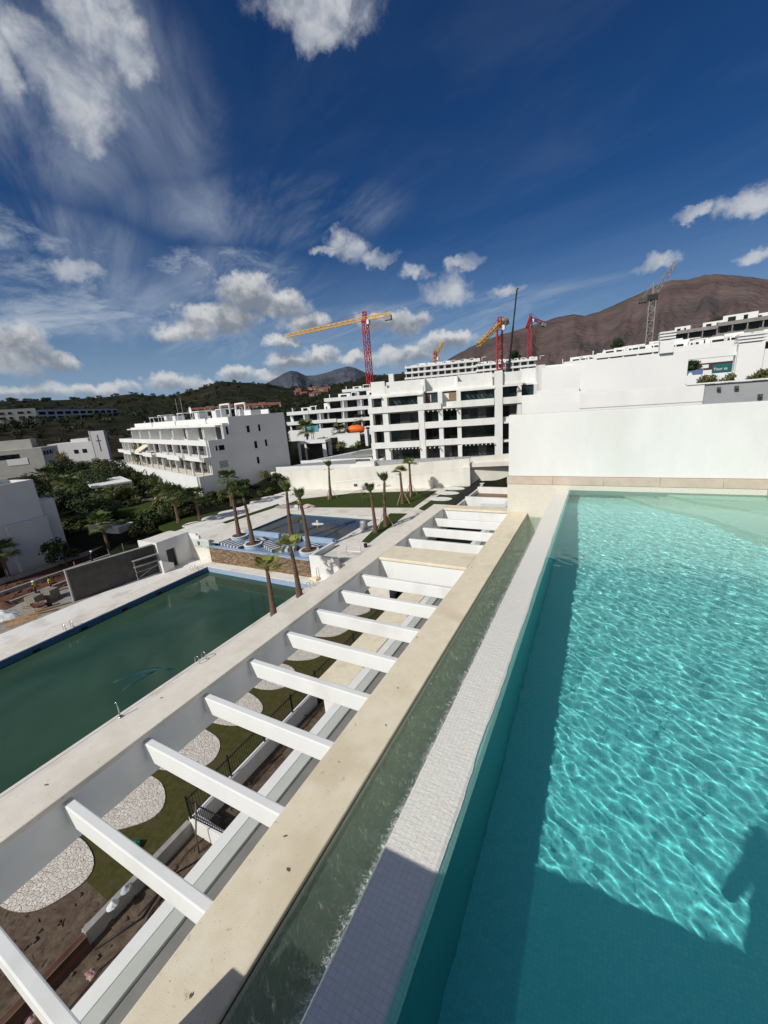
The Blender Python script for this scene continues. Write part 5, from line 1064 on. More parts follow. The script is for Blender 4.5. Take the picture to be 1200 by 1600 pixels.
for k in range(20):
    azd = -37.2+rnd.uniform(-2.2,3.0) if k < 20 else rnd.uniform(-50,-41); el = 2.45+(azd+38)*.03+rnd.uniform(-.25,.42); p = pol(azd, 900+rnd.uniform(-120,160))
    o = dup((hp, hr)[k % 2], (p.x,p.y,ground_z(p.x,p.y)-.5), R(-azd+rnd.uniform(-25,25)), rnd.uniform(.8,1.2), ('small salmon house' if k % 2 == 0 else 'small brick red house')+' scattered on the slope below the grey mountain', 'houses on the slope below the grey mountain')
q = pol(-51.2, 900); p_ = MB(); p_.box(0,0,0,9,6,3.2); o = p_.build('white_villa', WHITE2, None, False, 0, (q.x, q.y, ground_z(q.x,q.y)+12)); o.rotation_euler=(0,0,R(40)); bpy.data.objects.remove(o)
# white roadside pavilions and walls between the two big blocks
q = pol(-40.0, 92); pv = thing('white_pavilion', 'white open-fronted pavilion beside the dark cypress, behind the carports', 'pavilion', (q.x, q.y, -9.6), R(18))
part(pv, 'frame', WHITE2, lambda m: (m.box(0,0,-2,.5,.3,3.0), m.box(5.6,0,-2,6.4,.3,2.2), m.box(0,0,2.4,6.4,4,3.0), m.box(0,4,-2,6.4,4.2,3.0)))
part(pv, 'painted_shade_back', GREYDARK, lambda m: m.box(.5,3.9,-1.5,5.6,4.0,2.4))  # dark panel puts the shade under the pavilion roof into colour
q = pol(-33.2, 105); pw_ = thing('white_garden_wall', 'low white wall below the orange mixer drum', 'wall', (q.x, q.y, -8.6), R(14))
part(pw_, 'wall', WHITE2, lambda m: (m.box(-2.5,0,-3,3.5,.3,1.9), m.box(4.5,1,-3,5.2,3,2.6))); part(pw_, 'coping', WHITE2, lambda m: m.box(-2.6,-.05,1.9,3.6,.35,2.05))
# ================================================================== palms, trees, shrubs
def fan(mb, o, d, pet, rad, n, spread, droop, rnd, width=1.0):
    """one fan palm leaf: stalk then a pleated fan of narrow blades"""
    o = Vector(o); d = Vector(d).normalized()
    side = d.cross(Vector((0,0,1))); side = side.normalized() if side.length > .05 else Vector((1,0,0))
    upn = side.cross(d).normalized()
    e = o+d*pet+Vector((0,0,-droop*pet*.25))
    w = side*.022
    mb.add([o-w, o+w, e+w, e-w], [(0,1,2,3)])
    for i in range(n):
        a = (i/(n-1)-.5)*spread; bd = (d*math.cos(a)+side*math.sin(a)).normalized()
        L = rad*(1-.28*abs(i/(n-1)-.5)*2)*rnd.uniform(.88,1.08)
        mid = e+bd*L*.58+upn*.04; tip = e+bd*L+Vector((0,0,-droop*L*(.30+.25*rnd.random())))
        bw = bd.cross(upn).normalized()*(L*spread/n*.30*width)
        mb.add([e, mid-bw, tip, mid+bw], [(0,1,2,3)])
def palm_proto(kind, h, seed, label):
    rnd = random.Random(seed); r = thing('fan_palm', label, 'palm', (0,0,0))
    t = MB(); pts = []; rs = []
    lean = (rnd.uniform(-.02,.02), rnd.uniform(-.02,.02))
    base, top = (.265,.16) if kind != 'full' else (.24,.18)
    ring = 46
    for i in range(ring+1):
        k = i/ring; z = h*k
        pts.append((lean[0]*z*z/h*2, lean[1]*z*z/h*2, z)); rs.append((top*.88+(base-top)*(1-k)**1.5+.07*(1-k)**9)*(1.0+(.13 if i % 2 else -.07))*rnd.uniform(.96,1.05))
    t.tube(pts, rs, 12); t.build('trunk', TRUNK, r, False)
    tp = Vector(pts[-1]); c = MB()
    if kind == 'tuft':        # newly planted: leaves still tied upright in a bundle
        for k in range(20):
            a = 6.28*k/20+rnd.uniform(-.3,.3); ti = rnd.uniform(.05,.55)
            fan(c, tp-Vector((0,0,.25)), (math.cos(a)*ti, math.sin(a)*ti, 1), rnd.uniform(.5,.95), rnd.uniform(.75,1.1), 14, rnd.uniform(1.2,2.0), rnd.uniform(.0,.25), rnd)
        for k in range(4):
            a = rnd.uniform(0,6.28); fan(c, tp-Vector((0,0,.3)), (math.cos(a), math.sin(a), .25), .45, .6, 11, 1.6, .9, rnd)
        c.build('crown', FROND, r)
    elif kind == 'open':      # freshly planted with a few wide yellow-green fans
        for k in range(16):
            a = 6.28*k/16+rnd.uniform(-.25,.25); up = rnd.uniform(.1,1.6)
            fan(c, tp-Vector((0,0,.1)), (math.cos(a), math.sin(a), up), rnd.uniform(.5,.8), rnd.uniform(.8,1.05), 17, 2.4, rnd.uniform(.2,.7), rnd)
        c.build('crown', FRONDY, r)
    else:
        for k in range(38):
            a = 2.4*k; up = 1.5-2.0*(k/38)+rnd.uniform(-.15,.15)
            fan(c, tp, (math.cos(a), math.sin(a), up), rnd.uniform(.85,1.2), rnd.uniform(.9,1.2), 15, 2.5, .35+.5*(k/38), rnd)
        c.build('crown', FROND, r)
        s = MB()
        for k in range(14):
            a = 2.4*k; fan(s, tp-Vector((0,0,.25)), (math.cos(a)*.5, math.sin(a)*.5, -1), .4, .8, 9, 1.0, .3, rnd)
        s.build('dead_skirt', FRONDDRY, r)
    return r
used = set()
PT = [palm_proto('tuft', 5.2, 31, 'x'), palm_proto('tuft', 5.2, 32, 'x')]; PO = [palm_proto('open', 4.6, 33, 'x'), palm_proto('open', 4.6, 36, 'x')]; PF = [palm_proto('full', 4.2, 34, 'x'), palm_proto('full', 4.2, 35, 'x')]
def put(proto, loc, h, h0, label, group=None, rz=None, sxy=None):
    s = h/h0; sx = sxy or (s*.4+.6); rz = random.uniform(0,6.28) if rz is None else rz
    if proto.name not in used:
        used.add(proto.name); proto.location = loc; proto.rotation_euler = (0,0,rz); proto.scale = (sx,sx,s); proto['label'] = label
        if group: proto['group'] = group
        return proto
    return dup(proto, loc, rz, (sx,sx,s), label, group)
ring_n = ['leftmost', 'second from the left', 'third from the left', 'rightmost']
for k, (x, y) in enumerate(((-38.0,32.4), (-33.9,30.6), (-30.5,33.2), (-26.1,30.7))):
    p_ = thing('palm_planter', 'round white and blue palm planter in the shallow basin, %s of four' % ring_n[k], 'planter', (x,y,UZ-.5), 0, 'round palm planters')
    m = MB(); m.tube([(0,0,-.3),(0,0,.66),(0,0,.70)], [.98,.98,.93], 28); m.build('ring', BLUEP, p_, True)
    m = MB(); m.tube([(0,0,.70),(0,0,.76)], [1.04,1.04], 28); m.build('rim', WHITE, p_)
    m = MB(); m.tube([(0,0,.5),(0,0,.79)], [.85,.80], 20); m.build('soil', SOIL, p_)
    put(PT[k % 2], (x,y,UZ+.25), 6.0, 5.9, 'tall palm with tied-up fronds in a round basin planter, %s of four' % ring_n[k], 'palms in the basin planters')
STK = mat('timber_stake', (.42,.32,.20), (.50,.40,.27), 5, .8)
def stakes(x, y, z, label):
    s = thing('tree_stake', label, 'stakes', (x,y,z), random.uniform(0,2))
    for k in range(3):
        a = 2.09*k; m = MB(); m.bar((math.cos(a)*1.15,math.sin(a)*1.15,-.1),(math.cos(a)*.18,math.sin(a)*.18,1.75),.06); m.build('stake', STK, s)
for k, (x, y, h, lab, st) in enumerate(((-38.4,52.2,5.7,'palm with tied-up fronds on the upper lawn by the retaining wall',1), (-22.35,38.2,5.3,'palm with tied-up fronds in the narrow lawn strip, nearer of two',0), (-22.3,40.6,6.0,'palm with tied-up fronds in the narrow lawn strip, farther of two',1), (-25.0,51.2,5.2,'palm with open fronds at the right end of the upper lawn, nearer one',1), (-25.9,56.2,5.6,'palm with open fronds at the right end of the upper lawn, farther one',1))):
    put(PT[k % 2] if k < 3 else PO[k % 2], (x,y,UZ), h, 5.9 if k < 3 else 5.2, lab, 'palms on the upper lawn')
    if st: stakes(x, y, UZ, 'timber stakes propping the '+lab.replace(' with tied-up fronds','').replace(' with open fronds',''))
put(PO[0], (-22.7,21.4,GZ), 4.75, 5.0, 'palm with wide yellow-green fronds on the right edge of the green pool, nearest the camera', 'palms beside the green pool', .4)
put(PO[1], (-23.0,25.0,GZ), 5.2, 5.0, 'palm with green fronds on the right edge of the green pool near its far corner', 'palms beside the green pool', 1.9)
def gp(pos, h, lab, k=0, grp='old palms in the left garden', sxy=None):
    put(PF[k % 2], (pos[0],pos[1],pos[2] if len(pos) > 2 else ground_z(pos[0],pos[1])-.1), h, 4.9, lab, grp, None, sxy)
gp((-50.8,33.6,-13.6), 4.7, 'leafy palm standing left of the scalloped path at the hedge corner', 0)
gp((-51.5,43.6,-13.9), 5.2, 'leafy palm in front of the gable of the terraced block, beside the hedge', 1)
gp((-57.3,59.2,-11.9), 3.7, 'small leafy palm against the right end of the gable wall, by the carports', 0)
gp((-55.4,26.4,-15.6), 4.6, 'leafy palm behind the dark grey wall, its trunk pale in the sun', 1)
gp((-69.5,34.0), 3.6, 'leafy palm in the shaded garden in front of the white garden pergola', 0)
gp((-77.0,34.0), 5.4, 'tall leafy palm in the shaded garden behind the white house, right of its roof', 1)
gp((-86.0,36.4), 4.9, 'leafy palm in the shaded garden next to the tall one behind the white house', 0)
gp((-97.0,38.8), 5.6, 'old palm with a broad crown in the shaded garden just above the white house roof', 1, sxy=1.5)
gp((-57.2,16.7,-16.2), 4.6, 'palm cut by the left edge in front of the white house wall', 0)
gp((-49.9,36.2,-13.9), 4.2, 'thin leafy palm rising from the shrubs below the garden wall of the terraced block', 1)
for (x, y, z), h, lab, k in ((tuple(pol(-38.6,106))[:2]+(-11.5,), 8.2, 'tall palm between the two apartment blocks in front of the white pavilion', 0), (tuple(pol(-34.0,185))[:2]+(-7.5,), 8.8, 'tall palm in front of the banded white block between the apartment blocks', 1), (tuple(pol(-34.1,118))[:2]+(-11.3,), 5.8, 'leafy palm left of the orange mixer drum', 0), (tuple(pol(-31.1,124))[:2]+(-9.4,), 6.3, 'leafy palm against the left edge of the opposite apartment block, by the orange drum', 1)):
    gp((x,y,z), h, lab, k, 'palms between the apartment blocks', sxy=1.45)
# ---- broadleaf trees
def tree_proto(name, label, cat, h, rx, rz, n, size, m, seed, trunk_r=.16, crown_z=.62):
    r = thing(name, label, cat, (0,0,0)); t = MB(); rnd = random.Random(seed); cz = h*crown_z
    t.tube([(0,0,-.6),(0,0,h*.2),(rnd.uniform(-.1,.1),rnd.uniform(-.1,.1),h*.5)], [trunk_r*1.3,trunk_r,trunk_r*.7], 8)
    for k in range(6):
        a = 6.28*k/6+rnd.uniform(-.4,.4); q = rnd.uniform(.45,.75)
        t.tube([(0,0,h*rnd.uniform(.28,.45)),(math.cos(a)*rx*q*.5,math.sin(a)*rx*q*.5,cz),(math.cos(a)*rx*q,math.sin(a)*rx*q,cz+rz*rnd.uniform(.0,.5))], [trunk_r*.5,trunk_r*.32,trunk_r*.12], 6)
    t.build('trunk', BARK, r, True)
    vs, fs = leaf_cloud(n, rx, rx, rz, size, seed, cz, .45); c = MB(); c.add(vs, fs); c.build('crown', m, r)
    return r
T1 = tree_proto('broadleaf_tree', 'x', 'tree', 6.5, 2.9, 2.4, 2600, .17, LEAFD, 41, crown_z=.66)
T2 = tree_proto('broadleaf_tree', 'x', 'tree', 5.5, 2.5, 2.1, 2300, .16, LEAFM, 42)
T3 = tree_proto('broadleaf_tree', 'x', 'tree', 7.0, 1.7, 3.0, 2000, .16, LEAFY, 43, .14, .58)
T4 = tree_proto('magnolia_tree', 'x', 'tree', 4.0, 1.9, 1.5, 900, .22, LEAFD, 44, .10, .62)
put(T4, (-55.6,21.6,-16.4), 4.0, 4.0, 'dark glossy-leaved tree in front of the corner of the white house', None, .3, 1.0)
TL = [(-66,31,0),(-71,28,0),(-72,38,1),(-79,30,0),(-81,39,0),(-84,31,1),(-91,33,0),(-92,42,1),(-99,36,0),(-103,44,0),(-107,38,1),(-112,48,0),(-98,50,1),(-118,55,0),(-86,45,0)]
for k, (x, y, kind) in enumerate(TL):
    h = 5.4+1.5*math.sin(k*2.3)
    put((T1,T2)[kind], (x,y,ground_z(x,y)-.2), h, (6.5,5.5)[kind], ('dark dense evergreen tree' if kind == 0 else 'olive green bushy tree')+' in the crowded shaded garden behind the white house', ('dark' if kind == 0 else 'olive')+' trees of the shaded garden', None, 1.15)
for k, (x, y, h, lab) in enumerate(((-104,62,8.2,'tall yellowing tree standing right of the cross tower'), (-98,66,7.2,'shorter yellowing tree between the cross tower and the terraced block'), (-139,61,7.5,'yellow-green column tree between the two wings of the convent'))):
    put(T3, (x,y,ground_z(x,y)-.2), h, 7.0, lab, None, None, 1.25)
# cypress
cy = thing('cypress', 'dark narrow cypress against the right corner of the gable wall', 'cypress', (*pol(-41.3,84)[:2],-11.6))
m = MB(); m.tube([(0,0,-1),(0,0,1.2)], [.16,.12], 8); m.build('trunk', BARK, cy)
vs, fs = leaf_cloud(1800, 1.35, 1.35, 6.2, .15, 47, 3.9, .5); m = MB(); m.add(vs, fs); m.build('crown', LEAFD, cy)
# ---- shrubs
def shrub_proto(m_, seed, n=700, size=.11, flat=.75):
    r = thing('shrub', 'x', 'shrub', (0,0,0)); vs, fs = leaf_cloud(n, 1, 1, flat, size, seed, flat*.6, .4); c = MB(); c.add(vs, fs); c.build('foliage', m_, r)
    s = MB(); rnd = random.Random(seed)
    for k in range(5): a = 1.25*k; s.tube([(0,0,-.2),(math.cos(a)*.25,math.sin(a)*.25,.3),(math.cos(a)*.55,math.sin(a)*.55,.75)], [.03,.022,.01], 5)
    s.build('stem', BARK, r); return r
SH = [shrub_proto(LEAFD, 51), shrub_proto(LEAFM, 52), shrub_proto(LEAFY, 53, 420)]
def banana_proto(seed):
    r = thing('strelitzia', 'x', 'shrub', (0,0,0)); rnd = random.Random(seed); c = MB()
    for k in range(18):
        a = 2.4*k; ti = .25+.65*(k/18); d = Vector((math.cos(a)*ti, math.sin(a)*ti, 1)).normalized(); L = rnd.uniform(1.5,2.4)
        o = Vector((rnd.uniform(-.25,.25), rnd.uniform(-.25,.25), 0)); side = d.cross(Vector((0,0,1))).normalized(); p0 = o
        prev = None
        for j in range(7):
            q = j/6; pt = o+d*L*q+Vector((d.x,d.y,0))*q*q*.5-Vector((0,0,.45*q**3)); w = side*(.02 if q < .4 else .20*math.sin(math.pi*(q-.4)/.62)+.01)
            cur = (pt-w, pt+w)
            if prev: c.add([prev[0],prev[1],cur[1],cur[0]], [(0,1,2,3)])
            prev = cur
    c.build('foliage', FROND, r); s = MB(); s.tube([(0,0,-.2),(0,0,.9)], [.14,.07], 8); s.build('stem', BARK, r); return r
BN = banana_proto(61)
c18, s18 = math.cos(R(-18)), math.sin(R(-18))
def tb(x, y): return (-59.52+x*c18-y*s18, 44.31+x*s18+y*c18)
rnd = random.Random(77)
for k in range(26):              # bed in front of the long garden wall
    x = -1.5-k*1.65; px, py = tb(x, rnd.uniform(-2.6,-.9)); z = -11.9-.035*k*0; gz = ground_z(px,py); gz = min(gz, -11.6)
    if k % 4 == 2: put(BN, (px,py,gz), rnd.uniform(1.25,1.55), 1.0, 'broad-leaved banana-like plant in the bed along the white garden wall of the terraced block', 'banana-like plants along the garden wall', None, 1.25)
    else: put(SH[(0,1,0,0,1,0,2)[k % 7]], (px,py,gz-.1), rnd.uniform(1.3,2.3), 1, ['dark green','olive green','yellowing'][(0,1,0,0,1,0,2)[k % 7]]+' shrub in the bed along the white garden wall of the terraced block', ['dark','olive','yellowing'][(0,1,0,0,1,0,2)[k % 7]]+' shrubs along the garden wall', None, rnd.uniform(1.2,1.8))
for k in range(15):              # bed at the foot of the gable
    px, py = tb(rnd.uniform(1.0,4.6), 1.0+k*1.35); gz = ground_z(px,py); kk = (0,1,1,2,0)[k % 5]
    put(SH[kk], (px,py,gz-.1), rnd.uniform(.9,1.7), 1, ['dark green','olive green','yellowing'][kk]+' shrub in the bed at the foot of the gable wall', ['dark','olive','yellowing'][kk]+' shrubs below the gable', None, rnd.uniform(1.0,1.6))
hb = MB(); cvs, cfs = leaf_cloud(260, .9, .9, .8, .11, 57, .45, .5)
for k in range(22):
    y = 33+k*1.05; x = -55.6-.35*math.sin(k); ox, oy, oz = x+rnd.uniform(-.2,.2), y, UZ-.1
    s = rnd.uniform(.95,1.25); hb.add([(ox+a*s, oy+b_*s, oz+c_*s*1.15) for a, b_, c_ in cvs], cfs)
hg = thing('hedge', 'long dark green hedge along the left lawn, behind the scalloped white path', 'hedge', (0,0,0)); hb.build('foliage', LEAFD, hg)
hs_ = MB()
for k in range(22): hs_.tube([(-55.6,33+k*1.05,UZ-.3),(-55.6,33+k*1.05,UZ+.6)], .03, 5)
hs_.build('stem', BARK, hg)
for k in range(34):              # loose shrubs filling the left garden
    x, y = rnd.uniform(-95,-56), rnd.uniform(27,46)
    if -72 < x < -60 and 33 < y < 37.5: y += 5
    if x > -60 and y > 41: continue
    kk = (0,0,1,0,1,2)[k % 6]; put(SH[kk], (x,y,ground_z(x,y)-.15), rnd.uniform(1.0,2.2), 1, ['dark green','olive green','yellowing'][kk]+' shrub among the paths of the shaded left garden', ['dark','olive','yellowing'][kk]+' shrubs of the left garden', None, rnd.uniform(1.2,2.3))
for k, (x, y, s) in enumerate(((-57.2,33.6,2.0),(-58.6,35.2,1.8),(-55.6,35.0,1.7),(-56.5,31.4,1.6))):
    put(SH[k % 2], (x,y,ground_z(x,y)-.1), s, 1, ('dark green' if k % 2 == 0 else 'olive green')+' shrub of the large clump between the garden lawn and the hedge', ('dark' if k % 2 == 0 else 'olive')+' shrubs of the large clump', None, s)
for k, (a, r, s) in enumerate(((-36.0,100,1.9),(-34.6,102,2.1),(-33.4,108,1.6),(-38.0,96,1.4),(-35.2,96,1.3),(-32.0,104,1.7),(-36.8,112,2.3),(-40.4,97,1.8))):
    p = pol(a, r); put(SH[(0,1)[k % 2]], (p.x,p.y,-10.6+.02*(r-96)), s, 1, ('dark green' if k % 2 == 0 else 'olive green')+' shrub in the bed between the two apartment blocks', ('dark' if k % 2 == 0 else 'olive')+' shrubs between the apartment blocks', None, s*1.2)
# shrubs of the roof planters by the grey wall, small trees of the skyline
for k, (x, s) in enumerate(((2.35,.22),(2.62,.26),(2.9,.22),(3.55,.25),(3.9,.32),(4.3,.36),(4.75,.4),(5.2,.42))):
    put(SH[2 if k % 3 == 1 else 1], (x,14.6,-.16), s*1.0, 1, ('straggly yellowing' if k % 3 == 1 else 'straggly olive')+' shrub growing above the grey wall at the right edge', ('yellowing' if k % 3 == 1 else 'olive')+' shrubs above the grey wall', None, s)
for a, r, h, lab in ((1.1,170,5.5,'dark round tree on the slope left of the grey crane'), (9.7,182,7.5,'dark tree behind the unfinished concrete block'), (-10.5,250,8.0,'dark tree on the hilltop behind the black boom'), (7.9,62,1.0,'x')):
    if lab == 'x': continue
    p = pol(a, r); z = r*math.tan(R({1.1:5.3,9.7:6.1,-10.5:5.3}[a]))-h; put(T1, (p.x,p.y,z), h, 6.5, lab, None, None, h/6.5*1.15)
for k in range(7):
    p = pol(7.2+k*.22, 56); put(SH[k % 2], (p.x,p.y,1.0), .75, 1, ('dark green' if k % 2 == 0 else 'olive green')+' shrub in front of the hoarding, seen through the wall opening', ('dark' if k % 2 == 0 else 'olive')+' shrubs before the hoarding', None, .9)
# small saplings
sp_ = thing('sapling', 'small bare sapling on the upper lawn behind the dark pool', 'sapling', (-31.6,51.0,UZ)); m = MB(); m.tube([(0,0,0),(0,0,.9)], .05, 6); m.tube([(0,0,.8),(.5,0,1.3)], .03, 5); m.tube([(0,0,.8),(-.5,.1,1.35)], .03, 5); m.build('trunk', BARK, sp_)
vs, fs = leaf_cloud(120, .7, .7, .25, .09, 5, 1.35); m = MB(); m.add(vs, fs); m.build('crown', LEAFM, sp_)
# garden features of the left neighbour: lawn patch, path, white pergola frame
slab('garden_lawn', [(-61,35.5),(-66,33.6),(-70.5,37),(-67,41),(-62,40)], -15, -13.05, LAWN)
slab('garden_walk', [(-58,38.5),(-62.2,40.6),(-68.5,42.5),(-72.5,38.5),(-74,39.5),(-69,44),(-62,42.2),(-57.5,40)], -15, -12.95, DECK)
gpv = thing('garden_pergola', 'white flat-roofed garden pergola half hidden among the palms of the left garden', 'pergola', (-80.5,41.0,-12.4), R(-20))
part(gpv, 'roof', WHITE2, lambda m: m.box(-5,-3,2.3,6,3,2.6)); 
for x, y in ((-4.5,-2.6),(5.5,-2.6),(5.5,2.6),(-4.5,2.6),(.5,-2.6)): part(gpv, 'post', WHITE2, lambda m: m.box(x,y,-1.5,x+.3,y+.3,2.3))
pav = slab('garden_terrace', [(-66,29.5),(-60,30.5),(-60.5,33),(-66,32)], -16, -14.0, DECK)
# ================================================================== cranes
def lattice(mb, a, b, w, n, wid=.16, up=None):
    a, b = Vector(a), Vector(b); t = (b-a).normalized(); ref = Vector(up) if up else (Vector((0,1,0)) if abs(t.z) > .9 else Vector((0,0,1)))
    u = t.cross(ref).normalized()*w/2; v = t.cross(u).normalized()*w/2; L = (b-a)/n
    cs = [u+v, u-v, -u-v, -u+v]
    for c in cs: mb.bar(a+c, b+c, wid)
    for k in range(n):
        for j in range(4):
            c0, c1 = cs[j], cs[(j+1)%4]
            if k % 2: c0, c1 = c1, c0
            mb.bar(a+L*k+c0, a+L*(k+1)+c1, wid*.6)
            if k % 2 == 0: mb.bar(a+L*k+cs[j], a+L*k+cs[(j+1)%4], wid*.55)
def tower_crane(label, azd, r, el_base, el_top, jib_az, jib_r, jib_el, cj_az, cj_r, cj_el, mast_m, jib_m, w=1.9, wid=.2):
    p = pol(azd, r); zb, zt = r*math.tan(R(el_base)), r*math.tan(R(el_top))
    c = thing('tower_crane', label, 'crane', (p.x,p.y,zb-14)); h = zt-zb+14
    def loc(q, z): return Vector((q.x-p.x, q.y-p.y, z-(zb-14)))
    zj = zt-w*1.9
    m = MB(); lattice(m, (0,0,0), (0,0,zj-(zb-14)), w, int((zj-zb+14)/w), wid); m.build('mast', mast_m, c)
    m = MB(); lattice(m, (0,0,h-w*1.7), (0,0,h), w*.6, 4, wid*.8); m.build('apex', mast_m, c)
    m = MB(); m.box(-w*.6,-w*.6,h-w*2.0,w*.6,w*.6,h-w*1.6); m.build('slewing_ring', mast_m, c)
    J = loc(pol(jib_az, jib_r), jib_r*math.tan(R(jib_el))); K = loc(pol(cj_az, cj_r), cj_r*math.tan(R(cj_el))); O = Vector((0,0,h-w*1.4))
    n = max(6, int((J-O).length/(w*.75)))
    m = MB(); lattice(m, O, J, w*.62, n, wid*.75); m.build('jib', jib_m, c)
    m = MB(); lattice(m, O, K, w*.62, max(4, int((K-O).length/w)), wid*.8); m.build('counter_jib', jib_m, c)
    m = MB(); dk_ = (K-O).normalized(); m.bar(K-dk_*w*1.4-Vector((0,0,w*.5)), K-Vector((0,0,w*.5)), w*.95); m.build('counterweight', CONC, c)
    m = MB(); m.bar(Vector((0,0,h)), O.lerp(J, .62)+Vector((0,0,w*.3)), wid*.4); m.bar(Vector((0,0,h)), O.lerp(K, .8)+Vector((0,0,w*.3)), wid*.4); m.build('tie_bar', mast_m, c)
    m = MB(); q = O.lerp(J, .12); m.box(w*.4,-w*.5,h-w*2.6,w*1.1,w*.3,h-w*1.7); m.build('cab', WHITE2, c)
    return c
tower_crane('red tower crane with a long yellow jib, tallest on the left above the opposite block', -29.35, 200, 3.0, 11.55, -39.7, 232, 9.25, -25.9, 196, 10.95, CRED, CYEL, 2.2, .30)
tower_crane('small red crane with a raised yellow jib above the white hilltop block', -20.45, 330, 3.3, 6.1, -19.4, 336, 7.1, -20.9, 330, 5.1, CRED, CYEL, 2.6, .42)
tower_crane('red tower crane with a yellow jib pointing toward the camera, next to the black boom', -12.25, 230, 2.8, 9.3, -14.9, 205, 6.35, -11.35, 236, 8.95, CRED, CYEL, 2.5, .38)
tower_crane('slim dark red tower crane in front of the brown mountain', -8.6, 330, 3.2, 9.2, -9.0, 300, 7.6, -6.9, 338, 7.85, CRED, CRED, 2.3, .36)
lc_ = pol(4.05, 190); zb, zt = 190*math.tan(R(3.6)), 190*math.tan(R(8.7))
lf_ = thing('tower_crane', 'grey luffing tower crane with its jib raised to the right, before the brown mountain', 'crane', (lc_.x,lc_.y,zb-8))
m = MB(); lattice(m, (0,0,0), (0,0,zt-zb+8), 2.0, 14, .26); m.build('mast', CGREY, lf_)
m = MB(); m.box(-1.6,-1.3,zt-zb+7.6,1.6,1.3,zt-zb+9.4); m.build('slewing_deck', BLACK, lf_)
tip = pol(5.85, 188); T = Vector((tip.x-lc_.x, tip.y-lc_.y, 188*math.tan(R(11.75))-(zb-8)))
m = MB(); lattice(m, (0.3,0,zt-zb+9), T, 1.3, 12, .22, (0,1,0)); m.build('jib', CGREY, lf_)
m = MB(); m.bar((0,0,zt-zb+9),(-.2,0,zt-zb+13.5),.4); m.bar((-.2,0,zt-zb+13.5),T*.72+Vector((0,0,(zt-zb+9)*.28)),.1); m.bar((-.2,0,zt-zb+13.5),(-3.2,0,zt-zb+8.6),.14); m.build('a_frame', CGREY, lf_)
m = MB(); m.box(-4.2,-1,zt-zb+7.2,-1.6,1,zt-zb+8.8); m.build('counterweight', GREYDARK, lf_)
bp0 = pol(-11.55, 140); bt = pol(-10.2, 141); z0, z1 = 140*math.tan(R(2.8)), 141*math.tan(R(12.0))
mc = thing('mobile_crane', 'thin black telescopic crane boom leaning right in front of the brown mountain', 'crane', (bp0.x,bp0.y,z0-9))
T = Vector((bt.x-bp0.x, bt.y-bp0.y, z1-z0+9))
m = MB(); m.tube([(0,0,1.5),T*.35], .42, 8); m.build('boom_base', BLACK, mc); m = MB(); m.tube([T*.34,T*.68], .30, 8); m.build('boom_middle', BLACK, mc); m = MB(); m.tube([T*.67,T], .22, 8); m.tube([T,T+Vector((.5,0,.3))], .2, 6); m.build('boom_tip', BLACK, mc)
m = MB(); m.box(-3,-1.3,.6,3,1.3,2.2); m.box(-2.8,-1.2,2.2,-.6,1.2,3.2); m.build('body', CYEL, mc)
for x in (-2,0,2):
    for y in (-1.3,1.3): m = MB(); m.tube([(x,y-.2,.55),(x,y+.2,.55)], .55, 14); m.build('wheel', BLACK, mc)

# ================================================================== concrete mixer truck with the orange drum
q = pol(-31.75, 118); tr_ = thing('mixer_truck', 'concrete mixer truck with a bright orange drum beside the opposite apartment block', 'truck', (q.x,q.y,-8.9), R(18))
m = MB(); m.tube([(-2.9,0,2.3),(-2.3,0,2.35),(-1.2,0,2.45),(.4,0,2.45),(1.6,0,2.3),(2.3,0,2.2)], [.55,.95,1.22,1.25,1.0,.6], 20); m.build('drum', ORANGE, tr_, True)
m = MB(); m.box(-3.4,-1.0,.7,4.6,1.0,1.05); m.build('chassis', GREYDARK, tr_, False, .02)
m = MB(); m.box(2.7,-1.2,.8,4.7,1.2,2.2); m.prism([(2.8,-1.15),(4.35,-1.15),(4.35,1.15),(2.8,1.15)], 2.2, 3.1); cab_ = m.build('cab', WHITE2, tr_, False, .06)
m = MB(); m.box(4.36,-1.0,2.3,4.40,1.0,2.95); m.box(3.0,-1.18,2.3,4.2,-1.15,2.9); m.build('windscreen', WIN, cab_)
m = MB(); m.tube([(-3.2,0,2.9),(-3.9,0,1.6)], .25, 8); m.build('chute', GALV, tr_)
for x in (-2.4,-1.1,3.4):
    for y in (-1.05,1.05): m = MB(); m.tube([(x,y-.18,.5),(x,y+.18,.5)], .52, 16); m.build('wheel', BLACK, tr_)

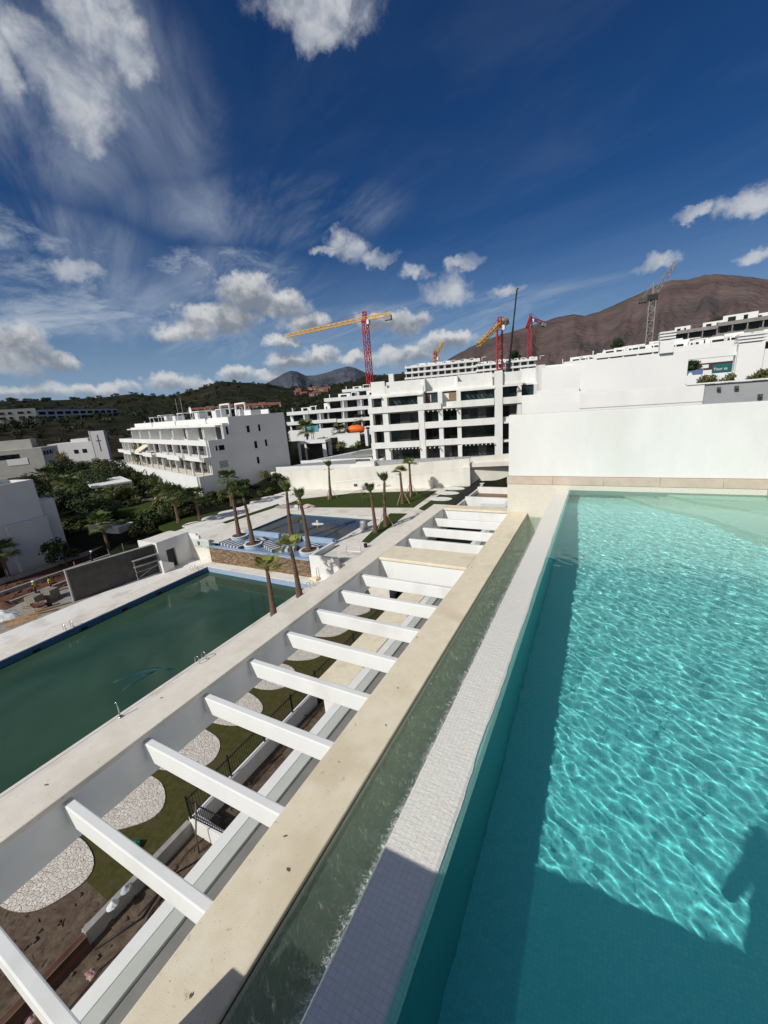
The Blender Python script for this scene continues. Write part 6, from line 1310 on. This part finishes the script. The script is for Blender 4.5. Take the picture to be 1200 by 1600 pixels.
# ================================================================== people: one continuous skinned figure each
def person(label, loc, rz, joints, edges, colours, helmet=True, hair=True, vest=True, group=None):
    root = thing('person', label, 'person', loc, rz, group)
    names = list(joints); me = bpy.data.meshes.new('body'); me.from_pydata([joints[n][:3] for n in names], [(names.index(a), names.index(b)) for a, b in edges], [])
    o = bpy.data.objects.new('body', me); COL.objects.link(o)
    sk = o.modifiers.new('skin', 'SKIN'); sk.use_smooth_shade = True
    for i, n in enumerate(names):
        r = joints[n][3]; me.skin_vertices[0].data[i].radius = (r, r) if not isinstance(r, tuple) else r
    me.skin_vertices[0].data[names.index('pelvis')].use_root = True
    sub = o.modifiers.new('sub', 'SUBSURF'); sub.levels = 2; sub.render_levels = 2
    dg = bpy.context.evaluated_depsgraph_get(); ev = bpy.data.meshes.new_from_object(o.evaluated_get(dg)); bpy.data.objects.remove(o)
    for m in colours['mats']: ev.materials.append(m)
    for pl in ev.polygons: pl.material_index = colours['fn'](pl.center); pl.use_smooth = True
    b = bpy.data.objects.new('body', ev); COL.objects.link(b); b.parent = root
    hd = Vector(joints['head'][:3]); f = Vector(joints['nose'][:3])-hd; f.z = 0; f.normalize(); sd_ = Vector((-f.y, f.x, 0))
    ey = MB()
    for s in (-1,1):
        c = hd+f*.088+sd_*s*.032+Vector((0,0,.012)); ey.tube([c-f*.012, c+f*.004], [.014,.010], 8)
    ey.build('eyes', DARKHAIR, root)
    if hair:
        m = MB(); ring(m, hd, f, .108, .118, .125, DARKHAIR, .10); m.build('hair', DARKHAIR, root, True)
    if helmet:
        m = MB(); ring(m, hd+Vector((0,0,.035)), f, .125, .14, .12, HELM, .0); m.tube([hd+Vector((0,0,.04)), hd+Vector((0,0,.052))], [.155,.152], 18); m.build('helmet', HELM, root, True)
    if vest:
        vm = bmesh.new(); vm.from_mesh(ev); kill = [x for x in vm.faces if colours['fn'](x.calc_center_median()) != colours['vest']]
        bmesh.ops.delete(vm, geom=kill, context='FACES'); vm.normal_update()
        for v_ in vm.verts: v_.co += v_.normal*.014
        vme = bpy.data.meshes.new('hi_vis_vest'); vm.to_mesh(vme); vm.free(); vme.materials.clear(); vme.materials.append(HIVIS)
        vo = bpy.data.objects.new('hi_vis_vest', vme); COL.objects.link(vo); vo.parent = root
        for pl in vme.polygons: pl.material_index = 0
    return root
def ring(mb, c, f, rx, ry, rz, m, cut):
    b = len(mb.v); nlat, nlon = 7, 18
    for i in range(nlat+1):
        th = math.pi*.5*i/nlat*1.06
        for j in range(nlon):
            ph = 2*math.pi*j/nlon; d = Vector((math.cos(ph), math.sin(ph), 0)); k = 1-(cut*2 if d.dot(f) > .5 and i == nlat else 0)
            mb.v.append(tuple(c+Vector((d.x*math.sin(th)*rx, d.y*math.sin(th)*ry, math.cos(th)*rz*k))))
    for i in range(nlat):
        for j in range(nlon): mb.f.append((b+i*nlon+j, b+(i+1)*nlon+j, b+(i+1)*nlon+(j+1)%nlon, b+i*nlon+(j+1)%nlon)); mb.mi.append(mb.m)
def skeleton(h, lx=.09, stride=.05, armL=((-.24,.02,-.29),(-.27,.09,-.53)), armR=((.24,.02,-.29),(.27,.09,-.53)), bend=0., nose=(0,1)):
    """standing figure facing +y; arms given as elbow and wrist offsets from the neck base"""
    k = h/1.76; J = {}
    def s(n, x, y, z, r): J[n] = (x*k, y*k, z*k, r*k if not isinstance(r, tuple) else (r[0]*k, r[1]*k))
    s('pelvis',0,0,.95,(.155,.115)); s('waist',0,.01+bend*.3,1.12,(.145,.105)); s('chest',0,.015+bend*.7,1.32,(.175,.125)); s('collar',0,.0+bend,1.44,(.11,.085)); s('neck',0,.01+bend,1.51,.055); s('head',0,.025+bend,1.64,(.078,.098)); s('crown',0,.015+bend,1.72,(.062,.075)); s('nose',nose[0]*.10,.025+bend+nose[1]*.10,1.635,.014)
    E = [('pelvis','waist'),('waist','chest'),('chest','collar'),('collar','neck'),('neck','head'),('head','crown'),('head','nose')]
    for sd_, nm, arm in ((-1,'L',armL),(1,'R',armR)):
        s('hip'+nm, sd_*.09,0,.88,.098); s('knee'+nm, sd_*(.10+lx*.2),.03+sd_*stride*.5,.50,.062); s('ankle'+nm, sd_*(.10+lx*.4),sd_*stride,.09,.042); s('heel'+nm, sd_*(.10+lx*.4),sd_*stride-.03,.045,.042); s('toe'+nm, sd_*(.115+lx*.4),sd_*stride+.17,.035,(.045,.032))
        E.extend([('pelvis','hip'+nm),('hip'+nm,'knee'+nm),('knee'+nm,'ankle'+nm),('ankle'+nm,'heel'+nm),('heel'+nm,'toe'+nm)])
        s('sh'+nm, sd_*.185,bend,1.425,.062); e_, w_ = Vector(arm[0]), Vector(arm[1]); c = Vector((0,bend,1.44))
        e_, w_ = c+e_, c+w_; hd = (w_-e_).normalized(); pm = w_+hd*.075
        s('el'+nm, *e_, .042); s('wr'+nm, *w_, .030); s('palm'+nm, *pm, (.038,.020))
        E.extend([('collar','sh'+nm),('sh'+nm,'el'+nm),('el'+nm,'wr'+nm),('wr'+nm,'palm'+nm)])
        ref = Vector((1,0,0)) if abs(hd.x) < .8 else Vector((0,1,0)); u = (ref-hd*ref.dot(hd)).normalized(); v = hd.cross(u)
        for i, (off, L) in enumerate(((-.027,.066),(-.009,.074),(.009,.070),(.026,.056))):
            f1 = pm+u*off+hd*(.030+L*.5); f2 = f1+hd*L*.35+v*L*.35; s('f%d%s' % (i,nm), *f1, .0095); s('g%d%s' % (i,nm), *f2, .0085); E.extend([('palm'+nm,'f%d%s' % (i,nm)),('f%d%s' % (i,nm),'g%d%s' % (i,nm))])
        t1 = w_+hd*.045-u*.045+v*.015; t2 = t1+hd*.040-u*.012; s('t1'+nm, *t1, .012); s('t2'+nm, *t2, .010); E.extend([('wr'+nm,'t1'+nm),('t1'+nm,'t2'+nm)])
    return J, E
def worker_colours(k):
    def fn(c):
        z = c.z/k
        if z < .09: return 3
        if z < .93: return 1
        if z > 1.485: return 0
        if abs(c.x)/k < .215: return 2 if z > 1.13 else 4
        return 5 if z > .95 else 0
    return {'mats': [SKIN, NAVY, HIVIS, BLACK, REDV, NAVY], 'fn': fn, 'vest': 2}
J, E = skeleton(1.75, armL=((-.27,.10,-.25),(-.22,.30,-.36)), armR=((.29,-.03,-.24),(.20,.16,-.34)), bend=.03)
person('worker in a white helmet and yellow hi-vis vest standing on the left yard', (-49.2,15.95,GZ-.03), R(-35), J, E, worker_colours(1.75/1.76))
J, E = skeleton(1.74, armL=((-.27,-.02,-.27),(-.22,.15,-.45)), armR=((.28,.02,-.27),(.25,.22,-.38)))
person('bareheaded worker in a yellow hi-vis vest and red overalls standing by the dark grey wall', (-48.8,17.15,GZ-.03), R(150), J, E, worker_colours(1.74/1.76), helmet=False)
J, E = skeleton(1.75, armL=((-.20,.20,-.22),(-.10,.40,-.30)), bend=.14)
person('worker in a white helmet half hidden behind the dark grey wall', (-52.6,23.0,GZ+.2), R(-60), J, E, {'mats': [SKIN, NAVY, NAVY, BLACK, NAVY, NAVY], 'fn': worker_colours(1)['fn'], 'vest': 2}, vest=False, hair=False)
J, E = skeleton(1.74)
person('worker in a hi-vis vest standing on the upper lawn behind the dark pool', (-38.9,44.9,UZ), R(200), J, E, worker_colours(1.74/1.76), helmet=False)
# the photographer: out of frame behind the roof parapet, only the shadow shows in the pool
J, E = skeleton(1.86, armL=((-.24,.06,-.27),(-.07,.24,-.16)), armR=((.24,.06,-.27),(.07,.24,-.16)))
person('person with raised arms seen only as a shadow on the roof pool floor', (.20,-.50,-1.88), R(8), J, E, {'mats': [SKIN, NAVY, mat('grey_shirt', (.25,.25,.27), None, rough=.9), BLACK], 'fn': lambda c: 3 if c.z < .09 else 1 if c.z < 1.0 else 0 if c.z > 1.57 else 2, 'vest': 9}, helmet=False, vest=False)

# ================================================================== building site on the left deck
sc_ = thing('scaffold', 'small galvanised scaffold tower with two platforms against the dark grey wall', 'scaffold', (-42.35,22.15,GZ), R(80))
for x in (0,2.4):
    for y in (0,.85):
        m = MB(); m.tube([(x,y,0),(x,y,2.25)], .03, 6); m.build('standard', GALV, sc_)
m = MB()
for z in (.55,1.1,1.65,2.2):
    for x in (0,2.4): m.tube([(x,0,z),(x,.85,z)], .022, 6)
for z in (.9,1.5,2.2):
    for y in (0,.85): m.tube([(0,y,z),(2.4,y,z)], .022, 6)
m.tube([(0,0,.2),(2.4,0,1.2)], .018, 6); m.tube([(0,.85,1.2),(2.4,.85,.2)], .018, 6); m.build('brace', GALV, sc_)
for z in (1.42,2.12): m = MB(); m.box(-.05,-.02,z,2.45,.87,z+.06); m.build('platform', mat('scaffold_board', (.36,.35,.33), (.46,.45,.42), 4, .8), sc_)
# trench bank of red-brown bricks and soil with long kerbs
bk2 = MB()
for k in range(520):
    t_ = random.random(); x = -50.2-random.random()*7.2; y = 6+random.random()*24; z = -16.25+(-50.2-x)*.07; s = random.uniform(.06,.26)
    bk2.box(x,y,z-.1,x+s*random.uniform(.6,2),y+s*random.uniform(.6,2.4),z+s*.6)
tag(bk2.build('brick_rubble', [REDSOIL, SOIL], None), 'red-brown brick rubble strewn along the trench bank', 'rubble', None, 'stuff')
slab('trench_bank', [(-49.4,-6),(-57.8,-6),(-58.0,31),(-50.0,31)], -18.4, lambda x, y: -16.25+(-50-x)*.075, REDSOIL)
for k, (x, lab) in enumerate(((-50.6,'nearest'), (-53.4,'middle'), (-56.6,'farthest'))):
    m = MB(); m.box(-.14,-8,0,.14,23,.34+.12*k); o = m.build('concrete_kerb', CONC, None, False, 0, (x,8,-16.30+.24*k)); o.rotation_euler = (0,0,R(2)); tag(o, 'long concrete kerb laid along the red-brown trench bank, %s of three to the green pool' % lab, 'kerb', 'kerbs along the trench')
for k, (x, y, lab) in enumerate(((-51.2,20.6,'thin steel post in the trench behind the two workers'), (-51.6,24.5,'thin steel post in the trench behind the left end of the dark wall'), (-52.2,26.5,'thin steel post in the trench behind the middle of the dark wall'), (-56.8,16.6,'thin steel post in front of the white house wall'))):
    m = MB(); m.tube([(0,0,-.4),(0,0,1.7)], .04, 6); o = m.build('steel_post', GALV, None, False, 0, (x,y,-16)); tag(o, lab, 'post')
def pallet(loc, rz, label, n):
    p_ = thing('brick_pallet', label, 'pallet', loc, rz)
    m = MB(); [m.box(-.6,-.5+.4*k,0,.6,-.4+.4*k,.12) for k in range(3)]; [m.box(-.6+.24*k,-.5,.12,-.42+.24*k,.5,.15) for k in range(6)]; m.build('pallet', WOOD, p_)
    m = MB(); rnd = random.Random(9)
    for i in range(n):
        for a in range(4):
            for b in range(3): m.box(-.56+.28*a,-.46+.31*b,.155+.24*i,-.30+.28*a,-.17+.31*b,.385+.24*i)
    m.build('blocks', mat('grey_block', (.20,.18,.15), (.27,.24,.20), 3, .9), p_)
pallet((-46.7,14.9,GZ-.03), R(20), 'pallet of grey concrete blocks behind the red wheelbarrow, nearer the camera', 4)
pallet((-46.9,16.3,GZ-.03), R(15), 'pallet of grey concrete blocks next to the dark wall end', 4)
wb = thing('wheelbarrow', 'red wheelbarrow standing on the left yard in front of the block pallets', 'wheelbarrow', (-45.3,14.6,GZ), R(70))
m = MB(); v0 = [(-.35,-.25,.35),(.35,-.22,.35),(.35,.22,.35),(-.35,.25,.35),(-.55,-.36,.72),(.62,-.33,.66),(.62,.33,.66),(-.55,.36,.72)]; m.add(v0, [(0,1,2,3),(0,4,5,1),(1,5,6,2),(2,6,7,3),(3,7,4,0)]); m.build('tray', REDP, wb)
m = MB(); m.tube([(0.75,0,.2),(.2,-.25,.35),(-.6,-.28,.5),(-1.1,-.28,.62)], .02, 6); m.tube([(.75,0,.2),(.2,.25,.35),(-.6,.28,.5),(-1.1,.28,.62)], .02, 6); m.tube([(-.3,-.24,.4),(-.35,-.24,0)], .02, 6); m.tube([(-.3,.24,.4),(-.35,.24,0)], .02, 6); m.build('frame', GREYDARK, wb)
m = MB(); m.tube([(.75,-.05,.2),(.75,.05,.2)], .2, 14); m.build('wheel', BLACK, wb)
def heap(name, label, cat, loc, rx, ry, h, m_, seed, n=16):
    mb = MB(); b = 0; vs = []
    for i in range(n+1):
        for j in range(n+1):
            u, v = i/n*2-1, j/n*2-1; r = math.sqrt(u*u+v*v); z = max(0, 1-r)**.8*h*(.7+.6*noise.noise(Vector((u*2.5+seed, v*2.5, seed))))+.05*noise.noise(Vector((u*9, v*9, seed)))*h*3*max(0,1-r)
            vs.append((u*rx*(1+.15*noise.noise(Vector((u*2, v*2, seed+5)))), v*ry, z-.01))
    mb.add(vs, [(i*(n+1)+j, (i+1)*(n+1)+j, (i+1)*(n+1)+j+1, i*(n+1)+j+1) for i in range(n) for j in range(n) if min(abs((i+.5)/n*2-1), 1)**2+min(abs((j+.5)/n*2-1),1)**2 < 1.0])
    o = mb.build(name, m_, None, True, 0, loc); return tag(o, label, cat)
heap('plastic_sheet', 'crumpled white plastic sheeting heaped on the left yard', 'sheeting', (-47.4,12.6,GZ-.02), 1.6, 1.0, .75, PLASTIC, 3)
heap('soil_heap', 'brown heap of debris at the left edge of the yard', 'debris heap', (-48.6,11.6,GZ-.02), 1.2, .9, .5, SOIL, 7)
heap('soil_heap', 'stony brown heap beside the trench at the far left', 'debris heap', (-50.3,13.6,GZ-.02), 1.4, .9, .6, REDSOIL, 9)
heap('sand_spill', 'orange-brown spill of sand and planks on the white deck in front of the wheelbarrow', 'sand', (-44.6,13.1,GZ), .9, 1.4, .16, mat('orange_sand', (.30,.17,.09), (.42,.27,.16), 4, .95, .6, 20), 11)
for k, (x, y, rz, L, lab) in enumerate(((-44.5,15.3,1.2,2.6,'long timber plank lying beside the pallets, nearest the dark wall'), (-44.2,14.4,1.0,2.0,'timber plank lying by the wheelbarrow wheel'), (-44.9,12.6,.7,1.9,'timber plank lying across the orange sand'))):
    m = MB(); m.box(-L/2,-.11,0,L/2,.11,.05); o = m.build('plank', WOOD, None, False, 0, (x,y,GZ+.06)); o.rotation_euler = (0,.03,rz); tag(o, lab, 'plank')
# rubble and clutter on the upper deck
heap('rubble_heap', 'grey rubble and tan stones heaped at the left corner of the upper lawn', 'rubble', (-42.6,46.0,UZ), 1.9, 1.1, .6, CONC, 13)
heap('stone_heap', 'heap of tan stones by the palm on the upper lawn edge', 'rubble', (-39.0,47.0,UZ), 1.2, .8, .5, TAN, 15)
heap('plastic_sheet', 'white plastic sack crumpled beside the rubble on the upper deck', 'sheeting', (-40.9,46.6,UZ), .8, .6, .45, PLASTIC, 17)
# private garden clutter below the pergola
heap('rubbish_bag', 'white crumpled sack on the low garden wall under the nearest pergola beams', 'sack', (-13.9,3.85,GZ+.2), .16, .2, .2, PLASTIC, 19)
heap('rubbish_bag', 'grey plastic bag on the low garden wall next to the white sack', 'sack', (-13.95,4.35,GZ+.2), .15, .2, .26, mat('grey_film', (.36,.39,.42), (.48,.51,.54), 8, .35, .6, 12), 21)
heap('rubbish_bag', 'smaller grey bag lying on the soil nearest the camera by the low wall', 'sack', (-14.2,3.2,GZ), .16, .2, .16, mat('grey_film', (.36,.39,.42)), 23)
heap('red_rag', 'red and white rags dropped in the private garden below the nearest beam', 'rags', (-13.1,2.6,GZ-.36), .26, .16, .10, REDP, 25)
heap('red_rag', 'red rag in the soil at the bottom left corner', 'rags', (-13.7,1.3,GZ-.36), .22, .22, .12, REDP, 27)
m = MB(); m.box(-.22,-.16,0,.22,.16,.20); m.tube([(-.2,0,.2),(0,0,.34),(.2,0,.2)], .015, 6); o = m.build('green_crate', GREENP, None, False, .02, (-15.3,5.35,GZ)); o.rotation_euler = (0,0,.5); tag(o, 'small green plastic crate on the patchy lawn beside the low wall', 'crate')
for k, (pts, lab) in enumerate((([(-12.2,2.0),(-12.6,3.4),(-12.0,4.8),(-12.4,6.2)],'black hose trailing along the private garden soil'), ([(-13.6,3.0),(-13.0,4.2),(-13.3,5.4),(-12.6,6.6)],'second black hose lying near the low wall under the beams'))):
    m = MB(); m.tube([(x,y,GZ-.31) for x, y in pts], .03, 6); o = m.build('hose', BLACK, None, True); tag(o, lab, 'hose')
m = MB(); m.tube([(0,0,0),(0,.05,.9),(.15,.1,1.6),(.05,.3,2.2)], .03, 6); o = m.build('hose', mat('brown_hose', (.16,.10,.07), None, rough=.6), None, True, 0, (-13.0,6.5,GZ-.35)); tag(o, 'brown pipe standing up beside the fence corner', 'hose')
rnd = random.Random(14)
CB = ['first','second','third','fourth','fifth']
for k in range(5):
    x, y = rnd.uniform(-13.4,-11.6), rnd.uniform(1.0,5.5); pts = [(x,y,GZ-.32)]
    for j in range(6): x += rnd.uniform(-.25,.18); y += rnd.uniform(.35,.8); pts.append((max(-13.7,x),y,GZ-.32+rnd.uniform(0,.05)))
    m = MB(); m.tube(pts, .016, 5); o = m.build('cable', BLACK, None, True); tag(o, 'thin black cable on the private garden soil, %s of five from the camera' % CB[k], 'cable', 'cables on the garden soil')
wd = MB()
for k in range(150):
    x, y = (rnd.uniform(-18.3,-14.3), rnd.uniform(.5,3.9)) if k % 2 else (rnd.uniform(-13.7,-11.2), rnd.uniform(.5,9)); z = GZ-.015 if k % 2 else GZ-.345; a = rnd.uniform(0,6.3); L = rnd.uniform(.04,.2)
    wd.bar((x,y,z+.01),(x+math.cos(a)*L,y+math.sin(a)*L,z+.02+rnd.uniform(0,.04)), rnd.uniform(.006,.022))
tag(wd.build('twig_litter', [mat('dark_litter', (.045,.035,.028), (.14,.11,.085), 9, .95)]), 'dark twigs and chips littering the bare soil', 'litter', None, 'stuff')
# boxes and gate at the private terraces beyond the far pergola bay
pt = thing('garden_terrace_wall', 'white low walls and dark grille of the private gardens beyond the far pergola bay', 'garden wall', (-16.6,50,UZ))
part(pt, 'dark_grille', IRON, lambda m: [m.box(-.35+.0,-3+k*.22,0,-.30,-3+k*.22+.05,1.5) for k in range(74)]+[m.box(-.35,-3,1.4,-.3,13.3,1.5)])
part(pt, 'low_wall', WHITE, lambda m: (m.box(0,-4,-1,.3,13,.5), m.box(.3,3.2,-1,6,3.5,.9), m.box(.3,9.6,-1,6,9.9,.9), m.box(2.8,-3.5,-1,6.5,2.5,.25)))
part(pt, 'soil_bed', BROWNSLOPE, lambda m: (m.box(.3,3.5,-1,6,9.6,-.05), m.box(.3,9.9,-1,6,14,-.05)))
for x, y, lab in ((-24.2,33.6,'dark bucket on the upper deck near the palm basin'),):
    m = MB(); m.tube([(0,0,0),(0,0,.4)], [.16,.2], 12); o = m.build('bucket', BLACK, None, False, 0, (-21.0,33.6,UZ)); tag(o, 'black bucket on the upper deck beside the cream roof coping', 'bucket')
fr_ = MB(); fr_.tube([(0,0,0),(0,0,1.0),(1.5,.2,1.0),(1.5,.2,0)], .03, 6); fr_.tube([(0,0,.5),(1.5,.2,.5)], .03, 6); o = fr_.build('barrier', GALV, None, False, 0, (-21.6,31.0,UZ)); tag(o, 'galvanised rail barrier on the upper deck above the white wall', 'barrier')
# fallen leaves on the copings
lf = MB(); rnd = random.Random(91)
for k in range(26):
    x, y = (rnd.uniform(-2.05,-1.62), rnd.uniform(.6,9.5)) if k % 3 else (rnd.uniform(-4.25,-3.85), rnd.uniform(.6,9.5)); s = rnd.uniform(.004,.013); a = rnd.uniform(0,6.28); c, s_ = math.cos(a)*s, math.sin(a)*s
    lf.add([(x-c*1.6,y-s_*1.6,-2.996),(x+s_*.7,y-c*.7,-2.992),(x+c*1.6,y+s_*1.6,-2.994),(x-s_*.7,y+c*.7,-2.990)], [(0,1,2,3)])
tag(lf.build('fallen_leaves', mat('dry_leaf', (.10,.07,.04), (.18,.13,.08), 40, .9)), 'small dry leaves and crumbs scattered on the cream copings', 'leaves', None, 'stuff')
# far poles on the left slope
for a_, r, h, lab in ((-52.3,150,13,'thin lamp mast rising behind the terraced block roofs'),(-38.0,125,9,'thin lamp post in front of the banded white block'),(-40.0,131,9,'thin lamp post left of the banded white block')):
    p = pol(a_, r); m = MB(); m.tube([(0,0,0),(0,0,h)], [.12,.06], 6); m.tube([(0,0,h),(.9,0,h+.1)], .05, 5); o = m.build('lamp_post', GALV, None, False, 0, (p.x,p.y,ground_z(p.x,p.y))); tag(o, lab, 'lamp post')

# ------------------------------------------------------------------ parts that came out as several loose pieces become one object each
def split_loose(o):
    me = o.data; n = len(me.vertices); par = list(range(n))
    def fd(i):
        while par[i] != i: par[i] = par[par[i]]; i = par[i]
        return i
    for e in me.edges: a, b = fd(e.vertices[0]), fd(e.vertices[1]); par[a] = b
    comps = {}
    for p in me.polygons: comps.setdefault(fd(p.vertices[0]), []).append(p.index)
    if len(comps) < 2 or len(comps) > 24: return
    polys = list(comps.values()); vs = [tuple(v.co) for v in me.vertices]
    for k, idx in enumerate(polys):
        mp = {}; vv = []; ff = []; mi = []
        for i in idx:
            f = []
            for q in me.polygons[i].vertices:
                if q not in mp: mp[q] = len(vv); vv.append(vs[q])
                f.append(mp[q])
            ff.append(f); mi.append(me.polygons[i].material_index)
        nm = bpy.data.meshes.new(o.name.split('.')[0]); nm.from_pydata(vv, [], ff); nm.polygons.foreach_set('material_index', mi)
        for m in me.materials: nm.materials.append(m)
        if k == 0: o.data = nm
        else:
            c = o.copy(); c.data = nm; COL.objects.link(c); c.parent = o.parent
            for ch in (): pass
SPLIT = {'pillar','white_panel','skimmer_opening','post','roof_post','roof_box','penthouse_window','coping','tiled_band','side_wall','wall_grille','end_pier','end_wall','door_opening','rail','soil_bed','roof_room','lane_line','chimney','low_wall','rim','lower_coping','balcony_band','fascia','roof','roof_slab','roof_parapet'}
for o in [o for o in bpy.data.objects if o.type == 'MESH' and o.parent and o.name.split('.')[0] in SPLIT and not o.children]: split_loose(o)
